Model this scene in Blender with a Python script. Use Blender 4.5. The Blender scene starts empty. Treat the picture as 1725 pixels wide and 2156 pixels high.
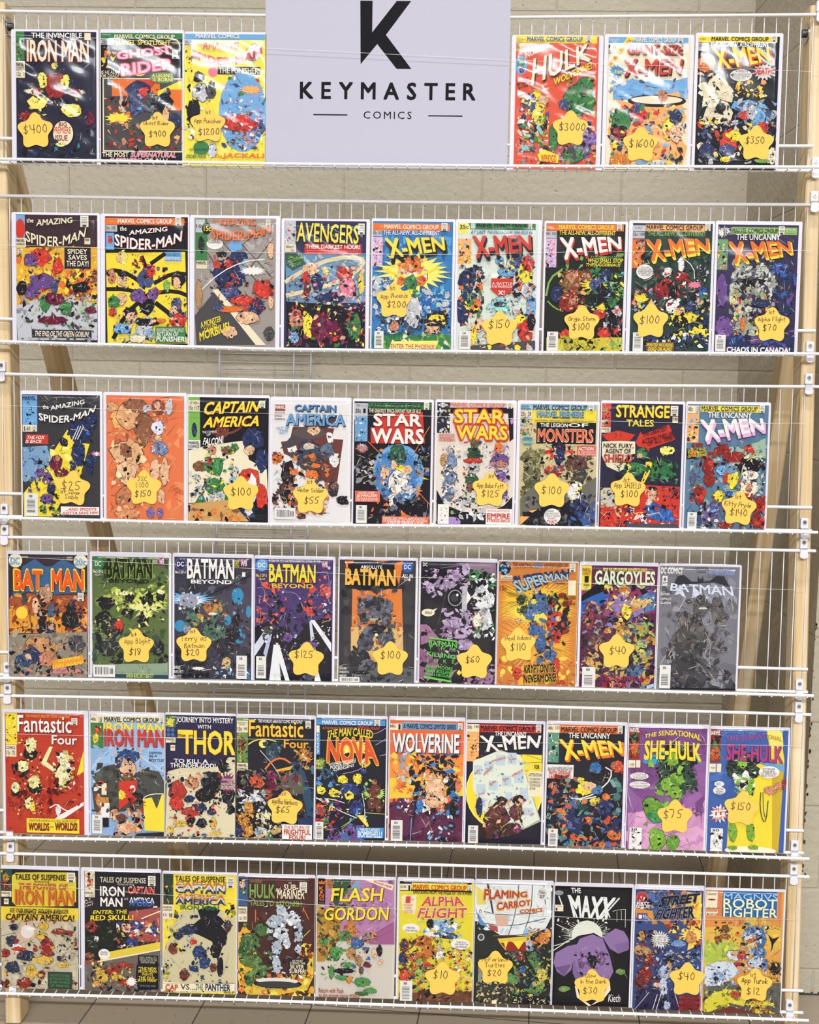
import bpy, math, random
from mathutils import Matrix, Vector
sc = bpy.context.scene
C = sc.collection
# ---------------------------------------------------------------- camera, world, lights, exposure
TAU = math.radians(2.5)                      # the display rack leans back by this much
RACK = Matrix.Translation((0, 0, 1.383)) @ Matrix.Rotation(-TAU, 4, 'X')   # rack frame -> room
cam = bpy.data.objects.new('camera', bpy.data.cameras.new('camera'))
C.objects.link(cam)
cam.data.sensor_fit = 'HORIZONTAL'; cam.data.sensor_width = 36.0; cam.data.lens = 36.0 * 2520.18 / 1725.0
cam.data.clip_start = 0.05
cam.matrix_world = RACK @ Matrix([[0.999507, -0.018612, 0.025276, 0.1], [0.026674, 0.079154, -0.996505, -2.568642], [0.016547, 0.996689, 0.079611, 0.0], [0.0, 0.0, 0.0, 1.0]])
sc.camera = cam
w = bpy.data.worlds.new('hall'); sc.world = w; w.use_nodes = True
w.node_tree.nodes['Background'].inputs['Color'].default_value = (0.95, 0.93, 1.0, 1)
w.node_tree.nodes['Background'].inputs['Strength'].default_value = 0.08
def lamp(name, loc, target, sx, sy, watts, col=(0.95, 0.975, 1.0), spread=180):
    l = bpy.data.lights.new(name, 'AREA'); l.shape = 'RECTANGLE'; l.size = sx; l.size_y = sy
    l.energy = watts; l.color = col; l.spread = math.radians(spread)
    o = bpy.data.objects.new(name, l); C.objects.link(o); o.location = loc
    d = Vector(target) - Vector(loc)
    o.rotation_euler = d.to_track_quat('-Z', 'Y').to_euler()
lamp('ceiling_light', (0.1, -1.6, 6.0), (0.1, -1.6, 0), 3.4, 0.25, 225)
lamp('ceiling_light', (0.6, -6.0, 4.27), (0.6, -6.0, 0), 7.0, 0.25, 850)
lamp('ceiling_light', (0.6, -11.0, 4.27), (0.6, -11.0, 0), 7.0, 0.25, 760)
sc.view_settings.view_transform = 'Standard'; sc.view_settings.look = 'None'
sc.view_settings.gamma = 1.0; sc.view_settings.exposure = 0.0; sc.view_settings.use_curve_mapping = False
# ---------------------------------------------------------------- helpers
def lin(c):
    c /= 255.0
    return c / 12.92 if c <= 0.04045 else ((c + 0.055) / 1.055) ** 2.4
PAL = dict(K='1e1c22', k='2b2838', W='e8e2da', C='e6d9b8', c='d8c9a0', Y='ead23a', y='f0e06a', G='e0a838', O='e0702f', R='c93a2c', r='8e2a26',
    M='7a3060', P='6a4a86', p='a98bc0', B='2f5fa8', b='6fa3cf', N='2a3358', n='45507c', V='3d7a45', v='7aab4e', g='8a8a8c', l='bdbdc0', d='4a4848',
    T='b08a5a', t='7a5434', s='e0b08a', S='c08060', F='d8b0d0', f='e07a90', Q='2f8a8a', q='8cc6c4', o='f0a860', m='6b1f3a')
PAL['E06030'] = 'e06030'
def rgb(h, gain=0.97):
    h = PAL.get(h, h)
    return tuple(min(0.86, lin(int(h[i:i + 2], 16)) * gain) for i in (0, 2, 4)) + (1.0,)
def mat(name, col, rough=0.6, metal=0.0, bump=0.0, bscale=200.0, var=0.0, vscale=(8, 8, 8), spec=0.5):
    m = bpy.data.materials.new(name); m.use_nodes = True
    nt = m.node_tree; b = nt.nodes['Principled BSDF']
    b.inputs['Roughness'].default_value = rough; b.inputs['Metallic'].default_value = metal
    b.inputs['Specular IOR Level'].default_value = spec
    c = rgb(col) if isinstance(col, str) else col
    b.inputs['Base Color'].default_value = c
    if var or bump:
        tc = nt.nodes.new('ShaderNodeTexCoord'); mp = nt.nodes.new('ShaderNodeMapping')
        mp.inputs['Scale'].default_value = vscale
        nt.links.new(tc.outputs['Object'], mp.inputs['Vector'])
    if var:
        n = nt.nodes.new('ShaderNodeTexNoise'); n.inputs['Scale'].default_value = 1.0; n.inputs['Detail'].default_value = 6
        r = nt.nodes.new('ShaderNodeMix'); r.data_type = 'RGBA'
        r.inputs['A'].default_value = tuple(x * (1 - var) for x in c[:3]) + (1,); r.inputs['B'].default_value = tuple(min(.9, x * (1 + var)) for x in c[:3]) + (1,)
        nt.links.new(mp.outputs['Vector'], n.inputs['Vector']); nt.links.new(n.outputs['Fac'], r.inputs['Factor'])
        nt.links.new(r.outputs['Result'], b.inputs['Base Color'])
    if bump:
        n2 = nt.nodes.new('ShaderNodeTexNoise'); n2.inputs['Scale'].default_value = bscale; n2.inputs['Detail'].default_value = 4
        bp = nt.nodes.new('ShaderNodeBump'); bp.inputs['Strength'].default_value = bump; bp.inputs['Distance'].default_value = 0.01
        nt.links.new(tc.outputs['Object'], n2.inputs['Vector']); nt.links.new(n2.outputs['Fac'], bp.inputs['Height'])
        nt.links.new(bp.outputs['Normal'], b.inputs['Normal'])
    return m
class MB:
    def __init__(s): s.v = []; s.f = []; s.mi = []; s.sm = []
    def add(s, vs, fs, mi=0, sm=False):
        o = len(s.v); s.v += [tuple(p) for p in vs]
        for f in fs: s.f.append([i + o for i in f]); s.mi.append(mi); s.sm.append(sm)
    def box(s, a, b, mi=0):
        x0, y0, z0 = a; x1, y1, z1 = b
        s.add([(x0,y0,z0),(x1,y0,z0),(x1,y1,z0),(x0,y1,z0),(x0,y0,z1),(x1,y0,z1),(x1,y1,z1),(x0,y1,z1)],
              [(0,3,2,1),(4,5,6,7),(0,1,5,4),(1,2,6,5),(2,3,7,6),(3,0,4,7)], mi)
    def bevbox(s, a, b, e, mi=0):
        # box with chamfered long (z) edges
        x0, y0, z0 = a; x1, y1, z1 = b
        ring = [(x0+e,y0),(x1-e,y0),(x1,y0+e),(x1,y1-e),(x1-e,y1),(x0+e,y1),(x0,y1-e),(x0,y0+e)]
        n = 8
        s.add([(x,y,z0) for x,y in ring] + [(x,y,z1) for x,y in ring],
              [(i,(i+1)%n,n+(i+1)%n,n+i) for i in range(n)] + [tuple(range(n-1,-1,-1)), tuple(range(n,2*n))], mi)
    def tube(s, pts, r, n=8, mi=0, caps=True):
        pts = [Vector(p) for p in pts]; rings = []
        for i, p in enumerate(pts):
            d = (pts[min(i+1, len(pts)-1)] - pts[max(i-1, 0)]).normalized()
            up = Vector((0,0,1)) if abs(d.z) < 0.9 else Vector((0,1,0))
            a = d.cross(up).normalized(); b = a.cross(d).normalized()
            rings.append([p + a*r*math.cos(2*math.pi*k/n) + b*r*math.sin(2*math.pi*k/n) for k in range(n)])
        vs = [v for rg in rings for v in rg]; fs = []
        for i in range(len(pts)-1):
            for k in range(n):
                fs.append((i*n+k, i*n+(k+1)%n, (i+1)*n+(k+1)%n, (i+1)*n+k))
        s.add(vs, fs, mi, True)
        if caps:
            s.add(rings[0], [tuple(range(n))], mi); s.add(rings[-1], [tuple(range(n-1,-1,-1))], mi)
    def prism(s, poly, y0, y1, mi=0):
        n = len(poly)
        s.add([(x,y0,z) for x,z in poly] + [(x,y1,z) for x,z in poly],
              [tuple(range(n)), tuple(range(2*n-1,n-1,-1))] + [(i,n+i,n+(i+1)%n,(i+1)%n) for i in range(n)], mi)
    def obj(s, name, mats, parent=None, mw=None):
        me = bpy.data.meshes.new(name); me.from_pydata(s.v, [], s.f)
        me.polygons.foreach_set('material_index', s.mi); me.polygons.foreach_set('use_smooth', s.sm)
        for m in (mats if isinstance(mats, (list, tuple)) else [mats]): me.materials.append(m)
        me.update()
        o = bpy.data.objects.new(name, me); C.objects.link(o)
        if parent: o.parent = parent
        if mw is not None: o.matrix_world = mw
        return o
def thing(name, label, cat, mw, group=None):
    o = bpy.data.objects.new(name, None); C.objects.link(o); o.empty_display_size = 0.05
    o.matrix_world = mw; o['label'] = label; o['category'] = cat
    if group: o['group'] = group
    return o
def tag(o, label, cat, group=None):
    o['label'] = label; o['category'] = cat
    if group: o['group'] = group
    return o
def at(x, y, z): return RACK @ Matrix.Translation((x, y, z))
# ---------------------------------------------------------------- materials
M_wire = mat('white vinyl coated wire', (0.78, 0.77, 0.78, 1), 0.35)
M_board = mat('white backing board', 'e0dce6', 0.55, var=0.02, vscale=(9, 9, 9))
M_sign = mat('white sign card', 'b6b2c0', 0.6, var=0.015, vscale=(3, 3, 3))
M_ink = mat('black ink', '141318', 0.6, spec=0.1)
M_plastic = mat('white clip plastic', 'e2dfe4', 0.4)
M_steel = mat('zinc steel', (0.42, 0.42, 0.43, 1), 0.3, 1.0)
M_darksteel = mat('dark steel', (0.10, 0.10, 0.11, 1), 0.35, 1.0)
M_paper = mat('page edges', 'e0d8c4', 0.8)
M_star = mat('orange star paper', 'fcc250', 0.7, var=0.03, vscale=(30, 30, 30))
M_pen = mat('black pen', '1b1a1c', 0.6)
M_seam = mat('card seam grey', 'bdb9c6', 0.6)
def wood():
    m = mat('pine lumber', 'd2b483', 0.62)
    nt = m.node_tree; b = nt.nodes['Principled BSDF']
    tc = nt.nodes.new('ShaderNodeTexCoord'); mp = nt.nodes.new('ShaderNodeMapping'); mp.inputs['Scale'].default_value = (60, 60, 2.2)
    n = nt.nodes.new('ShaderNodeTexNoise'); n.inputs['Scale'].default_value = 1.0; n.inputs['Detail'].default_value = 5; n.inputs['Distortion'].default_value = 0.4
    mp2 = nt.nodes.new('ShaderNodeMapping'); mp2.inputs['Scale'].default_value = (14, 14, 3.0)
    vo = nt.nodes.new('ShaderNodeTexVoronoi'); vo.inputs['Scale'].default_value = 1.0
    cr = nt.nodes.new('ShaderNodeValToRGB')
    cr.color_ramp.elements[0].position = 0.3; cr.color_ramp.elements[0].color = rgb('cfae7a')
    cr.color_ramp.elements[1].position = 0.7; cr.color_ramp.elements[1].color = rgb('ecd9b6')
    kr = nt.nodes.new('ShaderNodeValToRGB'); kr.color_ramp.elements[0].position = 0.035; kr.color_ramp.elements[0].color = (0.16, 0.08, 0.035, 1)
    kr.color_ramp.elements[1].position = 0.10; kr.color_ramp.elements[1].color = (1, 1, 1, 1)
    mx = nt.nodes.new('ShaderNodeMix'); mx.data_type = 'RGBA'; mx.blend_type = 'MULTIPLY'; mx.inputs['Factor'].default_value = 0.9
    L = nt.links.new
    L(tc.outputs['Object'], mp.inputs['Vector']); L(mp.outputs['Vector'], n.inputs['Vector']); L(n.outputs['Fac'], cr.inputs['Fac'])
    L(tc.outputs['Object'], mp2.inputs['Vector']); L(mp2.outputs['Vector'], vo.inputs['Vector']); L(vo.outputs['Distance'], kr.inputs['Fac'])
    L(cr.outputs['Color'], mx.inputs['A']); L(kr.outputs['Color'], mx.inputs['B']); L(mx.outputs['Result'], b.inputs['Base Color'])
    return m
M_wood = wood()
def wallmat():
    m = mat('painted concrete block', 'bdb29c', 0.7)
    nt = m.node_tree; b = nt.nodes['Principled BSDF']; L = nt.links.new
    tc = nt.nodes.new('ShaderNodeTexCoord'); sx = nt.nodes.new('ShaderNodeSeparateXYZ'); cb = nt.nodes.new('ShaderNodeCombineXYZ')
    L(tc.outputs['Object'], sx.inputs['Vector'])
    ax = nt.nodes.new('ShaderNodeMath'); ax.operation = 'ADD'; ax.inputs[1].default_value = 7.5156
    az = nt.nodes.new('ShaderNodeMath'); az.operation = 'ADD'; az.inputs[1].default_value = 1.1541
    L(sx.outputs['X'], ax.inputs[0]); L(sx.outputs['Z'], az.inputs[0]); L(ax.outputs[0], cb.inputs['X']); L(az.outputs[0], cb.inputs['Y'])
    br = nt.nodes.new('ShaderNodeTexBrick'); br.inputs['Scale'].default_value = 1.0
    br.inputs['Brick Width'].default_value = 0.4064; br.inputs['Row Height'].default_value = 0.2032
    br.inputs['Mortar Size'].default_value = 0.0045; br.inputs['Mortar Smooth'].default_value = 0.6
    br.inputs['Color1'].default_value = rgb('bfb49e'); br.inputs['Color2'].default_value = rgb('bab09a'); br.inputs['Mortar'].default_value = rgb('b6ab95')
    L(cb.outputs['Vector'], br.inputs['Vector'])
    n = nt.nodes.new('ShaderNodeTexNoise'); n.inputs['Scale'].default_value = 55; n.inputs['Detail'].default_value = 5
    L(tc.outputs['Object'], n.inputs['Vector'])
    v = nt.nodes.new('ShaderNodeTexVoronoi'); v.inputs['Scale'].default_value = 38
    vr = nt.nodes.new('ShaderNodeMapRange'); vr.inputs['From Min'].default_value = 0.03; vr.inputs['From Max'].default_value = 0.13
    nd = nt.nodes.new('ShaderNodeTexNoise'); nd.inputs['Scale'].default_value = 30; nd.inputs['Detail'].default_value = 3; L(tc.outputs['Object'], nd.inputs['Vector'])
    wp = nt.nodes.new('ShaderNodeMix'); wp.data_type = 'VECTOR'; wp.inputs['Factor'].default_value = 0.03; L(tc.outputs['Object'], wp.inputs['A']); L(nd.outputs['Color'], wp.inputs['B']); L(wp.outputs['Result'], v.inputs['Vector'])
    v.inputs['Randomness'].default_value = 1.0; L(v.outputs['Distance'], vr.inputs['Value'])
    a1 = nt.nodes.new('ShaderNodeMath'); a1.operation = 'MULTIPLY_ADD'; a1.inputs[1].default_value = 1.6
    L(n.outputs['Fac'], a1.inputs[0]); L(vr.outputs['Result'], a1.inputs[2])
    a2 = nt.nodes.new('ShaderNodeMath'); a2.operation = 'MULTIPLY_ADD'; a2.inputs[1].default_value = -0.8
    L(br.outputs['Fac'], a2.inputs[0]); L(a1.outputs[0], a2.inputs[2])
    bp = nt.nodes.new('ShaderNodeBump'); bp.inputs['Strength'].default_value = 0.55; bp.inputs['Distance'].default_value = 0.004
    L(a2.outputs[0], bp.inputs['Height']); L(bp.outputs['Normal'], b.inputs['Normal'])
    n3 = nt.nodes.new('ShaderNodeTexNoise'); n3.inputs['Scale'].default_value = 2.5; n3.inputs['Detail'].default_value = 3; L(tc.outputs['Object'], n3.inputs['Vector'])
    mr = nt.nodes.new('ShaderNodeMapRange'); mr.inputs['To Min'].default_value = 0.9; mr.inputs['To Max'].default_value = 1.08; L(n3.outputs['Fac'], mr.inputs['Value'])
    mx = nt.nodes.new('ShaderNodeMix'); mx.data_type = 'RGBA'; mx.blend_type = 'MULTIPLY'; mx.inputs['Factor'].default_value = 1
    L(br.outputs['Color'], mx.inputs['A']); L(mr.outputs['Result'], mx.inputs['B']); L(mx.outputs['Result'], b.inputs['Base Color'])
    return m
M_wall = wallmat()
def floormat():
    m = mat('worn floor tile', 'a2937c', 0.5)
    nt = m.node_tree; b = nt.nodes['Principled BSDF']; L = nt.links.new
    tc = nt.nodes.new('ShaderNodeTexCoord'); mp = nt.nodes.new('ShaderNodeMapping'); mp.inputs['Location'].default_value = (0.1835, -0.054, 0); mp.inputs['Rotation'].default_value = (0, 0, math.radians(5.1))
    L(tc.outputs['Object'], mp.inputs['Vector'])
    br = nt.nodes.new('ShaderNodeTexBrick'); br.offset = 0.0; br.inputs['Scale'].default_value = 1.0
    br.inputs['Brick Width'].default_value = 0.253; br.inputs['Row Height'].default_value = 0.253; br.inputs['Mortar Size'].default_value = 0.0016
    br.inputs['Color1'].default_value = rgb('a69783'); br.inputs['Color2'].default_value = rgb('a0917d'); br.inputs['Mortar'].default_value = rgb('453e35')
    L(mp.outputs['Vector'], br.inputs['Vector'])
    n = nt.nodes.new('ShaderNodeTexNoise'); n.inputs['Scale'].default_value = 90; n.inputs['Detail'].default_value = 3; L(tc.outputs['Object'], n.inputs['Vector'])
    cr = nt.nodes.new('ShaderNodeValToRGB'); cr.color_ramp.elements[0].position = 0.24; cr.color_ramp.elements[0].color = (0.25, 0.22, 0.2, 1)
    cr.color_ramp.elements[1].position = 0.33; cr.color_ramp.elements[1].color = (1, 1, 1, 1); L(n.outputs['Fac'], cr.inputs['Fac'])
    mx = nt.nodes.new('ShaderNodeMix'); mx.data_type = 'RGBA'; mx.blend_type = 'MULTIPLY'; mx.inputs['Factor'].default_value = 1
    L(br.outputs['Color'], mx.inputs['A']); L(cr.outputs['Color'], mx.inputs['B']); L(mx.outputs['Result'], b.inputs['Base Color'])
    return m
M_floor = floormat()
def printmat():
    m = mat('printed cover ink', (0.5, 0.5, 0.5, 1), 0.5, spec=0.12)
    nt = m.node_tree; a = nt.nodes.new('ShaderNodeAttribute'); a.attribute_name = 'ink'
    nt.links.new(a.outputs['Color'], nt.nodes['Principled BSDF'].inputs['Base Color'])
    return m
M_print = printmat()
def sleevemat():
    m = bpy.data.materials.new('clear plastic sleeve'); m.use_nodes = True
    nt = m.node_tree; nt.nodes.clear(); L = nt.links.new
    out = nt.nodes.new('ShaderNodeOutputMaterial'); tr = nt.nodes.new('ShaderNodeBsdfTransparent'); tr.inputs['Color'].default_value = (0.985, 0.985, 0.99, 1)
    gl = nt.nodes.new('ShaderNodeBsdfGlossy'); gl.inputs['Roughness'].default_value = 0.08
    fr = nt.nodes.new('ShaderNodeFresnel'); ge = nt.nodes.new('ShaderNodeNewGeometry'); mi = nt.nodes.new('ShaderNodeMapRange')
    mi.inputs['To Min'].default_value = 1.30; mi.inputs['To Max'].default_value = 1 / 1.30    # a thin film: the same from both sides
    L(ge.outputs['Backfacing'], mi.inputs['Value']); L(mi.outputs['Result'], fr.inputs['IOR'])
    mx = nt.nodes.new('ShaderNodeMixShader'); L(fr.outputs['Fac'], mx.inputs['Fac']); L(tr.outputs[0], mx.inputs[1]); L(gl.outputs[0], mx.inputs[2])
    L(mx.outputs[0], out.inputs['Surface'])
    return m
M_sleeve = sleevemat()
# ---------------------------------------------------------------- room shell
YW = 1.030
def struct(o): o['kind'] = 'structure'; return o
b = MB(); b.box((-4, YW, -0.05), (4, YW + 0.2, 4.3)); struct(b.obj('wall_back', M_wall))
b = MB(); b.box((-4, -9, -0.1), (4, YW, 0)); struct(b.obj('floor', M_floor))
# chipped corner of the wall that steps forward on the right
rnd = random.Random(4)
XC, YCF = 0.976, 0.179
b = MB(); b.box((XC, YCF, 0), (4, YW, 4.2)); o = struct(b.obj('wall_right', M_wall))
chips = MB()
for i in range(46):
    z = rnd.uniform(0.3, 1.25); s = rnd.uniform(0.0015, 0.005)
    x = XC + rnd.choice([0.0, 0.0, 0.003, rnd.uniform(0, 0.06)])
    poly = [(x + s*rnd.uniform(.5,1)*math.cos(t), z + s*1.7*rnd.uniform(.5,1)*math.sin(t)) for t in (0, 1, 2.1, 3.2, 4.2, 5.2)]
    chips.prism([(max(p[0], XC - 0.0005), p[1]) for p in poly], YCF - 0.0007, YCF - 0.0001)
for i in range(14):
    x = XC + 0.004 + i*0.010; chips.prism([(x, 0.0005), (x+0.011, 0.0005), (x+0.010, 0.003+rnd.uniform(.001,.008)), (x+0.002, 0.003+rnd.uniform(.001,.011))], YCF - 0.0009, YCF - 0.0001)
chips.obj('chipped_paint', mat('bare dark block', '3a342c', 0.9), o)
# ---------------------------------------------------------------- rack lumber
def beam(name, label, p, q, wx, wy, cat='post'):
    # square-edged lumber whose axis runs from p (foot) to q (top), rack frame; wx across, wy in depth
    p, q = RACK @ Vector(p), RACK @ Vector(q)
    z = (q - p).normalized(); y = Vector((0, 1, 0)); x = y.cross(z).normalized(); y = z.cross(x)
    m = Matrix((x, y, z)).transposed().to_4x4(); m.translation = p
    b = MB(); b.bevbox((-wx/2, -wy/2, 0), (wx/2, wy/2, (q - p).length), 0.003)
    return tag(b.obj(name, M_wood, None, m), label, cat)
def floorpt(p, q):   # extend q->p down to the floor
    a, b_ = RACK @ Vector(p), RACK @ Vector(q); t = (a.z - 0.004) / (b_.z - a.z)
    r = a - (b_ - a) * t; return RACK.inverted() @ r
POSTY = 0.0375
lp, lq = (-0.842, POSTY, -1.33), (-0.8545, POSTY, 0.856)
rp, rq = (0.900, POSTY, -1.31), (0.8635, POSTY, 0.8625)
beam('wooden_post', 'pale pine upright post carrying the left ends of the wire shelves', floorpt(lp, lq), lq, 0.034, 0.062)
beam('wooden_post', 'pale pine upright post carrying the right ends of the wire shelves', floorpt(rp, rq), rq, 0.030, 0.062)
beam('brace_leg', 'pine back leg slanting down behind the left end of the rack', floorpt((-0.6192,0.7600,-1.2864), (-0.9135,0.0520,0.7935)), (-0.9135,0.0520,0.7935), 0.044, 0.060, 'brace')
beam('brace_leg', 'pine back leg slanting down behind the right end of the rack', floorpt((0.8987,0.7200,-1.2238), (0.9056,0.0570,0.7891)), (0.9056,0.0570,0.7891), 0.040, 0.060, 'brace')
def bolt(x, z, s, label):
    t = thing('hex_bolt', label, 'bolt', at(x, POSTY - 0.008, z))
    b = MB(); b.tube([(0, 0, 0), (s*0.002, 0, 0)], 0.020, 20); b.obj('washer', M_steel, t)
    b = MB(); b.tube([(s*0.002, 0, 0), (s*0.010, 0, 0)], 0.0085, 6); b.obj('bolt_head', M_darksteel, t)
bolt(-0.8362, 0.812, 1, 'steel bolt with wide washer near the top of the left post')
bolt(0.8492, 0.812, -1, 'steel bolt with wide washer near the top of the right post')
# ---------------------------------------------------------------- wire shelves
SH = [   # top rail (x, z), lip rail (x, z), right end of top rail, of lip rail, first wire x, pitch
    ([(-0.8442,0.8351),(-0.2829,0.8307),(0.2248,0.8308),(0.8508,0.8411)],[(-0.8350,0.5230),(-0.2658,0.5196),(0.2242,0.5206),(0.8540,0.5252)],0.8644,0.8675,-0.7899,0.02531),
    ([(-0.8483,0.4538),(-0.2500,0.4509),(0.3015,0.4505),(0.8566,0.4552)],[(-0.8391,0.1439),(-0.2530,0.1368),(0.2966,0.1381),(0.8841,0.1441)],0.8861,0.8890,-0.8045,0.02521),
    ([(-0.8524,0.0768),(-0.2572,0.0720),(0.2707,0.0712),(0.8627,0.0766)],[(-0.8431,-0.2312),(-0.2603,-0.2345),(0.2655,-0.2295),(0.8954,-0.2296)],0.8996,0.8974,-0.7725,0.02566),
    ([(-0.8562,-0.2768),(-0.3010,-0.2729),(0.2278,-0.2714),(0.9027,-0.2726)],[(-0.8469,-0.5802),(-0.2937,-0.5776),(0.2330,-0.5751),(0.9055,-0.5794)],0.9058,0.9035,-0.8186,0.02513),
    ([(-0.8600,-0.6272),(-0.3353,-0.6247),(0.1634,-0.6233),(0.9079,-0.6288)],[(-0.8507,-0.9352),(-0.3279,-0.9306),(0.1689,-0.9281),(0.9056,-0.9360)],0.9110,0.9097,-0.8152,0.02518),
    ([(-0.8639,-0.9838),(-0.3335,-0.9814),(0.1916,-0.9846),(0.9182,-0.9891)],[(-0.8546,-1.2894),(-0.3209,-1.2881),(0.1971,-1.2910),(0.9211,-1.2976)],0.9223,0.9241,-0.8125,0.02518),
]
ORD = ['top', 'second', 'third', 'fourth', 'fifth', 'bottom']
LIP, RR, RW, WY = 0.034, 0.0033, 0.00125, 0.0045
def zat(P, x):
    if x <= P[0][0]: i = 0
    elif x >= P[-1][0]: i = len(P) - 2
    else: i = max(k for k in range(len(P) - 1) if P[k][0] <= x)
    (x0, z0), (x1, z1) = P[i], P[i+1]
    return z0 + (z1 - z0) * (x - x0) / (x1 - x0)
XL = -0.925
def rail(P, x1, y, dz=0.0, x0=XL):
    xs = [x0] + [p[0] for p in P if x0 + .05 < p[0] < x1 - 0.05] + [x1]
    b = MB(); b.tube([(x, y, zat(P, x) + dz) for x in xs], RR, 10); return b
for i, (T, B, te, be, w0, pit) in enumerate(SH):
    zc = zat(B, 0); t = thing('wire_shelf', 'white wire shelf panel screwed upright to the posts, %s of the six' % (ORD[i] if i in (0, 5) else ORD[i] + ' from the top'), 'wire shelf', at(0, 0, zc), 'wire shelves of the rack')
    def put(b, name): o = b.obj(name, M_wire, t); o.data.transform(Matrix.Translation((0, 0, -zc)))
    put(rail(T, te, 0), 'rail'); put(rail(B, be - 0.004, 0, 0.050), 'rail')
    put(rail(B, be - 0.002, 0, 0), 'rail'); put(rail(B, be, -LIP, 0), 'rail')
    g = MB(); n0 = math.ceil((XL + 0.01 - w0) / pit); n1 = math.floor((te - 0.006 - w0) / pit)
    for k in range(n0, n1 + 1):
        x = w0 + k * pit; zb = zat(B, x); zt = zat(T, x)
        g.tube([(x, WY, zt + 0.002), (x, WY, zb + 0.001), (x, WY - 0.002, zb - 0.0036), (x, 0, zb - RR - RW + .0003), (x, -LIP, zb - RR - RW + .0003), (x, -LIP - 0.003, zb - RR - 0.0002)], RW, 6)
    put(g, 'wire_grid')
def clip(x, z, label):
    t = thing('shelf_clip', label, 'clip', at(x, 0, z), 'shelf clips')
    b = MB()
    b.prism([(-0.0075, 0.004), (0.0075, 0.004), (0.0075, 0.026), (0.006, 0.0275), (-0.006, 0.0275), (-0.0075, 0.026)], -0.0035, 0.0062)
    arc = [(-0.0072 + 0.0, 0.006)] + [(-0.0085*math.cos(a), -0.012 - 0.0045*math.sin(a)) for a in (0, .6, 1.2, 1.57, 1.95, 2.55, 3.14)] + [(0.0072, 0.006)]
    b.prism(arc, -0.0075, -0.0034); b.prism([(-0.0075, 0.006), (0.0075, 0.006), (0.0075, 0.0034), (-0.0075, 0.0034)], -0.0075, 0.002)
    b.obj('clip_body', M_plastic, t)
    b = MB(); b.tube([(0, -0.0035, 0.0185), (0, -0.0052, 0.0185)], 0.0042, 14); b.tube([(0, -0.0052, 0.0185), (0, -0.0054, 0.0185)], 0.0018, 4, 1); b.obj('screw', [M_steel, M_darksteel], t)
xr = lambda z: 0.8660 + (0.855 - z) * 0.0118
xl = lambda z: -0.8555 + (0.5 - z) * 0.0085
for i, (T, B, te, be, w0, pit) in enumerate(SH):
    for P, nm in ((T, 'top'), (B, 'bottom')):
        for side in (1, -1):
            x = xr(zat(P, .86)) if side > 0 else xl(zat(P, -.85))
            if side < 0 and i < 2: continue
            if side < 0: x += 0.004
            clip(x, zat(P, x), 'white screwed clip holding %s rail of %s wire shelf on %s post' % (nm, ORD[i], 'right' if side > 0 else 'left'))
# ---------------------------------------------------------------- spare wire shelf standing against the wall
M_oldwire = mat('dull grey coated wire', (0.46, 0.45, 0.45, 1), 0.45)
def spare():
    x0, x1, x2 = -0.5570, -0.3372, -0.2871; H = 1.66
    mw = Matrix.Translation((0, 0.80, 0.003)) @ Matrix.Rotation(math.radians(-6.5), 4, 'X')
    t = thing('wire_shelf', 'spare grey white wire shelf standing on end against the block wall behind the rack', 'wire shelf', mw)
    for x, y in ((x0, 0), (x1, 0), (x2, -0.0)):
        b = MB(); b.tube([(x, y, 0), (x, y, H)], 0.0033, 8); b.obj('rail', M_oldwire, t)
    b = MB(); n = int(H / 0.0254)
    for k in range(1, n): b.tube([(x0, 0.0042, k*0.0254), (x2, 0.0042, k*0.0254)], 0.0013, 6)
    b.obj('wire_grid', M_oldwire, t)
spare()
# ---------------------------------------------------------------- lettering
FONT_REQ = {}
def tkey(s, off): return (s, off)
def build_text(keys):
    objs = []
    for s, off in keys:
        cu = bpy.data.curves.new('t', 'FONT'); cu.body = s; cu.size = 1.0; cu.offset = off / 1000.0; cu.resolution_u = 2; cu.fill_mode = 'FRONT'
        o = bpy.data.objects.new('t', cu); C.objects.link(o); objs.append(o)
    dg = bpy.context.evaluated_depsgraph_get(); dg.update()
    for k, o in zip(keys, objs):
        me = bpy.data.meshes.new_from_object(o.evaluated_get(dg))
        vs = [(v.co.x, v.co.y) for v in me.vertices]; fs = [tuple(p.vertices) for p in me.polygons]
        FONT_REQ[k] = (vs, fs); bpy.data.meshes.remove(me)
    for o in objs:
        cu = o.data; bpy.data.objects.remove(o); bpy.data.curves.remove(cu)
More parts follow.
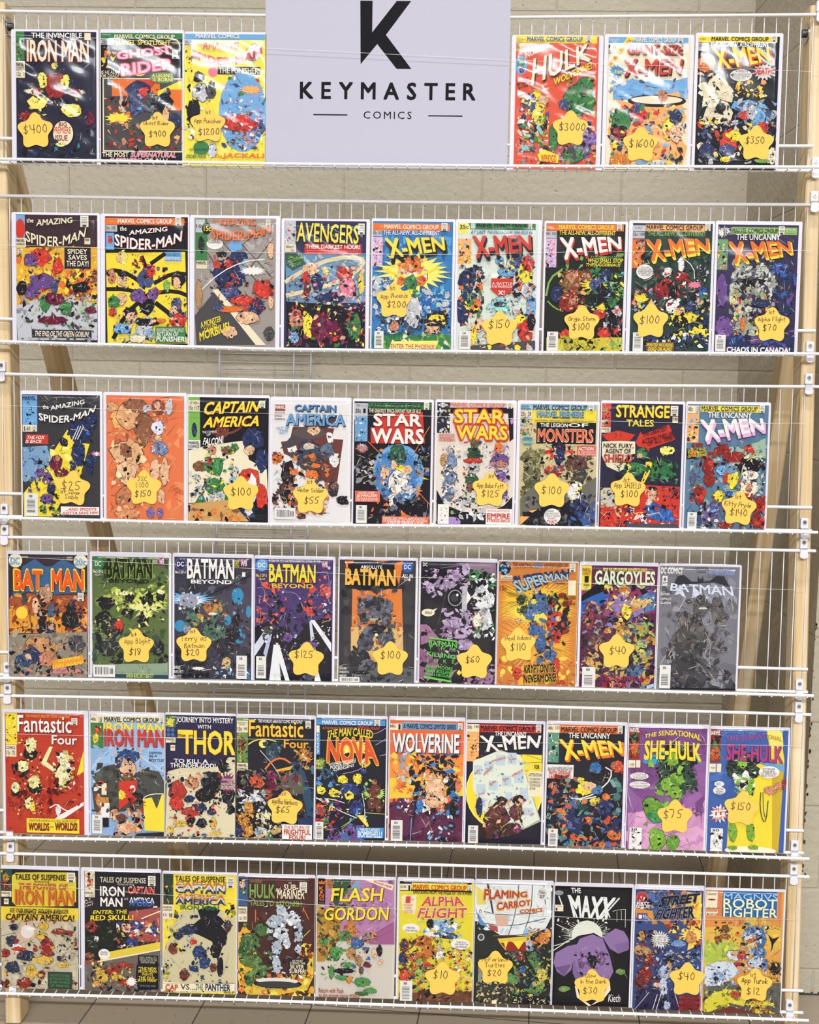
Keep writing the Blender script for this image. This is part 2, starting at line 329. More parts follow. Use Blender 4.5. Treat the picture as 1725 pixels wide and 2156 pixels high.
# pen strokes for the handwritten star stickers; x in 0-9, y hex with baseline 3
GLY = dict([g.split('=') for g in '''A=03 3c 63|15 55
B=03 0c 4b 4a 38 08|38 54 43 03
C=6b 3c 08 04 33 64
D=03 0c 4b 68 54 03
E=6c 0c 03 63|08 48
F=6c 0c 03|08 48
G=6b 3c 08 04 33 64 67 47
H=03 0c|63 6c|07 67
I=1c 5c|3c 33|13 53
J=0c 6c|4c 44 23 05
K=03 0c|6c 07 63
L=0c 03 53
M=03 0c 36 6c 63
N=03 0c 63 6c
O=3c 08 04 33 65 69 3c
P=03 0c 4c 5a 47 07
R=03 0c 4c 5a 48 08 63
S=6b 3c 0a 37 64 33 04
T=0c 6c|3c 33
W=0c 13 39 53 6c
a=58 28 04 23 55 58|55 63
b=0c 03|07 38 56 43 04
c=58 28 05 23 54
d=56 28 05 23 55|5c 53
e=06 56 48 28 05 23 54
f=5b 3c 23|07 47
g=58 28 05 24 55|58 51 20 01
h=0c 03|06 37 47 53
i=18 13|1b 1b
k=0c 03|48 06 53
l=1c 13
m=08 03|07 27 33|36 57 63
n=08 03|06 37 53
o=28 05 23 55 47 28
p=08 00|07 38 56 43 04
r=08 03|05 28 48
s=48 18 06 45 33 03
t=2c 23 43|08 58
u=08 04 23 54|58 53
v=08 23 48
w=08 13 36 53 68
x=08 53|58 03
y=08 33|68 30 00
'=1c 0a
:=19 18|15 14
0=3c 07 24 43 67 5b 3c
1=2c 23
2=0a 3c 5a 03 63
3=0c 5c 28 56 33 04
4=0c 07 67|5c 53
5=6c 1c 08 48 55 33 04
6=5c 08 04 33 55 37 04
7=0c 6c 23
8=5b 2c 0a 56 43 14 68 5b
9=68 29 0a 3c 5b 53
$=6a 3b 09 37 65 33 04|3d 32'''.split('\n')])
def hand(mb, text, cx, cz, h, y, rot, rnd, mi):
    # a line of pen writing centred on cx, cz with cap height h
    u = h / 9.0; x = 0.0; st = []
    for ch in text:
        if ch == ' ': x += 4 * u; continue
        key = ch
        wmax = 0; sl = rnd.uniform(-0.03, 0.12); dy = rnd.uniform(-0.4, 0.4) * u
        for stroke in GLY[key].split('|'):
            pts = []
            for p in stroke.split():
                px, py = int(p[0]), int(p[1], 16) - 3
                wmax = max(wmax, px); pts.append((x + (px + rnd.uniform(-.2, .2)) * u * 0.85 + sl * py * u, py * u + dy))
            st.append(pts)
        x += (wmax * 0.85 + 2.0) * u
    W = x - 2 * u; k = min(1.0, 0.056 / max(W, 1e-6)); ca, sa = math.cos(rot), math.sin(rot)
    for pts in st:
        pts = [((px - W/2) * k, pz - h/2) for px, pz in pts]
        pts = [(cx + a*ca - b_*sa, cz + a*sa + b_*ca) for a, b_ in pts]
        ribbon(mb, pts, 0.00058 if h < 0.012 else 0.00076, y, mi)
def ribbon(mb, pts, hw, y, mi):
    if len(pts) > 2:
        q = [pts[0]]
        for a, b_ in zip(pts, pts[1:]): q += [(a[0]*.72+b_[0]*.28, a[1]*.72+b_[1]*.28), (a[0]*.28+b_[0]*.72, a[1]*.28+b_[1]*.72)]
        pts = q + [pts[-1]]
    vs = []; n = len(pts)
    for i, p in enumerate(pts):
        a, c = pts[max(i-1, 0)], pts[min(i+1, n-1)]
        dx, dz = c[0]-a[0], c[1]-a[1]; L = math.hypot(dx, dz)
        if L < 1e-9: dx, dz, L = 0, 1, 1
        ex = hw if i in (0, n-1) else 0; sg = -1 if i == 0 else 1
        px, pz = p[0] + dx/L*ex*sg, p[1] + dz/L*ex*sg
        vs += [(px - dz/L*hw, y, pz + dx/L*hw), (px + dz/L*hw, y, pz - dx/L*hw)]
    mb.add(vs, [(2*i, 2*i+1, 2*i+3, 2*i+2) for i in range(n-1)], mi)
# ---------------------------------------------------------------- comic books: printed covers as flat ink shapes (0.1 mm units)
DATA = r"""
@1 0 -7270 5216 1854 2756 -821 882 2705 k
X -409 675 2 388 $400,0,20,171
R V -830 2115 -638 2727
F -813 2132 -657 2557 10 75 r,y,K
R C -827 1755 -634 2101
T K -814 1985 -644 2068 b30:MARVEL
T K -815 1903 -645 1970 b10:COMICS
T K -799 1788 -646 1872:12c  1
T W -484 2569 590 2678 b30 sK,10,-10:THE INVINCIBLE
T C -583 2075 731 2536 b30 sr,-20,-14:IRON MAN
R C 633 2542 765 2683
F -654 1051 843 2048 30 136 n,N,k,33304a
S C -463 1480 237 68 15
S C 468 1472 203 61 15
B r -5 1583 288 373
B y -258 1711 122 203
B y 233 1683 115 186
B y -2 2008 81 95
B r -395 1464 136 108
B r 435 1456 136 102
B y -363 1251 254 186
B y 365 1094 305 163
B r -603 953 203 136
B m 737 917 136 169
F -244 1318 269 1978 16 88 R,K,r,m
F -587 920 536 1391 12 88 y,K,C,G
F -799 92 855 803 22 169 k,K,N,33304a
E K 185 605 224 264
E C 175 615 213 254
T r 84 755 261 846 b20:BIG
T R -25 613 339 748 b10:PREMIERE
T r 4 458 273 579 b20:ISSUE
B y 123 383 136 51
F -219 115 735 505 14 115 Q,2c4a5a,k
@2 0 -5427 5205 1772 2780 -866 856 2703 K
X 339 723 0 387 1st,-60,251,80|Ghost'Rider,-30,131,80|$900,0,-90,120
R V -863 2582 852 2717
T C -573 2585 701 2670 b25:MARVEL COMICS GROUP
T l -822 2641 -640 2675:MARVEL
R l -863 2459 -627 2584
T K -850 2469 -644 2568:20c  5
T Y -611 2454 617 2556 b25:MARVEL SPOTLIGHT
T Y 644 2471 802 2518:ON...
F -848 1996 -543 2422 16 135 N,O,o,K,Y
Q F -521 2145 668 2286 618 2448 -534 2318 b40 oR60:GHOST
Q F -427 1803 685 1983 651 2198 -443 2065 b40 oR60:RIDER
CC 645 2182 765 2352
T C -849 1858 -461 1924 b10 i15:IS HE ALIVE
T C -856 1786 -478 1849 b10 i15:OR DEAD?
R C -828 262 854 1783
R d -804 289 847 1760
R O -631 1409 382 1755
P Y 332 1516 847 1750 848 1128 382 1124
P O 517 1551 847 1554 848 1128 517 1125
P l -495 1747 -328 1084 -429 1083
P R -157 1750 348 1755 45 1415
F -785 948 -225 1413 22 169 r,t,K,O,o
S Y -497 951 304 135 11
B N -56 1545 338 236
B n -124 1283 203 371
B R 45 1481 169 135
B d 213 1253 304 270
B K 483 1288 203 236
F -294 953 584 1747 34 135 N,K,n,d,g,b
F -787 289 848 898 46 169 K,t,S,R,o,r,d
B Y -22 1873 155 74
E V 433 1789 257 115
T Y 220 1796 652 1872 b20:A LEGEND
T Y 237 1712 662 1787 b20:IS BORN!
B N 720 897 135 203
B s 517 1026 101 203
T C -839 150 -275 251 b30:THE MOST
T f -228 146 737 256 b30 i20 oW20:SUPERNATURAL
T f -669 59 9 132 b30 i20 oW20:SUPERHERO
T C 60 67 551 132 b30:OF ALL!
@3 0 -3649 5194 1769 2757 -876 844 2709 e8d84a
X -374 852 0 385 1st,0,250,80|App Punisher,0,70,90|$1200,20,-150,130
R b -875 2592 817 2729
T W -640 2616 282 2705 b20:MARVEL COMICS
R l -874 2462 -640 2587
T K -864 2478 -650 2561:20c  129
F -857 1925 -706 2447 10 87 n,r,K
B W 585 2328 202 235
T R -488 2390 266 2546 b15 oW20 i8:AMAZING
T f -582 2464 -421 2540 b10 i10:the
Q R -706 2236 753 2297 752 2459 -723 2398 b20 a-202 oM25:SPIDER-MAN
E f -275 1936 101 108
R K -177 1885 721 2043
T C -151 1898 708 2020 b20:THE PUNISHER!
E b 357 1119 505 824
F -77 359 823 1842 70 148 l,W,b,p,R,V,n,F,g
S o 523 1578 269 101 13
B K -571 1829 151 135
B l -502 1503 235 235
B K -670 1109 168 370
B d -317 1570 135 202
B l -280 324 121 202
B n 696 795 168 202
B R 291 889 437 235
F -44 590 761 1123 30 114 R,f,W,r
F -854 516 -251 1865 24 135 K,d,l,W
E V -516 371 168 135
T N -769 306 -364 356:HER ASSIGNMENT
T V -668 241 -381 297 b20:KILL
T V -837 153 -414 230 b20 i15:SPIDER-MAN!
F 24 327 697 631 16 135 l,g,d,S
T O -228 160 -77 244 b10 i15:The
T O -69 145 817 270 b40 i15:JACKAL!
@4 0 3269 5206 1894 2735 -858 853 2715 d8553a
X 303 840 0 380 $3000,39,20,148
R Y -885 2570 816 2714
T B -639 2594 514 2689 b25:MARVEL COMICS GROUP
T g -875 2622 -678 2660:INCREDIBLE
T g -847 2578 -734 2616:HULK
R o -881 2400 -683 2561
T K -871 2448 -691 2542:25c 181
CC 581 2590 691 2727
E b -752 2115 129 190
B V -753 2153 84 129
B P -739 2023 68 76
Q W -690 2357 -539 2395 -541 2488 -711 2438 b20:THE
Q W -660 2239 -162 2491 -184 2591 -686 2350 b20:INCREDIBLE
Q C -541 1690 698 2221 650 2572 -497 2247 b20 sK,23,-23:HULK
Q K -813 1613 -597 1682 -602 1876 -840 1818 b0:HE'S HERE
Q C -312 1674 -199 1712 -200 1760 -325 1722 b10:AND
Q C -298 1581 -159 1627 -160 1672 -311 1633 b10:NOW
Q Y -65 1695 722 2055 699 2191 -69 1843 b30 sr,8,-8:WOLVERINE!
B V 416 1439 323 418
B V 598 1738 209 171
B V 721 1405 106 304
F 160 1064 821 1889 34 152 V,v,2f5a38,K
B Y -417 1319 266 323
B n -532 1355 152 228
F -802 680 -157 1545 60 152 Y,y,K,s,N,n,R,W
B s -267 1414 152 114
B n 153 1325 122 129
B Y -352 984 129 129
B V -37 613 133 380
B P 592 583 342 342
F 71 127 847 996 36 152 P,k,p,K
F -794 343 -182 1060 40 175 V,W,d,K,q,v
B V 372 281 266 228
F -807 61 860 548 40 175 K,d,S,o,g
P Y -373 291 -242 405 86 278 63 120 -312 161
T R -292 131 28 296 b30:WENDIGO
@5 0 5169 5220 1847 2756 -845 845 2689 C
X -131 516 0 378 $1600,20,10,157
R b -879 2565 796 2704
T C -332 2584 544 2680 b25:MARVEL COMICS GROUP
T W -827 2610 -628 2644:GIANT-SIZE
T W -789 2573 -676 2603:X-MEN
CC 578 2585 682 2714
T K -853 2462 -814 2525 b20:1
T K -755 2462 -606 2527:1975
T K -853 2340 -731 2422 b10:50c
P Y -859 2136 -460 2712 -302 2714 -782 2092
Q R -790 2118 -374 2613 -428 2657 -841 2166 b10:68 BIG PAGES
T R -467 2332 685 2545 b35 sK,15,-19:GIANT-SIZE
Q R -510 1880 660 1946 706 2254 -541 2250 b25 sK,23,-30:X-MEN
S b -658 1997 197 151 13
T K -761 2033 -517 2084:SENSATIONAL
T Y -702 1945 -552 2020 b30:1st
T K -719 1893 -569 1935:ISSUE!
P b -724 1414 -732 1692 -358 1844 -15 1792 210 1850 551 1816 805 1892 821 1447
F -798 1357 807 1855 40 167 b,g,n,l,b
P o -686 1433 -381 1361 -118 1438 634 1594 803 1076 666 664 855 480 761 105 378 213 -685 126 -820 835 -491 1249
E K 186 1404 606 129
E C 186 1423 530 83
B S 297 1498 129 151
B R -221 1102 265 265
B n -207 1252 114 136
F -780 761 796 1299 70 151 R,Y,N,K,b,s,V,o
B V -558 950 265 303
B K -588 688 227 265
B r -627 725 151 151
B Y 470 849 189 303
B N 576 1073 151 189
B s 607 738 151 227
F -760 88 735 851 70 167 K,R,N,Y,V,o,b
L l 15 267 99 447 400
L l 15 351 100 506 364
T R -761 106 -308 261 b35 oY30:GENESIS
T R -670 246 -310 317 b25 oY30:DEADLY
@6 0 7021 5233 1800 2786 -841 822 2710 K
X 408 553 0 377 $350,-29,49,137
R Y -884 2589 773 2710
T K -587 2603 586 2693 b30:MARVEL COMICS GROUP
T K -832 2626 -710 2664:X-MEN
R l -870 2416 -635 2573
T K -857 2479 -649 2547 b10:25c 94
CC 639 2595 753 2750
T W -601 2474 591 2579 b15:THE ALL-NEW, ALL-DIFFERENT
E O -681 2178 196 189
F -844 1899 -529 2364 20 98 s,N,Y,n,t
Q R -394 1977 719 2183 641 2447 -562 2437 b40:X-MEN
Q Y -433 2003 651 2208 587 2491 -590 2481 b30 sR,19,-19:X-MEN
E W 52 1926 226 121
T K -82 1976 181 2016:X-MEN
T K -136 1924 239 1964:YOU HAVE SEVEN
T K -134 1876 233 1916:COUNT NEFARIA
T K -76 1832 167 1868:FOUND ONLY...
S W 520 2004 249 189 15
T R 315 1935 705 2079 b40 i8:DEATH!
B C -424 1551 396 453
B C -428 1143 377 340
F -774 767 -100 1961 60 136 C,K,c,d,C
B K -356 1255 136 128
F -44 1481 621 1820 24 166 Y,o,K,C,G
B b 152 1297 340 151
F -61 923 787 1451 50 189 n,b,K,g,l
B R 234 1112 264 113
B b 425 1077 226 226
B l 307 1187 113 189
F -789 132 841 1044 90 174 N,C,K,R,Y,n,l,g
B R -160 550 264 264
B Y -52 700 189 151
B R 547 855 151 151
B C 720 298 151 189
B N -609 396 189 189
B n -192 400 189 151
B Y -223 213 151 75
B v 536 184 189 57
@7 1 -7277 1418 1897 2772 -846 893 2723 3e2c30
R b -873 2227 -656 2713
E R -758 2418 106 213
R C -861 2036 -635 2230
T K -842 2140 -653 2205 b30:MARVEL
T K -850 2075 -654 2119 b20:COMICS
T C -608 2548 -455 2640 b20 i5:the
Q C -403 2475 375 2553 376 2674 -384 2613 b25:AMAZING
Q C -618 2161 638 2263 675 2471 -634 2385 b20 a-160:SPIDER-MAN
CC 544 2469 718 2706
R C 620 2114 744 2247
T K 638 2177 727 2230 b20:40
P G -861 2036 938 2059 933 827 -873 801
F -861 941 885 2076 80 213 Y,G,O,t,Y,e8c030
F 224 956 901 1591 60 248 Y,t,O,r,K
R C -823 1898 -698 1997
T K -805 1909 -705 1986:12c
R k 192 1599 754 2040
T C 265 1902 690 2011 b25:SPIDEY
T C 282 1781 683 1886 b25:SAVES
T C 242 1641 717 1762 b25:THE DAY!
B R -320 1853 284 213
B P -551 1780 177 177
B P -289 1297 337 213
B P -521 1085 177 177
B n -23 1231 106 177
B R 51 1649 135 213
B R -702 769 106 213
F -664 1013 88 1962 30 106 R,r,P,n,k
B K 544 1204 213 142
B K -734 1187 142 177
P l -851 801 -131 1021 897 861 923 93 -823 67
F -831 277 898 1035 70 177 g,l,a8b09a,d,K
B V -239 845 142 213
B m -25 953 284 160
B V 222 747 177 177
B m -64 498 390 124
B m 755 719 160 89
F -350 354 863 1069 30 114 V,v,m,K,M
R k -512 135 771 301
T C -451 157 717 275 b25 i12:THE END OF THE GREEN GOBLIN!
F -816 67 895 197 12 142 g,l,d
@8 1 -5368 1394 1900 2789 -848 920 2730 K
L g 4 -616 2708 -404 2590 89 2700 792 2708
L g 4 -616 2708 -793 2379 -88 2008
R O -845 2557 845 2702
T W -563 2578 599 2679 b25:MARVEL COMICS GROUP
CC 659 2552 782 2725
R l -839 2413 -588 2547
T K -828 2447 -616 2519 b10:25c 105
R b -830 2033 -652 2387
B R -740 2241 64 120
T W -521 2423 -376 2522 b20:the
Q W -327 2333 493 2429 493 2526 -317 2436 b25 sr,7,-7:AMAZING
Q W -635 2122 793 2226 810 2450 -634 2374 b25 a-141 sr,14,-11:SPIDER-MAN
P Y -830 1963 864 2003 937 75 -801 56
R b 423 1800 786 1998
T K 451 1925 758 1970:THIS IS ABOUT
T W 441 1828 765 1887 b20:EVERYTHING!
L K 85 -831 1548 -619 1620 -266 1486 -54 1315
L K 85 -833 1200 -408 1206 -160 1140
L K 92 -659 191 -409 684 -54 1002
L K 85 17 1698 -53 1870
L K 85 159 1769 406 1945
L K 85 229 1354 617 1567 900 1536
L K 85 300 1146 653 1186 936 1086
L K 99 264 902 583 663 902 249
B K 52 899 194 265
B y -477 1864 141 194
B s -530 1863 78 124
F -265 1659 -18 1939 10 106 R,N,r
B n 17 1420 212 247
B R 123 1595 127 177
B P -160 1070 194 177
B P 194 1110 141 177
F -302 929 476 1738 24 113 R,N,P,K
B S -708 1480 106 177
B s -478 1413 124 159
B K -478 1518 127 71
F -815 1200 -336 1589 16 106 K,s,n,d
B K 716 1430 177 194
B s 688 1360 99 159
B v 476 1288 85 141
B s -497 996 141 159
B V -656 924 159 177
B R -692 715 106 106
B n 689 908 141 177
B s 636 768 113 120
B R 724 560 212 177
F 477 417 936 1051 20 127 N,R,K,n,s
B K -303 720 177 127
B s -267 616 141 127
B b -481 368 212 141
B l -20 340 247 177
B b 122 272 106 141
B K 52 516 318 106
F -659 68 264 763 50 127 K,N,b,l,g,s
B C -162 163 212 106
B O 353 555 127 57
R V 236 92 884 423
T W 264 316 848 395:FEATURING MARVEL'S MOST
T W 271 226 725 309 b20 i15:RETURN OF
T W 257 107 895 221 b30 i12:PUNISHER!
@9 1 -3447 1371 1923 2806 -860 871 2747 9a9088
F -775 1390 838 2309 60 211 a8a098,928880,8a8580,b0a8a0
L d 18 -426 2431 493 1407
L d 18 -75 2435 773 1549
L d 18 486 2477 -423 1671
L d 18 803 2309 71 1401
L d 18 -636 2083 -318 1673
R V -839 1856 -585 2721
R l -834 2443 -638 2710
T K -820 2536 -652 2607:101
E K -602 2525 99 127
T Y -658 2462 -504 2578 b30:15c
B K -714 2186 77 211
R C -818 1683 -593 1852
T K -811 1770 -600 1835 b25:MARVEL
T O -480 2650 -340 2735 b10 i10:the
T O -321 2587 449 2734 b20 sk,7,-7:AMAZING
Q O -496 2327 767 2446 765 2652 -497 2533 b25 a-106 sr,11,-11:SPIDER-MAN
E b 14 2161 141 134
E W -425 2207 176 113
T K -584 2263 -268 2302:LIVING
T K -566 2215 -285 2253:VAMPIRE!
CC 667 2582 758 2721
B N -106 1537 387 422
B R -248 1778 282 141
B s -266 1881 99 127
B K -284 1984 141 92
B N 103 1955 246 141
B n -104 1191 211 282
B R -35 1400 176 63
F -527 976 279 1957 44 141 N,K,n,k,R,b
L W 21 -722 1217 -318 1604 209 1853 630 1893
S W 386 1648 317 106 17
B s 769 2067 92 246
P d -844 694 -387 1256 643 105 -807 83
P C -475 1238 -351 1257 678 88 466 85
B T -757 1112 84 387
B R 599 1270 264 246
B R 178 1021 352 141
B N 496 921 176 211
F -455 769 844 1481 40 120 R,r,N,n,K
B s 777 995 77 176
B O -68 844 352 88
B n -350 857 158 70
B s 286 675 317 158
B s -101 356 211 141
B d 747 333 141 176
Q Y -702 417 -271 580 -296 701 -730 556 b20 i5:A MONSTER
Q Y -631 320 -313 447 -331 562 -659 424 b15 i5:CALLED...
Q Y -729 144 -83 391 -119 582 -755 339 b30 i5:MORBIUS!
@10 1 -1521 1362 1876 2769 -867 862 2720 343452
R l -860 2061 -632 2718
F -854 2225 -632 2701 18 93 s,C,R,b,K
R C -853 2061 -628 2218
T K -834 2144 -644 2195 b20:MARVEL
T K -726 2079 -644 2130:12c
Q Y -612 2277 701 2245 713 2637 -599 2686 b15 oN40:AVENGERS
CC 692 2441 828 2671
R R -443 2018 761 2246
T W -417 2136 735 2222 b25:THEIR DARKEST HOUR!
L f 10 -394 2100 703 2104
L f 10 -393 2058 704 2065
P 6a8ca8 -853 2029 854 2034 867 1018 -817 994
P 3c5a4a -853 2029 -476 2034 -424 1821 -690 1670 -837 1783
Q v -798 1915 -525 1918 -526 1984 -799 1980 b10:An
Q v -807 1810 -475 1919 -476 1984 -808 1882 b10 i10:EXTRAORDINARY
Q v -690 1752 -507 1804 -508 1869 -691 1818 b10 i10:ISSUE
F -450 1065 837 2034 70 200 6a8ca8,8098b0,98a8b8,c0b8a0
L c 87 -821 1455 -390 1723 207 1961 771 1968 840 1838 478 1538 -53 1334 -785 1159
L d 7 -786 1209 -54 1400 477 1587 773 1837
B s -323 1724 200 167
B R -421 1526 120 167
B N -154 1431 167 233
B Y 10 1663 87 100
B r -386 1263 80 300
B N 116 1106 367 167
B R 410 1603 200 200
B Y 762 1443 87 300
B f 480 1341 200 267
F -784 1060 -255 1594 30 113 R,N,s,K,b
F -248 870 807 1805 60 133 N,R,K,s,f,C
P K -824 1027 285 960 870 853 890 94 -793 69
B S -614 634 183 267
B Y -345 539 133 333
B m -77 476 267 367
B m 191 414 233 267
B V 624 520 200 367
B b -644 270 133 133
F -793 85 867 1018 90 147 K,m,M,s,V,Y,R,d
@11 1 335 1367 1768 2787 -854 834 2728 3878b0
X -386 1081 0 387 1st,-40,251,80|App Phoenix,0,90,100|$200,50,-90,131
R O -861 2534 764 2682
T C -619 2557 537 2659 b20:MARVEL COMICS GROUP
CC 589 2533 715 2697
R l -859 2417 -662 2530
T K -853 2443 -668 2517 b10:30c 101
T W -627 2427 556 2533 b10:THE ALL-NEW, ALL-DIFFERENT
F -834 686 779 2412 110 266 2f68a4,4a90c0,2a5a92,5aa0cc
R F -850 1796 -646 2394
F -844 1803 -653 2361 26 86 s,K,b,C,N,O
Q K -452 1808 736 2069 698 2346 -625 2296 b40:X-MEN
Q Y -471 1939 686 2133 647 2410 -626 2378 b35 sK,17,-33:X-MEN
S y 15 1683 830 431 22
B C -17 1601 365 299
B O -21 1830 282 199
B O -248 1483 93 133
B O 184 1489 119 133
F -313 1417 274 2014 30 119 O,o,S,R
L Y 40 -617 1740 -283 1597 -16 1552 280 1654 543 1789
B s -46 1764 66 100
B V -31 1453 166 199
B Y -45 1256 199 66
B V 57 1159 100 166
F -835 752 -315 1548 30 199 b,C,l,B
F 98 699 817 1301 40 199 l,b,B,q
B l 29 830 199 465
F -763 357 230 767 50 146 l,W,K,d,n
B S -366 528 119 146
B k 530 673 299 249
B Y 530 722 232 80
B s 434 506 199 166
B K 433 572 166 40
F 237 339 792 907 26 106 K,Y,S,k
P V -829 323 835 380 858 67 -792 42
F -826 58 835 380 44 199 v,V,2f6a50,C
P y -427 213 572 244 508 72 -475 57
T R -442 64 507 161 b20 oW20:ENTER THE PHOENIX!
BH -792 65 -597 425
@12 1 2132 1371 1806 2790 -848 818 2706 d0d8c8
X 59 521 0 385 $150,-20,80,170
R V -866 2572 772 2722
E y -741 2606 132 139
T K -823 2579 -637 2666 b25:25c
R l -592 2592 -496 2700
T K -467 2596 582 2694 b25:MARVEL COMICS GROUP
CC 620 2597 696 2728
T B -590 2471 -278 2553 b20 i15:AT LAST
T B -244 2482 710 2553 b10 i12:THE SPECTACULAR 100th ISSUE OF
Q K -445 1877 739 2055 713 2429 -539 2397 b40:X-MEN
Q R -464 1958 704 2152 679 2468 -573 2445 b35 sK,20,-33:X-MEN
R o -848 1855 -571 2380
F -842 1888 -571 2364 26 93 s,N,K,b,Y
F -512 1106 790 2007 30 298 c8d4c4,d8dcd0,b8c8c0
B N -636 1498 231 364
B k -458 1697 146 165
B s -424 1664 60 86
B N -707 906 198 397
B Y -526 975 198 132
B V -546 1139 132 165
B O -385 1370 93 132
F -802 708 -296 1829 60 146 N,k,n,K,V,O,s
B n 396 1904 165 146
B Y 599 1711 198 364
B b 203 1705 265 132
B R 628 1874 165 198
B b 33 1932 119 106
F -18 1244 773 2007 50 146 b,n,N,Y,K,R
R R -136 1341 322 1560
P R -169 1347 360 1354 83 1147
T W -121 1426 307 1478:A BATTLE
T W -120 1361 309 1413 b10:FOR PROFESSOR
T W 9 1212 152 1312 b30:X!
B K 410 1316 146 165
B l 609 1318 165 198
B b 716 992 132 265
F 290 789 804 1452 36 132 K,S,l,b,N,O
B q 53 1016 198 231
B K 53 1016 165 66
F -240 782 283 1117 20 119 l,d,b,q
B Y 491 693 165 165
B R 629 465 198 298
B Y -496 350 93 265
B s -368 582 99 198
B K 724 664 119 198
B s 35 358 364 132
P d -525 151 833 271 838 79 -523 59
F -757 82 790 665 50 146 K,s,R,Y,d,l
BH -790 65 -548 448
@13 1 3968 1383 1755 2766 -837 818 2707 22241f
X -48 653 0 384 Origin Storm,0,80,90|$100,-20,-90,140
R O -857 2561 784 2696
T W -841 2595 -705 2644:X-MEN
T Y -583 2584 579 2680 b25:MARVEL COMICS GROUP
CC 633 2579 738 2743
R l -853 2405 -617 2550
T K -848 2462 -626 2526 b10:30c 102
T Y -563 2456 607 2559 b15:THE ALL-NEW, ALL-DIFFERENT
R F -838 1800 -613 2394
F -831 1817 -612 2381 26 89 s,N,K,O,b,S
F -559 1019 784 2127 80 206 V,2f5a38,K,v,23402c
Q R -427 1880 757 2134 759 2398 -561 2381 b40:X-MEN
Q W -446 1941 748 2194 723 2448 -579 2422 b35 sR,17,-28:X-MEN
T v 102 1989 753 2042:IF COLOSSUS SHOULD FALL
T Y 43 1897 782 1991 b20 i15:WHO SHALL STOP
T Y 4 1804 740 1889 b20 i15:THE JUGGERNAUT
L v 41 -806 1220 -746 1563 -509 1736
L v 28 -768 1084 -626 949 -452 883
B t -192 1468 344 309
B S -300 1637 172 138
B r -320 1090 309 241
B S -217 1126 138 124
B t 11 1573 172 206
F -556 882 108 1778 40 151 t,S,K,r,o
S Y 221 1439 309 138 13
B n 255 1440 172 206
B K 365 1237 206 275
B N 455 1681 124 138
B Y 355 963 138 103
B R 308 826 172 124
B R 456 451 206 138
B R -368 336 172 206
B N -599 1223 138 206
F 136 823 797 1720 40 138 N,K,n,b,Y,V
F 510 965 803 1515 16 172 V,v,2f5a38
B l 685 865 117 172
B K 659 591 172 309
F 425 347 820 970 24 138 l,K,d,R
P c8b83a -783 329 -159 270 391 347 839 353 848 62 -776 37
F -499 41 839 353 40 206 c8b83a,K,v,a89830
BH -769 54 -537 453
@14 1 5762 1401 1793 2779 -817 842 2721 2e403a
X -396 700 0 382 $100,-30,10,159
R l -852 2551 -555 2673
T d -785 2593 -632 2635:X-MEN
R o -551 2555 680 2689
T K -545 2576 630 2678 b25:MARVEL COMICS GROUP
CC 678 2564 788 2724
R l -837 2403 -571 2541
T K -828 2450 -577 2521 b10:35c 109
T v -513 2441 686 2544 b15:THE ALL-NEW, ALL-DIFFERENT
R O -818 1789 -559 2386
F -811 1806 -559 2369 26 89 s,N,K,S,Y,b
F -735 1023 820 2133 90 192 2e4a40,3a5a4c,24302c,55705c,K
Q Y -392 1862 811 2099 789 2335 -554 2325 b40:X-MEN
Q O -421 1913 774 2159 758 2419 -573 2386 b35 sY,17,-27:X-MEN
E W -545 1714 178 151
T K -639 1788 -435 1818:YOU CAN'T
T K -683 1746 -399 1777:STOP ME X-MEN
T K -699 1705 -364 1737 b10:WEAPON ALPHA
T K -687 1665 -379 1696:ALWAYS GETS
T K -617 1625 -429 1655:HIS MAN!
B W -89 1714 123 137
B W -60 1374 171 274
B r -128 1339 308 206
B r 240 1616 171 137
B W 213 1887 89 206
B W 55 1000 171 171
B K 44 1341 137 206
F -388 891 438 1822 44 137 r,W,K,R,m
L W 17 226 2023 472 1823 498 1585
S f 502 1449 171 82 12
F 517 1518 778 1861 16 116 K,d,l
B B 664 1247 137 206
B s 601 1076 103 137
F -800 886 -334 1370 36 123 Y,o,b,f,K,r
B Y -602 1162 171 103
B Y 304 765 343 171
B K 203 695 206 137
B N 432 1006 171 137
B s 230 900 96 103
B Y 623 461 206 137
B N 686 633 137 137
F -22 246 845 977 44 137 Y,K,N,Y,n
F -498 50 882 431 50 171 b,W,n,N,K
F 301 833 830 1386 20 137 n,s,K,V
B N -371 378 274 103
P t -477 239 108 248 114 70 -471 61
T Y -460 154 88 227 b20:WANTED WOLVERINE
T Y -430 62 67 145 b25 i12:DEAD OR ALIVE!
BH -757 50 -545 444
@15 1 7574 1420 1801 2773 -851 821 2695 3a3350
X 329 635 0 381 1st,-20,257,79|Alpha Flight,-10,109,89|$70,-49,-69,129
S W -735 2540 164 123 17
T K -828 2570 -670 2639 b20:STILL
T K -755 2439 -617 2565 b25:35c
R 8cae5a -580 2492 792 2644
T K -564 2519 385 2618 b20:MARVEL COMICS GROUP
CC 400 2497 519 2667
T l 559 2533 742 2609:120
T W -480 2371 434 2498 b20:THE UNCANNY
R 6f9a70 -860 1760 -637 2389
F -860 1777 -657 2288 20 89 N,K,s,O,Y
F -536 418 391 2065 120 239 b8b8a8,9aa090,c8c8b8,888c80,a0a078
Q Y -469 1816 731 2069 686 2339 -658 2305 b40:X-MEN
Q O -505 1867 695 2119 644 2365 -660 2349 b35 sY,17,-27:X-MEN
B K -133 1515 375 102
F -433 1307 264 1826 30 171 K,d,b8b8a8
B P -740 1303 137 444
B P -644 554 273 307
B N 592 1321 239 683
B B 470 1795 239 137
F 357 363 805 1935 50 239 N,k,P,B,3a3350
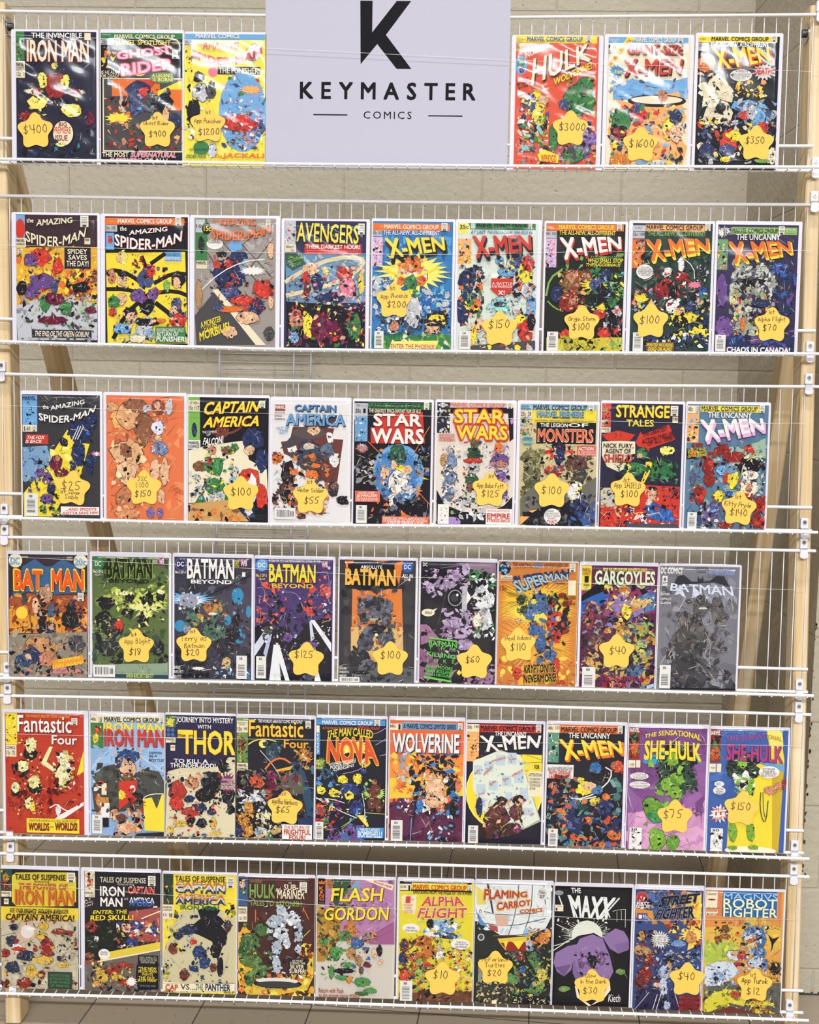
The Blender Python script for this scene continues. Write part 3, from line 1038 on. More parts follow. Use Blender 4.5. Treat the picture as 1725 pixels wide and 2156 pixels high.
F -536 418 390 1250 80 102 Y,V,R,K,O,c8b880,N
B O -270 628 55 171
B N 89 1076 239 102
P N -603 383 853 371 865 80 -574 58
B P 51 307 375 96
F -560 144 852 405 24 205 B,N,P,k
T W -597 34 735 157 b45:CHAOS IN CANADA!
BH -838 54 -621 400
@16 2 -7179 -2327 1775 2749 -851 836 2667 3a393c
X 244 674 -4 397 $25,-31,52,186|1st Silver,-52,-93,83|Sable,-21,-196,93
R b -839 2009 -522 2647
T N -827 2540 -536 2630 b30:MARVEL
F -770 2028 -575 2510 8 118 K,2a3040
R C -841 1865 -527 2008
T K -813 1879 -666 1978:$.60
CC -632 1876 -534 1997
L g 4 -506 2494 66 2674 755 2446
L g 4 -453 2632 -109 2330
L g 4 135 2675 341 2405 825 2584
F -490 2358 825 2686 14 208 2c2c30,4a4a50
T W -393 2359 -264 2447 b20:the
Q W -220 2328 514 2476 514 2579 -230 2423 b25:AMAZING
Q W -474 2118 720 2309 773 2464 -490 2282 b30 a-139 sK,10,-14:SPIDER-MAN
P Y -836 528 -466 984 130 1923 302 1651 613 1622 402 930 122 580 -195 38 -823 26
R R -774 1605 -286 1806
Q W -745 1702 -363 1708 -349 1784 -730 1778 b25 i10:THE FOX
Q W -773 1616 -419 1622 -405 1694 -759 1688 b25 i10:IS BACK
P 7a9ab8 -837 1528 -323 1572 -187 1196 -781 771 -843 805
F -843 805 -219 1539 40 125 b,K,n,7a9ab8,4a6a90
F -296 572 405 1584 30 208 Y,d8c030,f0e878
B N 407 1893 312 278
B k 59 1647 125 125
B N 650 2103 173 243
L W 17 250 1719 373 1995
L W 17 302 1720 425 1996
L W 17 354 1721 477 1980
B N 370 1412 173 347
B N 611 1175 104 278
F 193 927 754 2173 30 139 N,K,1c2a44,B
S f 768 1412 139 56 12
E W 768 1412 35 42
B m -117 1197 173 208
B S -82 1301 69 76
B m -14 992 208 104
B P -466 984 139 104
B P -293 849 139 139
B N -225 643 125 139
B P -331 433 173 139
B N 264 1135 83 104
F -718 80 125 1132 34 139 P,N,K,Y
F -474 32 120 269 16 139 K,V,Y,d
R W -14 86 822 264
Q R 91 171 763 184 763 246 92 234 b30 i8:...AND SPIDEY'S
Q R 21 87 808 108 808 171 22 149 b30 i8:GOTTA SAVE HIM!
BH -795 44 -512 534
@17 2 -5370 -2337 1804 2757 -834 846 2686 dc7448
X -8 719 0 396 JSC,-41,185,93|1:100,-51,51,113|$150,-31,-134,134
F -822 1 840 2726 40 415 dc7448,e08050,d66c42,e48a58
B o -572 2191 207 277
B d8a070 -365 2263 311 380
B 8a5a40 -192 2470 346 173
B d89868 -709 2428 173 138
B 8a5a40 -20 1995 242 449
B e0b080 -367 1441 449 380
B 8a5a40 -401 1509 173 207
B e8bc90 -402 1027 311 311
B c07850 -369 476 311 346
B d89060 -370 130 346 138
B l 49 2406 138 104
B l 531 2448 104 207
B 8a4a38 290 2444 173 207
B s 273 2478 83 111
B e0dce8 290 2000 173 207
B s 290 1761 104 124
B 7088b0 325 1556 228 173
B s 221 1107 138 311
B s 428 1042 124 380
B s 359 524 104 207
B 7a68a0 134 174 104 138
B 7a68a0 324 178 83 138
F -717 124 -20 2371 40 159 d8a070,8a5a40,c88860,e8bc90,a06848
F 48 1310 600 2552 20 104 8a4a38,e0dce8,s,7088b0
L 8a4a38 7 515 630 601 770 705 789
L 8a4a38 7 584 649 740 738
@18 2 -3569 -2347 1782 2745 -862 869 2685 K
X 285 644 0 394 $100,0,31,164
R v -863 2380 -616 2690
R C -856 2390 -616 2612
T K -836 2527 -630 2595:CAPT. AMERICA
T K -842 2411 -623 2496 b20:15c 117
R v -862 1765 -609 2384
B N -735 1989 69 189
R W -855 1576 -600 1762
T K -841 1673 -614 1738 b25:MARVEL
T K -848 1597 -620 1656 b20:COMICS
Q Y -529 2300 655 2388 688 2626 -496 2590 b35 i15 sr,10,-10:CAPTAIN
Q Y -528 2027 674 2081 707 2320 -495 2266 b35 i15 sr,10,-10:AMERICA
CC 672 2470 797 2628
Q W -552 1907 -243 1929 -243 1980 -552 1958 b10:THE COMING
Q W -459 1857 -373 1865 -373 1913 -459 1905 b10:OF
Q W -545 1667 -97 1709 -98 1880 -511 1822 b35 a-28:FALCON!
P C -855 1542 -441 1652 315 1768 455 1359 835 1160 874 542 -852 407
B 7a3e34 -133 1965 207 172
L 7a3e34 48 -305 2201 -98 1932 143 1936 382 2179
B N 556 1806 276 276
B s 454 1565 138 124
B N 730 1364 172 344
B S -338 1551 103 124
B t -578 1204 207 138
B t 7 1557 172 103
B V 144 1628 103 103
B V -267 1209 241 241
B R -406 1310 48 138
B V -300 796 276 207
B V -576 378 138 241
B V 46 458 138 310
B V -713 133 138 83
F -542 585 110 1627 36 124 V,2f5a38,t,Y,K
B R 458 947 310 276
B W 528 742 138 379
B R 736 574 138 344
B N 462 259 207 207
B W 462 259 96 117
L R 34 220 289 394 33
L R 34 665 882 875 370
F -853 441 -336 1071 30 124 l,b,d,K,n
F 44 871 249 1218 14 90 l,b,K
F -403 346 -58 663 18 103 l,d,b
P c89858 -852 390 46 493 463 34 -852 9
F -852 9 254 393 24 207 c89858,t,K,O
@19 2 -1800 -2345 1742 2721 -823 845 2651 dcd8d4
X 17 598 0 393 1st,-20,316,82|Winter Soldier,0,133,92|$55,20,-82,143
R a05048 -767 2414 -545 2551
T W -755 2459 -551 2532 b25:MARVEL
T d -767 2357 -544 2392 b10:BRUBAKER
T d -766 2287 -613 2328 b10:EPTING
T d -766 2224 -549 2266 b10:D'ARMATA
T 4a78a8 -346 2412 544 2562 b35 sK,13,-16:CAPTAIN
T 6a98c4 -535 2107 747 2376 b35 sK,16,-19:AMERICA
Q 7aa4c4 -726 2015 -445 2026 -458 2089 -733 2072 b25:OUT OF
Q 7aa4c4 -668 1972 -476 1981 -483 2019 -675 2010 b25:TIME
Q 7aa4c4 -661 1921 -492 1930 -492 1975 -661 1965 b25:PART 7
P 6a3a34 -381 2078 33 2085 512 2061 450 1838 706 1826 589 917 333 880 10 1257 -568 1502 -634 1756 -443 1791
B W 418 1869 96 160
B W -394 1633 128 128
B W 519 1394 128 192
P 4a4244 -649 1612 -348 1952 96 2213 572 2348 542 2220 321 2026 -123 1765 -441 1632
E 5a4c4c -29 1957 352 128
B s 66 2022 160 141
B 3c4458 -25 1512 320 352
B c8b8a0 -26 1671 160 96
B 5a6a80 358 1582 192 192
B d 10 1257 256 192
B O -727 1404 160 160
B K -469 1057 192 415
B K -529 672 160 288
F -784 411 390 1519 70 192 d,K,a06040,5c4040,O,c88050,3a3438
B O 43 1067 192 128
F -783 219 400 625 40 160 c86838,O,K,7a4438
L d 13 398 817 553 1203
B 3a3030 495 755 160 192
B 7a5a50 526 820 96 96
B K 689 535 160 109
B K 786 472 128 45
B 5c3430 -172 166 115 83
BV -756 91 -302 340
@20 2 -33 -2329 1729 2693 -830 818 2632 K
R l -828 2242 -547 2595
T d -800 2521 -562 2569:STAR WARS
T K -808 2388 -688 2479 b10:30c
T K -640 2391 -587 2480:1
R V -545 2475 801 2610
T K -523 2494 636 2598 b25:MARVEL COMICS GROUP
CC 657 2475 762 2632
T C -516 2399 588 2481 b25:THE GREATEST SPACE-FANTASY FILM OF ALL!
P R -385 2376 630 2424 658 2077 689 1761 -472 1741 -476 2090 -365 2091
T W -423 2106 615 2386 b35 sK,6,-10:STAR
T W -462 1735 668 2071 b35 sK,6,-10:WARS
R 6a9ac0 -813 1782 -543 2310
F -807 1798 -552 2304 14 96 W,N,s,K,b
S l -652 1642 146 108 13
T R -766 1640 -544 1692 b20:FABULOUS
T R -756 1577 -550 1638 b20:FIRST ISSUE
T R -708 1527 -587 1567 b20:OF 6
S Y 127 1115 701 541 26
E b 127 1115 548 621
E 4a80b8 96 1082 478 548
F -343 564 628 1601 50 191 4a80b8,b,c88858,3a68a0,K
L O 16 -520 1772 -294 1553
L O 16 470 1566 778 2111
L O 16 515 771 808 457
L Y 13 600 1410 789 1508
B 2f5a48 121 1529 223 287
F -99 1302 340 1723 12 108 2f5a48,4a8a68,K,V
B s -160 1110 115 159
B s 29 1272 83 127
B s 317 1182 127 127
B s 190 1180 96 96
B Y 173 1227 127 83
B W 130 924 255 318
B W 9 538 115 191
B l 356 768 191 127
F -215 566 478 1089 24 127 W,l,d,c,s
F -795 875 -357 1520 34 191 K,2a2a30,g,l,d
F -495 16 837 585 50 191 K,2a2a38,6a6a78,g,O,d
F 478 1089 785 1731 20 159 K,d,g,n
L f 10 -515 1422 -353 1266
L R 10 -478 1072 -157 950
R d86848 -790 485 -256 719
Q W -712 653 -377 665 -377 704 -712 691 b20 i8:ENTER: LUKE
Q W -753 582 -312 596 -313 654 -753 639 b25 i8:SKYWALKER!
T W -765 537 -295 577:WILL HE SAVE THE GALAXY
T W -764 498 -295 539:OR DESTROY IT?
R d86848 -207 5 797 185
T W -177 118 717 167 b10 i10:MARVEL'S EPIC OFFICIAL ADAPTATION OF
T W -192 67 766 123 b10 i10:THE PHENOMENAL 20th CENTURY FOX MOVIE!
T W -95 17 687 77 b25 i10:A FILM BY GEORGE LUCAS
BH -768 27 -533 416
@21 2 1733 -2312 1733 2685 -826 816 2624 dcd0c0
X 327 788 -2 390 1st,20,284,81|App Boba Fett,10,81,101|$125,10,-91,142
R c8b8b0 -552 2519 647 2652
T d86848 -552 2534 622 2635 b25:MARVEL COMICS GROUP
R k -833 1970 -554 2623
P W -822 2565 -712 2620 -591 2568 -710 2510
T K -780 2534 -632 2593 b10:42 50c
F -827 1986 -558 2496 18 108 c8b060,l,g,k,W
CC 656 2513 767 2644
P K -552 2512 791 2534 807 1871 729 1807 684 2406 -549 2386
T R -475 2160 634 2500 b50 oR40:STAR
T R -437 1812 705 2170 b50 oR40:WARS
T Y -463 2185 612 2487 b30:STAR
T Y -412 1838 683 2147 b30:WARS
S c8b8b0 -609 1885 209 133 17
T d86848 -778 1914 -446 1961 b15:AND NOW-THE
T d86848 -768 1857 -439 1907 b25:BOUNTY
T d86848 -785 1793 -428 1850 b25:HUNTERS!
E p 766 2250 32 70
P K -811 763 -639 446 -254 294 256 271 634 438 820 633 850 42 -797 11
E p -473 65 190 114
E v -470 274 32 44
F -797 27 836 633 30 127 K,k,2a2030,3a2a48
F -314 100 315 464 16 190 W,l,K
B b8b0a8 -551 1626 82 95
B 7a8aa8 -530 1373 159 222
B c09060 -673 1402 95 159
B 6a7a98 -523 1023 159 190
B 5a6a88 -516 672 127 190
F -704 509 -314 1694 46 114 l,6a7a98,c09060,d,W,n
B V -31 1794 108 127
B 8a3a34 -29 1730 82 51
B 2f4a34 -25 1540 190 190
B R -22 1382 254 76
B l -19 1254 159 127
B 3a5a3c -62 999 159 190
B 8a4a40 -105 807 82 127
B l -163 519 114 108
F -257 453 254 1830 44 121 2f4a34,l,R,d,V,K
B O 495 1676 127 140
B P 517 1391 222 190
B S 519 1327 222 76
B P 526 1010 190 222
B P 627 725 95 190
F 313 592 731 1743 34 127 P,S,p,l,K
R W -775 28 -538 448
F -744 60 -569 416 10 63 K,l,W
R W 255 31 810 371
T R 268 303 763 351:THE OFFICIAL ADAPTATION OF
T R 274 156 781 275 b45:EMPIRE
T R 276 80 784 153 b30:STRIKES BACK
@22 2 3489 -2304 1748 2684 -808 833 2614 c8b888
X -106 783 0 389 $100,-10,0,162
R 8ab0c0 -826 2480 789 2619
T K -797 2541 -621 2581:MARVEL
T K -796 2488 -601 2529:PREMIERE
T K -543 2485 594 2597 b25:MARVEL COMICS GROUP
CC 631 2489 739 2641
R C -815 2330 -562 2469
T K -800 2356 -693 2445 b10:25c
T K -657 2359 -584 2446:28
R Y -548 2206 793 2492
T b -464 2336 530 2472 b30 sK,8,-8:MARVEL PREMIERE
T K -124 2303 233 2347 b15:FEATURING
T a88828 -510 2229 761 2296:GHOST RIDER  MAN-THING  MORBIUS  WEREWOLF BY NIGHT
R K -461 1770 800 2228
T W -383 2126 199 2211 b25:THE LEGION
T W 208 2136 631 2218 b25:OF
T W -439 1800 748 2100 b40:MONSTERS
T E06030 -432 1815 736 2092 b25:MONSTERS
F -805 1941 -483 2324 22 113 t,K,V,g,b,S
S 5a98a8 -648 1819 174 128 16
T k -754 1863 -547 1897:THE MOST
T Y -779 1772 -515 1822 b20:TEAM-UP
T k -725 1727 -563 1756:OF ALL!
F -304 1212 813 1799 30 189 c8b888,d8c898,b8a878
R d86048 406 1520 807 1742
T W 433 1641 759 1715 b25:ACTION
T W 427 1581 788 1625:IN THE MIGHTY
T W 428 1535 789 1579:MARVEL MANNER!
B K 31 1710 189 151
B N 35 1559 136 264
B R -200 1593 151 53
B R 253 1600 151 53
F -230 1289 323 1791 18 128 N,K,s,R
B 7a7448 -575 1473 227 227
B 6a6848 -548 1132 227 340
B 5a5a40 -519 752 227 302
F -758 443 -277 1667 70 136 6a6848,8a8458,4a4a38,K,a09868
B 5a3a34 449 1339 227 227
B 6a4a3a 260 1336 136 151
B 3a4a40 493 1112 189 151
B 5a3a34 685 1002 76 113
F 197 879 745 1533 34 136 5a3a34,7a5040,K,3a4a40
S r -56 1141 189 91 13
F -260 985 223 1297 16 136 r,R,P,d
P 6a685c -773 595 -374 983 240 690 833 1081 864 16 -759 -15
P K -766 -15 -698 292 -171 454 282 539 751 14
F -766 -15 279 615 24 189 K,d,6a685c
P o -604 332 -396 366 -508 295
P o -760 23 -764 214 -563 210
B W 371 731 166 227
F 225 538 554 962 18 98 W,Y,o,K
B N 551 391 264 264
B n 669 203 189 227
F 258 4 844 701 34 166 N,n,B,K
E W -81 227 181 166
T K -224 316 -55 357 b10:STAY BACK!
T K -242 262 68 306:EVEN WE DON'T
T K -240 209 77 253:STAND A CHANCE
T K -178 157 18 198:AGAINST...
S W -94 112 159 76 11
T R -199 65 27 145 b30:THAT!
@23 2 5278 -2304 1781 2713 -870 840 2653 2c2a3c
X -280 827 -2 387 1st,-40,211,91|App SHIELD,-10,91,111|$100,30,-91,141
R c84a3c -885 2148 -678 2662
B S -794 2499 83 98
B S -786 2255 83 98
F -874 2159 -692 2632 10 83 K,S,W
R C -881 2027 -678 2144
T K -872 2088 -692 2128 b10:MARVEL
T K -780 2036 -683 2083:12c
T Y -579 2352 557 2626 b30 sr,8,-8:STRANGE
T Y -355 2168 229 2317 b25:TALES
CC 575 2405 733 2618
R C 625 2256 740 2393
T K 638 2309 726 2370 b20:135
P R -861 1982 -551 2070 -476 2072 -154 1994 -263 1868 -413 1839 -582 1836 -752 1871
B R -515 1977 98 113
P C -853 1839 -489 1860 -150 1851 -140 1549 -283 1301 -488 1203 -736 1312 -844 1537
T K -823 1696 -186 1805 b20:NICK FURY,
T K -782 1591 -239 1691 b20:AGENT OF
T R -814 1402 -198 1579 b15 sK,8,-8:SHIELD
L K 8 -579 1360 -415 1299
L K 8 -577 1285 -428 1355
P R -142 1832 -44 2060 -4 2004 551 2221 591 2146 693 1903 155 1706 143 1630 80 1723 -71 1739
Q K 5 1948 511 2096 507 2194 2 2042 b10:THE GREATEST
Q K -5 1797 653 1985 650 2091 -9 1899 b15 i8:ACTION-THRILLER
Q K 109 1761 656 1910 653 1985 106 1837 b10:OF ALL TIME!
B V 9 1590 150 150
B s -46 1551 75 60
B V 357 1294 339 226
B V -170 1284 301 188
B 2f6a40 547 1221 188 226
P Y 89 1421 239 1443 173 1177 66 967 -9 965 77 1213
B y -282 1244 75 150
B y 532 1674 188 128
F -536 937 761 1565 50 166 V,2f5a38,3a8050,K,24402c
P R -836 475 -310 941 822 904 832 50 -849 2
P c8b898 -855 855 -496 862 -447 482 -842 418
F -841 399 -458 843 24 113 c8b898,b,K,d
F 433 118 822 885 30 166 R,8a2a26,K,5a5058
B s 243 742 120 166
B K 239 856 113 53
F 82 492 408 878 14 98 s,K,t
B B 274 382 226 226
B W 192 570 60 90
B B 542 273 226 188
B R -628 213 226 188
B s -404 331 188 113
F -830 3 -296 485 26 166 R,d86048,K,8a2a26
L y 15 -332 447 -220 487 -139 298 10 358 164 285 388 346
B W 33 225 188 113
F -282 29 685 503 40 150 B,K,W,R,N
R 4a4a50 -281 13 811 106
@24 2 7079 -2304 1788 2723 -860 844 2663 5a7a94
X 277 481 -4 386 1st,-20,241,90|Kitty Pryde,-20,80,100|$140,0,-100,140
R C -884 2471 -620 2633
T K -870 2516 -761 2608 b10:40c
T K -697 2489 -634 2610:129
R Y -593 2506 754 2637
T K -579 2521 598 2627 b25:MARVEL COMICS GROUP
CC 640 2504 746 2663
T W -439 2381 480 2501 b25:THE UNCANNY
R o -862 1851 -614 2461
F -844 1870 -626 2382 20 97 Y,N,K,b,s,C
Q F -448 1802 796 2067 786 2311 -596 2288 b40 oM25:X-MEN
Q W -481 1884 767 2142 708 2392 -625 2344 b35 sF,19,-30:X-MEN
P K -858 1719 -427 1746 -401 1539 -850 1493
Q Y -840 1637 -452 1704 -454 1749 -842 1712:SAVE US FROM
Q Y -838 1584 -450 1644 -451 1689 -840 1644 b10 i8:THE KNIGHTS
Q Y -836 1524 -440 1576 -442 1629 -838 1576 b10 i8:OF HELLFIRE!
F -798 15 806 1823 90 225 8aa090,5a7a78,a8b8a8,4a5a68,98a8a0
P 9ab09a 83 1623 800 1974 813 1635 209 1285
F 128 1435 801 1936 12 150 9ab09a,V,5a7a58
B r -107 1695 225 112
B r 161 1549 300 150
B r -394 1350 150 225
B R 453 1742 112 112
B r -347 1086 150 187
B r -560 742 150 262
F -740 511 563 1819 60 172 r,R,8a3a34,K,6a2a2a
B b -54 1281 187 150
B Y 141 1095 150 225
B R -11 1130 60 187
B 6a8ab0 96 1283 150 97
B Y -145 711 135 150
B B 77 791 90 75
B K 505 1366 300 225
L y 15 308 1136 353 1439 571 1593 797 1560
B W 513 1177 225 150
B S 530 1215 75 97
B C 487 874 225 187
B S 486 893 97 112
F 307 682 796 1597 34 150 K,W,C,t,l
B r 726 538 150 225
B r 701 196 225 150
F 331 37 829 767 30 172 r,R,K,8a3a34
B 6a5a8a -358 366 225 225
F -572 19 84 602 36 172 6a5a8a,4a4a78,K,C,b
B r 28 107 225 82
B 5a5a80 -724 1118 60 225
BH -798 15 -600 369
@25 3 -7510 -5805 1784 2755 -856 882 2683 3a3034
P 3f5f88 -538 2416 -276 2584 -49 2426 97 2429 343 2596 667 2424 875 1891 794 1857 403 1833 11 1792 -445 1864 -773 1727 -755 1858
E C -693 2543 147 157
T b -792 2457 -595 2623 b30:DC
E C 732 2546 150 157
T b 609 2465 869 2623 b25:20c
T C -543 2618 -405 2647 b20:BATMAN
T C 440 2614 571 2649:THE FANTASTIC
T C 440 2566 570 2601:WORLD
T Y -732 1884 -82 2367 b50 oY20:BAT
T Y 93 1888 829 2385 b50 oY20:MAN
T E85a20 -712 1904 -102 2347 b35 sr,10,-10:BAT
T E85a20 110 1908 803 2365 b35 sr,10,-10:MAN
CC 679 1691 810 1864
P a05030 -838 1725 -381 1767 875 1826 871 1008 -846 972
P e0902f -841 1431 873 1401 871 976 -846 939
F -846 972 875 1793 60 261 c87030,a05030,e0a040,8a4028,d88030
E f0c840 -564 1397 131 137
B c09070 -54 1807 196 229
B s -252 1541 98 229
B K -123 1315 131 196
B K -93 1053 163 196
B 4a5a70 90 1450 118 196
B e8c040 89 1270 78 39
B N 104 1058 118 196
B K 497 1263 261 229
B K 531 1525 131 131
B d 532 1623 52 111
B d -496 1700 78 144
L d 13 -415 1538 -323 852
F -258 787 859 1793 50 150 K,2a2420,3a2c28,N,c09070
F -715 975 -320 1213 12 98 K,4a2a20
P 8a8070 -847 906 871 1008 866 6 -856 -33
F -856 -33 871 976 70 196 8a8070,a89a80,K,6a6258,9a8a70
B c08858 -194 690 392 229
B b08050 68 597 196 196
B N -359 456 294 229
B 2f5070 -524 354 229 196
B s -425 422 85 98
B c07860 0 365 196 163
B 4a4a50 657 741 196 261
B c88080 359 143 425 98
F -725 -14 789 843 60 150 K,c08858,N,d,c88070
P e0902f 115 368 787 498 812 317 114 170
Q Y 246 321 705 407 705 486 246 387 b25:DEMON
Q Y 124 177 779 297 780 376 124 263 b25 i8:LIVES AGAIN!
@26 3 -5693 -5797 1788 2762 -832 842 2658 5a6a3c
X 142 724 0 400 1st,-62,250,83|App Blight,21,104,114|$18,-31,-135,146
F -821 2048 845 2699 44 228 5a6a3c,7a8a4c,3a4a30,8a9a58,2c3828
S c8d060 277 1745 1074 195 30
S e0e088 342 1583 553 130 24
F -764 1527 797 2081 40 163 a8b850,7a8a40,5a6a34,c8d060
E 2f6a4a -695 2506 130 143
E V -695 2506 111 124
T W -760 2446 -624 2556 b20:DC
T W -800 2302 -592 2372 b20:No.3 OF 6
T W -761 2238 -631 2280:MAY
T 1f2418 -508 2191 489 2627 b35 s8aa040,16,-13:BATMAN
T 1f2418 -453 2095 424 2184 b30:BEYOND
R M 609 2483 764 2658
T W 505 2530 602 2603:ADVENTURES
T W 641 2516 745 2632 b20:WB
B K -536 1630 260 163
B K -570 1270 228 260
B 2a2c2c -375 1078 293 293
B R -244 1146 117 195
F -833 806 -374 1340 34 143 c8d060,K,7a8a40,d
B K -48 1444 163 130
B K 375 1714 163 195
B K 277 1288 143 195
B e0e088 375 1486 98 195
B K -15 1771 130 98
B K 667 1818 117 130
B e8e8a0 -145 1867 130 65
B e8e8a0 667 1916 130 65
F -310 1014 765 1983 40 143 K,c8d060,e0e088,3a4a28,1f2418
B 2a2c2c -507 682 326 228
B K -247 293 130 163
B K 602 706 163 260
B K 700 314 111 195
F -835 313 830 973 50 195 4a5a50,3a4a40,6a7a68,K,2c3434
P 8a9a80 -829 280 830 350 830 21 -830 -17
L 4a5a50 7 -247 326 -379 -6
L 4a5a50 7 341 339 439 12
F -830 -17 830 350 14 195 7a8a74,8a9a80
R 2c4450 -830 -33 830 86
T c8d060 -78 13 520 106 b15:BAKER-BURCHETT-BEATTY
BV -810 17 -329 284
@27 3 -3887 -5789 1770 2758 -840 839 2675 3a3a44
X -403 764 0 399 1st,-31,300,83|Terry as,-10,145,114|Batman,10,-10,104|$20,-31,-166,135
F -841 1816 832 2693 60 195 3a3a44,4a4a58,2c2c38,5a5a68
P 4a4450 835 2175 -101 1766 -424 1368 226 859 844 676
L K 19 -263 1763 834 2305
L 5a5a68 13 -328 1826 801 2401
E 5a5a88 -702 2517 130 143
E N -702 2517 104 117
T W -776 2467 -628 2574 b20:DC
T W -815 2317 -589 2380 b20:No.2 OF 6
T W -562 2205 471 2654 b35 sK,13,-13:BATMAN
T W -475 2103 415 2193 b30:BEYOND
P M 581 2656 768 2660 736 2497 672 2431 601 2494
T W 607 2501 742 2627 b20:WB
T Y 478 2492 574 2623:SERIES
R W 634 2268 705 2367
S b -523 1757 584 162 17
S W -506 1725 357 130 16
E 9a9aa8 -523 1725 195 162
F -749 1459 -296 1925 26 97 W,l,d,8a8a98,b
E 3a88b0 539 1861 130 162
E 3a88b0 -716 1166 117 130
E 3a88b0 576 965 130 162
E 3a88b0 322 1319 78 117
E 3a88b0 781 1508 58 130
F 421 864 674 2010 12 110 K,b,3a88b0
B c88a4a 29 1573 227 195
B a86a3c -101 1603 130 130
B W -3 1442 117 45
B K 61 1688 97 32
B e0a838 -327 1354 162 130
B 4a6a58 -424 1303 195 195
B 4a6a58 -2 1051 324 292
B 8a8a98 -554 1104 130 130
F -618 776 352 1743 40 143 4a6a58,3a5040,c88a4a,K,5a7a68
B K 421 994 227 195
B 2a2a34 227 728 259 227
B K 516 1323 97 227
B c8a870 294 369 130 162
F -96 196 840 1330 50 162 K,2a2a34,3a3448,4a4458
F -829 -17 -98 656 40 162 K,2a2a34,1c1c24
S W -308 241 162 45 13
L W 10 -227 194 -31 231
T W -833 226 -699 288:BAKER
T W -833 127 -634 191:BURCHETT
T W -832 22 -682 85:BEATTY
F 35 -24 847 283 30 130 b,W,n,K,3a88b0
BV 523 30 754 543
@28 3 -2112 -5780 1763 2732 -858 830 2660 4a3a68
X 271 495 -2 397 $125,-52,103,155
F -829 1262 -201 2136 26 190 d85040,c84838,e06048,K
F 122 1378 777 2347 26 190 d85040,c84838,e06048,K
F -541 916 465 1927 34 190 K,2a2430,1c1820,K
F -314 439 569 1068 24 159 9a98c0,b8b4d8,P,4a3a68
F -846 1357 789 2664 34 190 4a3a68,54427a,403060
L l 6 -831 1613 -736 1615 -734 1232 -797 1230
L l 6 -802 2029 -644 2032 -642 1745 -514 1620
L l 6 587 2406 744 2409 750 1901
L l 6 -263 1944 -10 1949 118 1824
L l 6 -741 2348 -740 2125 -580 2033
L l 6 497 1960 749 1965 794 2220
E l 118 1808 22 25
E l -250 1944 22 25
E l 703 1916 25 29
E l 744 2489 32 35
E 3a7ab0 -711 2523 140 146
E b -711 2523 117 124
T W -793 2474 -635 2579 b25:DC
T Y -836 2267 -602 2335 b20:No.1 OF 6
T Y -772 2204 -629 2239:MAR
T l -559 2599 552 2672 b10:BASED ON THE ALL NEW ANIMATED SERIES ON WB
T Y -556 2154 459 2562 b35 sK,13,-13:BATMAN
T e0b040 -492 2035 416 2133 b30:BEYOND
P M 568 2644 726 2647 706 2488 643 2423 586 2486
T W 592 2502 711 2615 b20:WB
P K -860 1165 -575 1299 -352 1112 31 928 282 1253 598 1388 803 1392 819 -2 -853 -40
F -853 -40 803 1392 60 146 K,4a3a68,2a2430,3a2c50
P c8ccd8 -858 780 -637 1106 -510 1044 -856 523
P b0b8d0 -666 592 -542 1044 -478 1013 -601 497
P e0e0e0 -534 -33 -444 789 -349 791 -279 -27
P e0e0e0 -444 789 -317 792 -88 -23 -183 -25
P c8ccd8 329 1318 376 1319 444 937 365 871
P e0e0e0 344 1350 439 1353 810 849 812 656
P e0e0e0 453 -11 481 424 597 -7
B P -128 956 127 127
B P 350 807 222 95
F -299 471 538 1067 18 114 9a98c0,P,b8b4d8,4a3a68
F 602 940 799 1743 24 82 l,K,W
B d -574 1107 159 108
F -731 783 -352 1208 12 95 W,K,d
T W -440 147 -297 198 b10:BAKER
T W -439 95 -261 138 b10:BURCHETT
T W -439 31 -305 79 b10:BEATTY
B 4a4868 325 99 159 95
BV -821 41 -602 529
@29 3 -306 -5772 1725 2733 -831 814 2670 3c3a3c
X 292 542 0 396 $100,0,72,165
F -812 9 793 2691 50 316 3c3a3c,4a4644,333134,2c2a2c
P d87a3a -552 2030 520 2052 577 458 -563 432
P d87a3a -717 2645 -528 2649 -648 2155
P d87a3a 291 2586 542 2670 456 2146
P e08a4a -245 2686 258 2696 102 2639
P d8b070 -573 1201 549 1225 577 458 -563 432
F -563 432 561 1480 50 139 d8a060,c87838,e0b070,8a5030,a86034
R K -652 2488 354 2587
T W -375 2484 87 2557 b25:ABSOLUTE
P K -711 2122 -591 2600 338 2619 424 2145 395 2017 299 2079 79 2011 -394 2001 -552 2062 -678 2011
T e8b048 -711 2116 387 2487 b50 i0:BATMAN
T W -375 2484 87 2557 b25:ABSOLUTE
E 3a58a0 632 2536 120 126
E B 632 2536 101 107
T W 563 2490 706 2588 b20:DC
T W 522 2293 751 2386 b30 i15:ALL IN
T W 564 2237 649 2276:$4.99
R W 656 2232 699 2284
B 3a3838 -47 2040 126 107
B 5a5c68 -43 1722 348 190
B 6a6c78 -295 1685 158 190
B 6a6c78 211 1664 158 221
B 2c2c30 -43 1770 221 114
B 5a5c68 -8 1500 221 190
B a89a78 -22 1372 190 57
B 3a3a40 -291 1398 126 158
B 3a3a40 215 1409 126 158
B K -35 1180 284 158
B 4a4c58 -252 888 190 284
B 4a4c58 190 961 190 221
B 2c2c30 -374 533 284 284
B K -214 408 114 190
F -435 307 394 2049 60 190 4a4c58,5a5c68,2c2c30,3a3a40,6a6c78
E W -17 1046 32 35
R 5a5a5c -812 -39 817 335
F -812 -39 816 399 34 221 5a5a5c,3a3a3c,6a6a6c,2c2c30
B K -370 212 253 57
T W -810 324 -737 351:SCOTT
T W -809 279 -657 321 b20:SNYDER
T W -808 196 -599 239 b20:DRAGOTTA
T W -807 118 -655 160 b20:MARTIN
BV -806 -4 -369 109
@30 3 1424 -5763 1687 2737 -803 833 2655 2a262c
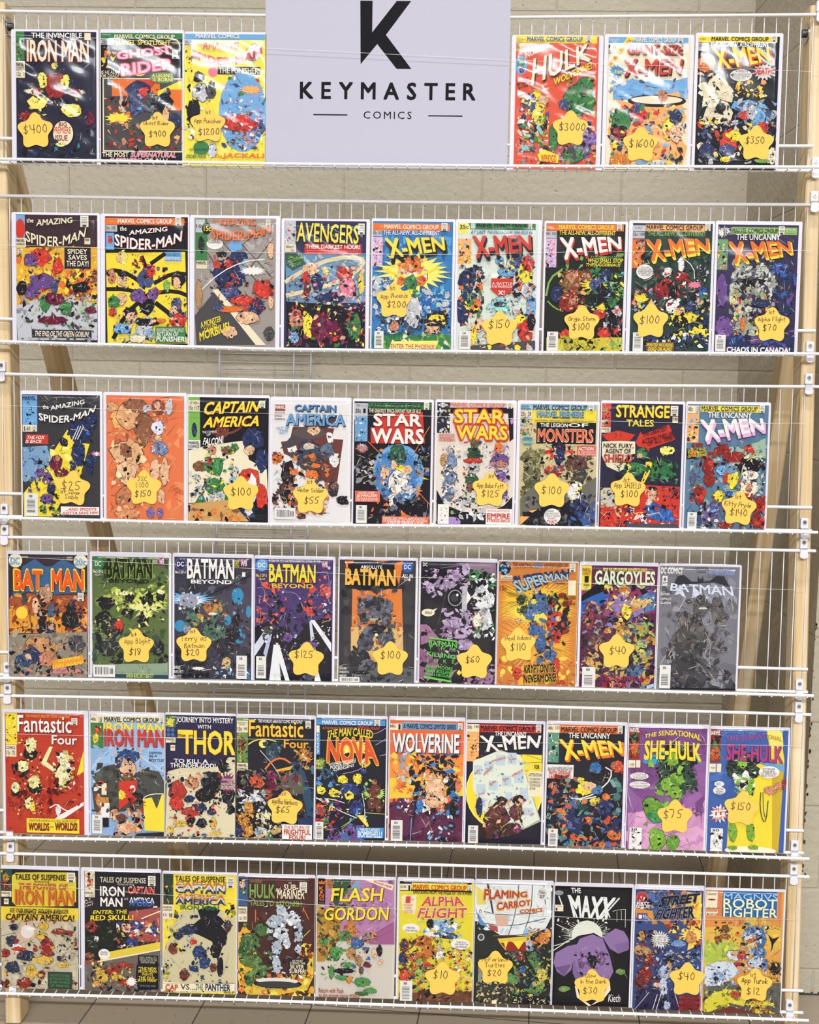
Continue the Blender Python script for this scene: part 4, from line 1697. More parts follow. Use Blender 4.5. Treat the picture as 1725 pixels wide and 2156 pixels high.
X 384 506 0 395 $60,-41,41,143
P 8a7080 -57 2637 804 2654 815 2180 575 2396
L 8a7080 13 -806 2337 -494 2502 7 2575 257 2611
E K -716 2592 76 76
T W -765 2553 -666 2637 b20:DC
B K -366 2377 378 189
B b098b8 -52 2352 220 189
B b098b8 165 2515 126 157
B a088a8 -269 2189 283 157
B b098b8 -613 2087 126 157
B K -679 2308 157 157
F -767 1894 260 2485 50 157 b098b8,K,8a7090,c8b0cc,3a3040
L d 16 -234 2031 -322 1712 -409 1296
E K -58 1876 195 227
E g -58 1876 157 183
E K -58 1876 132 157
E 3a3a40 -74 1876 82 94
E W -12 1941 25 31
R b8b0b8 92 1434 203 2199
P W 200 2040 288 1884 181 1723
F 62 1370 264 2264 14 107 l,K,b8b0b8,d
B V 388 2361 189 157
B V 704 2241 157 189
B K 577 2301 189 189
B d8d8d8 523 1888 220 378
B c8c8c8 564 1444 220 315
B K 490 1951 113 63
B d8d8d8 712 1861 94 189
B c88888 423 1410 157 220
B e8e0c8 423 1410 107 189
F 290 992 792 2527 70 139 d8d8d8,K,l,b0b0b0,V,e8e8e8
E C -634 1547 142 82
T K -703 1523 -556 1574:SMILE
P C -572 1596 -432 1653 -509 1565
B b098b8 -95 1335 283 157
B b098b8 36 1115 283 189
B a088a8 218 1437 94 220
B b098b8 167 862 220 157
F -334 659 340 1631 50 157 b098b8,8a7090,K,c8b0cc
P 9a6a88 -803 1288 -661 1291 -372 978 -780 841
P 8a5a7a -810 777 -331 499 -638 -21 -797 -25
F -781 -24 65 1243 50 189 K,9a6a88,2a262c,6a4a60
B 9a7090 624 136 252 157
F 121 -20 853 493 34 157 9a7090,K,b098b8,5a4058
P 6ac84a -609 1021 7 948 8 916 -609 986
Q 5ad84a -606 829 -5 794 -8 906 -608 947 b10:BATMAN
Q 5ad84a -604 749 -20 714 -21 788 -606 813:T     H     E
Q 5ad84a -649 614 -32 538 -34 634 -635 710 b10:KILLING
Q 5ad84a -647 460 -45 416 -47 518 -648 550:J   O   K   E
Q 5ad84a -661 348 -74 287 -76 364 -662 421:ALAN MOORE
Q 5ad84a -675 261 -79 197 -80 274 -676 338:BRIAN BOLLAND
Q 5ad84a -689 171 -103 107 -104 184 -690 248:JOHN HIGGINS
P 6ac84a -705 164 -102 71 -101 30 -704 119
P Y 5 250 54 187 116 253 58 316
@31 3 3142 -5764 1733 2716 -844 856 2689 c87a38
X -393 902 3 393 Neal Adams,-10,143,102|$110,-10,-61,153
S e8b83a -17 1873 1399 494 60
S f0d850 -30 1581 905 370 50
S e8a838 7 914 1234 658 60
F -797 -5 860 598 40 247 e8a838,c86a2c,f0c848,b85a28
E K -723 2543 132 148
F -831 2396 -611 2670 14 107 K,d,b
R C -800 2306 -555 2385
T K -784 2322 -571 2368:SUPERMAN
T b86030 -806 2214 -676 2267:JAN.
T 8a3a24 -819 2056 -673 2159 b25:15c
Q 6a3a24 -559 2547 -149 2567 -152 2667 -550 2684 b20:THE AMAZING
T 3a6a90 -124 2560 94 2680 b30 i12:NEW
Q 6a3a24 122 2564 629 2591 627 2682 107 2672 b20:ADVENTURES OF
CC 665 2492 791 2677
Q N -431 1989 660 2364 662 2571 -563 2381 b30:SUPERMAN
Q 9ab8c0 -410 1981 649 2322 637 2446 -560 2256 b30 a74 sN,-12,41:SUPERMAN
T 4a3a20 385 2222 589 2267 b20:NUMBER
T C 637 1990 813 2313 b20 sG,12,-12:1
T 4a3a20 442 1907 810 1973 b10:BEST-SELLING
T 4a3a20 551 1843 722 1897 b10:COMICS
T 4a3a20 512 1776 814 1832 b10:MAGAZINE!
B K -25 2205 107 58
B s -31 2101 99 123
B 4a6a98 26 1791 247 288
B Y -77 1830 82 66
B 4a6a98 -216 1619 165 165
B 4a6a98 277 1629 148 148
B 2f4030 -346 1866 123 123
B 2f4030 353 1881 123 140
B 2f4030 -300 1659 107 107
F -460 1489 428 2131 26 107 3a4a30,K,5a7a48
B Y -108 1413 123 33
B R 406 1424 247 288
B K 572 1344 165 247
B R 413 1132 165 165
F 254 920 719 2013 24 206 R,K,8a2a26
B s -396 1407 74 66
B s 454 1467 74 74
B 3f5f90 -41 1206 206 148
B 3f5f90 89 916 165 247
B 3f5f90 302 670 165 148
B R 432 421 107 247
B R 544 88 107 58
B R -390 277 123 165
F -189 491 362 1506 26 181 4a6a98,3f5f90,K,N
Q K -266 259 435 304 409 496 -250 456 b45 sY,8,-8:KRYPTONITE
Q K -261 49 461 94 436 279 -257 230 b45 sY,8,-8:NEVERMORE!
@32 3 4876 -5775 1692 2731 -795 823 2653 5a2a48
X -15 814 0 392 $40,20,10,163
P 8a3a5a -816 2235 -237 2040 318 2631 768 2598 799 1646 -796 1530
F -796 1530 780 2226 30 246 7a3458,4a2440,8a4a68,5a2a48
R Y -804 2111 -590 2645
T r -799 2517 -605 2604 b25:MARVEL
T r -789 2451 -619 2513 b15:COMICS
T K -744 2287 -649 2429 b30:1
T K -754 2203 -632 2247:FEB
BV -731 2146 -631 2198
T Y -354 2534 584 2611 b15:FROM THE EXPLOSIVE NEW ANIMATED TV SERIES!
T e0e0a8 -521 2241 761 2557 b30 oV30:GARGOYLES
T d8d8d8 -522 2258 762 2540 b5 oY10:GARGOYLES
P d8e0b8 -510 2283 -322 2142 -162 2290 47 2149 247 2298 496 2158 696 2307 697 2266 -509 2242
P K -809 1987 -488 2242 -103 2353 -79 2250 -321 2121 -561 1909 -804 1821
P B -806 1862 -563 1992 -239 2123 -193 1958 -552 1618 -796 1530
P 4a7ab0 340 1927 782 2185 796 1729 513 1640
B c87838 129 2130 164 123
B e0c088 140 2048 98 90
B d8a868 -106 1793 205 123
B 8a78b0 222 1759 410 246
B d8b070 424 1846 246 123
B P 106 1549 328 164
B K 28 1422 287 164
B G -11 1359 107 82
B Y 184 1675 123 205
F -294 1207 780 2226 60 180 8a78b0,d8b070,K,P,c87838,e8d060
B 8a3a48 -632 1533 123 369
B 8a8a90 -422 1371 123 164
B 6a4a3c -454 1037 205 205
B d8a050 -503 618 164 246
F -761 277 -274 1915 60 180 6a3a40,K,8a8a90,c88858,5a2a48,3a2430
B 8aa858 523 1308 164 205
B 9ab060 534 974 164 123
B a8a850 542 724 246 205
B b88a3c 116 1216 205 205
B 4a6a8a 388 386 246 205
F -185 289 805 1480 80 180 8aa858,K,c8b048,4a6a8a,b88a3c,6a5a90
F -752 -59 832 647 60 205 N,K,5a7a98,c8a048,3a2c48,c0a050
T c03040 -263 153 721 276 b10:THE NIGHT WILL NEVER
T c03040 -292 10 273 124 b10:BE THE SAME
Q W 668 -6 843 61 841 124 666 65 b10:BUENA
P b 656 -19 844 40 841 124 653 73
BV -737 -17 -453 451
@33 3 6611 -5786 1761 2735 -860 834 2684 76757c
F -799 -10 781 2706 60 490 76757c,85848c,6a6970,5c5b62,90909a
F -798 -31 867 446 30 245 3c3b40,2a292e,4a494e
T K -858 2512 -378 2662 b25 oW25 i10:DC COMICS
T W -850 2521 -390 2654 b15 i10:DC COMICS
R W -809 2261 -701 2470
T K -788 2365 -725 2441 b20:6
T N -793 2290 -713 2342 b10:$2.99
T 5a78c0 104 2523 236 2584 b20 oW15 i12:THE
T 5a78c0 251 2518 492 2605 b25 oW15 i12:NEW
T 5a78c0 512 2515 711 2626 b30 oW15 i12:52!
P 333238 -493 2462 -352 2498 -183 2357 -61 2359 -57 2483 -23 2422 26 2423 57 2485 69 2362 183 2364 341 2491 505 2482 614 2269 306 2346 -426 2290 -588 2245
Q d0d4e0 -646 2153 724 2057 675 2279 -631 2318 b25:BATMAN
P d0d4e0 -541 2060 -426 2290 -294 2003 -377 2042 -419 2083
P d0d4e0 -171 1997 -139 2254 30 2092 196 2013 156 1991 -9 2050
T W -849 2107 -747 2134:SCOTT
T W -847 2049 -644 2103 b15 i10:SNYDER
T W -843 1950 -612 2004 b15 i10:CAPULLO
T W -840 1859 -617 1913 b15 i10:GLAPION
B 5a5656 40 1802 204 245
B 4a4848 34 1968 123 147
B d0ccc8 82 1782 123 33
B 6a6462 367 1809 163 286
B 5a5656 497 1604 204 123
B 6a6462 -194 1507 368 245
B 4c4a4a -263 1131 327 368
B 565252 -22 1261 245 286
B 3a393c -282 504 327 449
B 444246 -110 257 368 245
F -657 663 602 2062 70 180 5a5656,3a3838,76706c,4a4848,6a6462
F -635 -6 436 1021 50 245 3a393c,444246,2c2b30,4c4b50
L l 8 141 1264 273 1017 241 767
R K -806 -43 882 49
BV -808 24 -571 540
@34 4 -7582 -9352 1904 2794 -889 856 2720 b83c28
R Y -877 2009 -622 2714
F -864 2042 -635 2688 24 83 Y,K,e8c828,6a6020
R C -873 1736 -642 1999
T K -853 1914 -661 1976 b15:COMICS
T K -847 1792 -770 1877:12c
T K -727 1782 -668 1879:75
T e8a048 -414 2635 556 2696 b20 i8:THE WORLD'S GREATEST COMIC MAGAZINE!
T W -607 2298 594 2684 b15 sK,13,-13:Fantastic
T W 152 2040 718 2256 b20 sK,10,-10:Four
CC 593 2486 726 2640
F -892 -26 842 1762 60 191 a83424,c04430,982c20,b83c28
B K -332 1830 191 191
B e8e0a0 -324 1990 165 191
B K -526 1471 223 223
B e8e0a0 -494 1536 159 175
B K -243 1059 191 191
B e8d890 -249 1188 153 175
B K -674 951 114 114
B e8e0a0 -664 1049 114 146
B K -374 700 146 159
B e8e0a0 -358 701 134 178
B Y -279 606 64 159
P e0dca0 -96 1610 98 1985 177 1986 32 1646 237 1490 173 1424
P Y 697 1340 859 1923 856 1441
B K 395 1365 223 350
B e8e0a8 414 1751 191 191
B e8e0a8 379 1332 172 286
F -632 435 -75 2189 50 76 K,e8e0a0,d8c868
F 186 1005 653 1918 44 140 K,e8e0a8,c8b868,W
F -823 430 138 907 30 127 982c20,7a2018,c04430
L W 25 104 615 264 717 390 590 517 545
P W 181 342 326 459 853 764 852 683 421 381
B W 294 556 83 159
F -757 691 777 1503 20 191 982c20,5a1814
R Y -418 45 755 367
T K -362 286 707 346:WHATEVER HAPPENS-YOU WILL NEVER FORGET
T r -379 91 85 275 b45 sK,6,-6:WORLDS
T K 100 162 190 213:within
T r 212 106 707 291 b45 sK,6,-6:WORLDS!
@35 4 -5779 -9336 1671 2774 -804 825 2700 8aa8c8
R N -799 2662 827 2738
R C -793 2518 827 2700
T K -780 2576 -666 2643 b10:40c
T K -609 2536 -539 2652:128
T K -489 2558 717 2669 b25:MARVEL COMICS GROUP
CC 736 2561 827 2700
R V -796 1955 -508 2525
B R -642 2362 82 108
B Y -681 2169 76 139
F -770 1975 -515 2493 10 82 R,Y,K
R 9ab4d0 -511 1949 827 2557
T Y -509 2333 827 2550 b35:IRON MAN
T R -498 2007 827 2413 b40 sN,10,-10:IRON MAN
P 9ab8d8 -772 1622 -390 1952 827 2029 827 1468 -741 1365
F -741 1365 827 2013 24 254 9ab8d8,8aa8c8,a8c4e0
L W 10 -581 1755 -772 1493
L W 10 53 1963 811 1468
T 2a3a58 502 1858 780 1916 b20:DEMON
T 2a3a58 502 1788 679 1843 b20:IN A
T 2a3a58 501 1692 827 1757 b20:BOTTLE!
P 4a4a44 -774 1043 -582 1498 -201 1636 51 1321 368 1521 716 1466 827 1244 827 567 -713 528
F -777 526 827 1597 50 222 4a4a44,3a3a36,5a5a52,2c2c2a
B 2f4a78 21 1802 285 190
B s 20 1513 209 285
B 2f4a78 -169 1701 114 158
B t 20 1320 158 127
F -266 1184 337 1970 36 127 2f4a78,s,K,c89868,N
P R -171 1219 241 1261 177 873 -173 574
B Y -108 930 95 127
E W 130 1065 63 82
P Y 368 846 558 883 669 627 780 953 827 954 827 114 399 136
L W 19 336 748 368 878 558 963 811 970
F 49 353 400 1072 20 158 R,8a2a28,K
B c89050 -617 789 82 190
B W -475 534 114 190
R C -553 919 -441 1180
R c88838 -585 692 -394 859
R W -587 401 -379 730
F -730 398 -361 1214 20 127 c88838,K,W,d,R
B s -268 474 114 158
B s -15 190 285 158
B s 208 228 190 95
F -333 -13 336 619 34 158 s,c88860,K,S
B 6a3a2c -109 414 158 95
P 8aa8d0 -524 144 -237 249 -301 20 -524 -18
P 2a2c34 240 67 827 114 827 11 176 -6
R K -524 193 -396 406
BH -763 41 -539 467
@36 4 -4153 -9322 1566 2776 -769 780 2723 2c2848
R 4a7a44 -758 2447 -547 2707
B Y -657 2545 82 114
F -752 2448 -556 2691 8 69 Y,s,b
R N -758 2224 -547 2452
E 4a6a90 -704 2385 38 44
E 4a6a90 -610 2387 38 44
E 4a6a90 -704 2283 38 44
E 4a6a90 -610 2285 38 44
R C -758 2102 -547 2222
T K -745 2167 -556 2209 b10:MARVEL
T K -641 2118 -556 2158:12c
R C -657 1926 -556 2053
T K -638 1990 -568 2036 b10:118
T W -525 2536 733 2686 b15:JOURNEY INTO MYSTERY
T W -58 2438 240 2528 b15 i8:WITH
R Y -499 2214 -169 2397
T r -411 2334 -273 2382 b20:THE
T r -487 2243 -184 2320 b25:MIGHTY
T Y -420 1854 775 2413 b35 sr,13,-13:THOR
T W -578 1665 180 1760 b30:TO KILL A
T W -657 1560 347 1668 b30:THUNDER GOD!
P d8cca8 -735 1456 -435 1543 322 1562 637 1810 763 1813 772 -21 -767 -61
F -751 -28 764 1557 20 284 d8cca8,e0d4b0
B K 496 1614 139 190
B K 292 1256 284 316
B K 609 1039 190 379
B K 103 962 253 190
B K 674 655 95 158
B g 134 1381 95 63
F 9 573 763 1749 40 158 K,2a2a30,1c1c20,3a3a40
B b03830 -498 1011 221 284
B R -529 753 190 221
B b03830 -212 567 253 126
B c88860 -182 1212 190 158
B s -24 1377 95 95
B N -244 857 158 95
B C -372 1336 114 63
B N -22 669 221 126
B N 263 580 114 95
B K -212 374 126 158
B K 42 316 158 126
B e0b848 -434 303 190 82
B e0b848 -656 152 95 114
B e0b848 295 322 82 158
B e0b848 359 98 158 51
F -687 38 449 1453 50 114 R,K,N,c88860,e0b848,8a2a26
S M 608 1232 196 253 15
T C 481 1293 749 1338 b10:INTRODUCING
T C 608 1248 718 1283 b10:THE
T C 466 1196 750 1242 b10:INDESTRUCTIBLE
T C 457 1093 750 1184 b15:DESTROYER
F -751 -61 771 76 24 95 N,K,n
F -767 1069 -625 1522 8 158 N,K
@37 4 -2490 -9310 1745 2765 -870 841 2681 23232a
X 215 723 -3 402 1st,-42,313,94|Agatha Harkness,0,125,115|$65,-42,-52,146
R 7a9a54 -866 2613 -613 2680
R C -859 2352 -618 2618
T K -842 2567 -633 2603:FANTASTIC
T K -799 2525 -678 2559:FOUR
T K -841 2408 -744 2493 b10:15c
T K -702 2417 -633 2487:94
R 6a8a4a -855 1692 -617 2358
B 7a4430 -742 2110 109 182
F -843 1708 -623 2327 16 91 K,7a4430,G,4a6a38
R C -854 1507 -613 1683
T K -837 1609 -631 1664 b25:MARVEL
T K -842 1529 -637 1584 b15:COMICS
T W -389 2596 581 2674 b10 i10:THE WORLD'S GREATEST COMIC MAGAZINE!
CC 649 2492 768 2660
T e8c040 -592 2282 603 2656 b15 sr,9,-9:Fantastic
T G 177 2046 718 2237 b20 sr,9,-9:Four
E y -277 2115 97 91
L y 24 -600 2098 -465 2193 -223 2230 -42 2188 49 2159
B 2c4050 -40 2004 242 182
B 3a5060 -69 1819 182 121
F -280 1691 170 2162 30 121 2c4050,K,4a6070,1c2c38
B c8a050 625 1897 182 182
B 8a4a2c 716 1899 109 91
F 386 1584 820 2055 20 133 8a6a3c,c8a050,K,O
L l 18 -342 1966 -38 1635 208 1210
B M -66 1388 151 151
B m -4 1205 242 151
B c05030 -398 1257 182 182
B c05030 -184 984 121 151
B K -701 1249 151 182
L O 42 -219 1569 -69 1757 142 1824 325 1706
P 2f4a60 310 1705 415 1738 629 1528 846 917 851 485 699 543 572 1096
F 335 471 838 1749 24 182 2f4a60,1f3448,4a6a80,K
P G -7 1544 386 1646 326 1552 24 1498
P 5a5a4a 55 1391 569 1465 633 1035 210 963
F -851 813 568 1527 80 151 5a5a4a,K,c05030,M,7a7a60,3a3434,m
B W -548 913 242 121
F -819 566 -185 1077 40 151 b8c0c8,W,8a98a8,K
B c88a3c -577 665 151 182
B b87830 -697 414 151 182
B b87830 -634 167 182 182
F -846 -56 -365 825 50 109 c88a3c,8a5828,K,e0a850
B N -802 163 91 182
B a8b8c8 -330 144 151 182
B d8d0a0 -211 488 151 151
B c8a060 4 215 151 151
B V -117 56 91 91
F -420 -45 213 592 44 139 b8c0c8,K,c8a060,d8d0a0,5a6a78
B 4a2c28 576 725 109 182
P N 487 475 850 516 852 330 519 321
R W 157 -30 816 335
T b04830 201 232 762 309 b15:THE RETURN OF
T b04830 193 102 793 229 b45:FRIGHTFUL
T b04830 309 -7 673 102 b45:FOUR!
@38 4 -828 -9302 1557 2780 -775 751 2712 22222c
R 4a90c8 -787 2563 729 2696
T W -652 2578 453 2671 b25:MARVEL COMICS GROUP
CC 491 2568 615 2730
R C -779 2386 -706 2546
R 4a90c8 -774 1895 -695 2388
Q W -760 1926 -764 2355 -716 2356 -711 1927 b20:AVON
T c87838 -636 2465 116 2529:IN THE MARVELOUS TRADITION OF
T c84838 125 2477 605 2553 b15 i12:SPIDER-MAN!
Q Y -558 2253 465 2277 462 2461 -530 2437 b20 a66:THE MAN CALLED
S y 31 2068 452 181 15
Q O -552 1716 609 1683 464 2339 -528 2284 b45 oY20:NOVA
Q d85030 -537 1748 587 1729 435 2277 -498 2239 b35:NOVA
Q W -491 1656 95 1794 95 1840 -492 1718 b10:FEATURING THE HUMAN ROCKET'S
Q W -460 1580 96 1748 95 1800 -461 1657 b20:POWER-PACKED
Q W -384 1530 52 1654 51 1716 -400 1613 b20:ORIGIN!
L p 15 463 2384 583 2418 732 2513
L p 15 527 2141 735 2269
L p 15 621 1898 740 1932
L p 15 -187 1479 113 1548 263 1644
S V -673 1698 121 169 13
T y -779 1742 -589 1792 b20:FABULOUS
T y -769 1656 -613 1733 b25:FIRST
T y -777 1588 -627 1638 b20:ISSUE!
B 3a5a70 -549 1471 181 121
F -773 1157 -188 1572 24 151 K,3a5a70,4a90c8,1c2430
B Y 307 1737 121 121
B e8e8d8 306 1768 103 90
B 2f4a88 264 1552 90 90
B Y 146 1395 121 151
B Y -186 1356 133 121
B Y -140 1296 78 78
B 2a3a70 -62 1113 271 211
B Y -363 1044 181 121
B Y -666 1098 121 121
B Y -45 990 121 121
B 2a3a70 124 717 181 241
P Y 126 562 308 567 402 322 357 305
L W 18 -755 911 -422 919 -149 833
L W 18 -786 941 -299 675 127 500
L W 15 241 1059 305 752 310 381
F -720 417 359 1247 34 133 2a3a70,Y,W,K,N,b
S a8d060 512 1066 302 151 17
B 6a3a30 511 1128 151 211
B 6a3a30 455 849 121 181
B 6a3a30 607 791 90 181
B c88860 509 1312 66 72
F 307 629 719 1379 24 121 6a3a30,K,4a2824,a8d060
B R -662 666 121 181
F -778 229 -240 862 50 139 R,Y,K,M,V,P,o
L a8d060 9 -233 274 127 531
L y 9 307 629 760 609
L y 9 -472 -11 7 435
P P -593 -45 -292 118 -52 341 311 350 255 -23
R 4a6a98 -260 -36 -20 156
F -533 -44 310 381 26 151 P,K,4a6a98,M,N
P 4a90c8 130 290 729 299 723 67 148 52
T W 206 218 644 285 b20 i10:MARVEL'S NEWEST
T W 163 74 691 218 b30:BOMBSHELL!
BH -776 -34 -598 404
@39 4 813 -9294 1664 2779 -806 807 2695 e0683c
P e0683c -822 2690 780 2728 800 1720 -807 1681
P e88a40 -811 1926 795 1965 809 1291 -800 1251
P f0c040 -803 1404 805 1475 814 1045 -796 943
F -796 1005 795 1965 40 271 e88a40,e8a040,f0c848,e07838
R C -819 2476 -557 2620
T K -808 2538 -683 2608 b10:60c
T K -624 2493 -581 2610:1
R 6a9ac0 -549 2498 772 2651
T K -519 2520 632 2627 b20:A MARVEL COMICS LIMITED SERIES
CC 673 2518 766 2666
T W -751 1983 711 2427 b35 sN,21,-24:WOLVERINE
P 3a3a3c -794 850 -313 955 -9 778 294 662 589 978 814 1045 835 -35 -780 -77
P 5a2a44 -794 820 -284 987 53 656 474 698 814 1045 835 -35 -780 -77
F -780 -77 816 922 34 271 5a2a44,6a3450,4a2238,3a1c2c
F -349 1262 690 1962 60 210 K,1c1c22,3a7ab8,K,2a2a34
F -337 553 -19 1332 26 210 K,1c1c22,3a7ab8
F 477 574 702 1350 26 210 K,1c1c22,3a7ab8
F -629 885 -302 2061 26 180 b0b8c8,c0c8d8,e0683c,8a98b0
B d87858 704 1288 90 180
B s 164 1213 301 271
B W -10 809 150 180
B e0b088 198 968 271 241
F -157 651 458 1558 40 132 s,K,c88860,W,e0a080
B 3a7ab8 -130 806 90 180
B K 594 732 90 210
F -625 639 -374 954 10 90 5a98c8,W,N
F 35 -25 594 732 30 150 K,W,5a98c8,5a2a44
L 6a98c8 18 -306 523 -327 -34
L K 15 -221 865 -273 339
BH -757 -14 -501 472
@40 4 2519 -9298 1730 2743 -830 820 2676 22202c
R R -842 2478 778 2654
R C -842 2478 -575 2650
T K -826 2552 -728 2628 b10:50c
T K -672 2565 -584 2640:141
T K -544 2503 643 2642 b25:MARVEL COMICS GROUP
CC 664 2504 768 2691
T W -231 2400 457 2509 b25:THE UNCANNY
R o -829 1823 -571 2475
F -820 1833 -579 2406 18 109 Y,N,K,s,W,R
Q W -404 2041 722 2161 783 2438 -579 2406 b30:X-MEN
E y 1 1149 837 860
E Y -8 1149 805 823
R Y 352 1621 803 2001
L K 9 347 1806 807 1840
L K 9 478 1993 806 1886
R Y 631 1651 808 1817
T K 644 1684 754 1788 b30:FOR
P a8a890 -692 1780 -111 2095 344 1944 637 1072 831 520 428 323 -395 581 -681 1271
P d8dcc8 -693 1826 -156 2070 343 1990 542 1255 785 565 472 371 -442 673 -681 1225
R b8c8cc -664 1526 -488 1739
R b8c8cc -439 1601 -241 1838
R b8c8cc -194 1746 4 1982
R b8c8cc 54 1775 252 2034
R b8c8cc -610 1111 -411 1324
R b8c8cc -340 1187 -141 1401
R b8c8cc -48 1287 151 1523
R b8c8cc 213 1363 420 1600
R b8c8cc -581 809 -404 1000
R b8c8cc 345 972 542 1255
R b8c8cc 28 964 182 1154
R b8c8cc 420 649 643 817
F -644 575 613 2043 50 100 8aa0b0,b8c8cc,6a8098,d8dcc8
Q R -641 1527 -544 1622 -563 1668 -665 1573 b10:SLAIN
Q R -437 1509 -260 1698 -293 1744 -470 1554 b5:APPREHENDED
Q R -286 1813 29 1913 19 1959 -296 1859 b5:APPREHENDED
Q R 97 1869 246 1886 245 1932 96 1915 b10:SLAIN
Q R -320 1303 -185 1376 -195 1422 -330 1350 b10:SLAIN
Q R -50 1417 94 1439 93 1485 -52 1463 b10:SLAIN
Q R 174 1501 419 1646 395 1691 150 1547 b5:APPREHENDED
Q R -564 1079 -429 1101 -430 1148 -565 1126 b10:SLAIN
Q R 119 929 239 1039 211 1071 96 966 b10:SLAIN
Q R 580 630 669 679 654 725 565 676 b10:SLAIN
R C 523 1070 812 1632
T K 535 1524 804 1595:ATTENTION
T K 546 1441 784 1493:YOU ARE NOW
T K 548 1371 786 1424:LEAVING A
T K 549 1302 788 1354:CONTROLLED
T K 551 1232 677 1282:ZONE
B 5a3428 -123 635 317 317
B K -40 962 154 118
B s -47 869 90 100
B 4a2c24 -252 306 271 271
B 4a2c24 157 270 271 226
B 6a4030 282 738 181 226
B s 346 926 90 90
B K 321 1018 136 109
B M 291 366 136 136
F -427 -26 457 1021 50 163 5a3428,K,4a2c24,s,M,3a2420
B N -536 811 90 271
P 22202c -474 20 -801 478 -790 -59 845 -16 831 520 429 277
BH -768 -25 -550 400
@41 4 4286 -9317 1761 2778 -844 816 2705 22242c
R O -860 2520 762 2705
R C -860 2520 -595 2692
T K -844 2594 -738 2670 b10:40c
T K -691 2607 -603 2682:133
T K -564 2545 637 2675 b25:MARVEL COMICS GROUP
CC 659 2542 761 2714
T W -407 2420 497 2543 b25:THE UNCANNY
R 5a9078 -852 1862 -599 2512
F -835 1885 -607 2466 18 108 Y,N,K,s,W,b
Q O -429 1872 827 2041 795 2362 -631 2374 b40:X-MEN
Q Y -466 1917 789 2109 727 2383 -623 2397 b30 sO,18,-32:X-MEN
R W -852 1506 -269 1816
T K -831 1728 -291 1778:ALL OF THE HAMMER WENT DOWN
T K -830 1682 -312 1732:BEFORE THE MIGHT OF
T R -809 1599 -333 1685 b25:WOLVERINE
T R -807 1507 -331 1593 b25:LASHES OUT!
F -807 -64 819 1556 90 270 5a8a80,4a7068,2c4a48,7aa898,K
B K 343 1683 270 270
B d05030 677 1784 180 180
B b06040 609 1828 90 108
B 3a6aa0 205 1772 153 162
L W 27 -407 1063 -1 1073 442 1362 590 1689 430 1778
L W 27 -456 1201 -180 1023 224 1125
B Y -7 1305 225 180
B Y -102 1487 90 90
B s 82 1353 180 117
B Y 226 1033 180 90
B 4a78b0 265 1265 135 108
B N -683 1242 180 180
B b06040 -686 1380 81 90
B b06040 -504 1339 90 108
F -810 914 -194 1531 34 153 N,b06040,K,d05030
B N -396 646 270 225
B N 16 470 406 270
B N 411 898 225 225
B N 559 484 270 316
B K 201 336 361 225
B O 449 1131 117 90
B O -488 736 90 135
B O 58 611 135 90
B O 654 301 180 180
B O -66 189 135 90
B O 390 61 90 90
B 4a68a8 571 66 135 117
F -807 -73 835 1048 90 180 N,K,O,d05030,2c3050,4a68a8,5a8a80
BH -785 -35 -579 399
@42 4 6055 -9336 1752 2786 -855 828 2703 7a4a80
X 182 765 0 395 $75,-51,51,185
P 8a5a90 -864 1716 811 1987 856 742 -829 606
P c088b0 -835 792 842 1112 884 -46 -808 -91
P d8a0c0 -821 328 862 557 884 -56 -809 -45
F -861 1624 784 2721 20 539 7a4a80,744478
F -835 792 822 1665 20 539 8a5a90,7a4a80,945f98
F -808 -91 856 742 20 539 c088b0,cc94b8,d8a0c0
R 8a3428 -868 1992 -620 2697
T W -878 2599 -638 2696 b25:MARVEL
B K -747 2455 117 135
B V -746 2409 63 81
B c86030 -722 2226 117 180
F -850 2016 -626 2573 12 117 R,K,V,r
R C -853 1808 -705 1973
R C -687 1813 -598 1976
T K -828 1855 -730 1904:31 SEPT
Q Y -541 2460 696 2434 691 2572 -526 2552 b25 a99:THE SENSATIONAL
P 3a9ac8 -533 1918 -307 1877 355 2206 725 1893 673 2076 -5 2243 -535 2000
Q Y -535 1977 722 1962 684 2388 -522 2424 b45 a36:SHE-HULK
B K 229 1973 404 359
B 2f4a38 422 1563 270 270
B K 85 2245 270 135
F -242 1270 663 2351 90 180 2f4a38,K,3a5a44,1c2c24
B 7aa83a 92 2016 162 198
B 7aa83a 196 1604 225 180
B 7aa83a -24 1460 162 225
B 6a9838 -321 944 247 314
B 3a8a50 -225 761 225 180
B 7aa83a 162 1280 225 180
B 7aa83a -164 252 225 270
B 6a9838 155 167 180 225
B 7aa83a -246 17 180 90
F -469 -82 357 2160 30 198 7aa83a,8ab84a,5a8a30,K
E W -614 1630 202 81
E W -598 1436 225 81
T K -758 1640 -458 1689:IT'S NOT FAIR
T K -756 1585 -456 1634:TO ACCUSE ME
T K -755 1539 -500 1582:OF VANITY!
T K -751 1437 -429 1487:I JUST THRIVE
T K -786 1381 -391 1432:ON CONTROVERSY!
R W -787 -35 -523 484
T K -765 413 -622 472 b20:30
F -779 -7 -530 405 14 117 K,W,l
@43 4 7806 -9355 1731 2785 -849 819 2721 3f5fa0
X -139 1001 -5 394 $150,-20,41,164
F -799 -26 752 2734 16 537 3f5fa0,3a5898,466aa8
P Y 351 2725 641 2732 758 2047 641 -34 -415 -62 -398 681 44 2030 492 1995
P f0e070 375 2680 687 2687 722 2367 479 2316
P c8a830 490 2041 760 2002 707 14 572 11
E W 99 44 560 90
E f0ecd0 98 54 528 72
R 8a3428 -868 1985 -626 2724
T W -881 2595 -643 2692 b25:MARVEL
B K -742 2470 116 125
B V -753 2401 63 72
B c86030 -723 2195 116 179
F -860 2008 -630 2587 12 116 R,K,V,r
R C -860 1769 -714 1956
R C -694 1773 -598 1959
T K -827 1843 -730 1892:40 JUNE
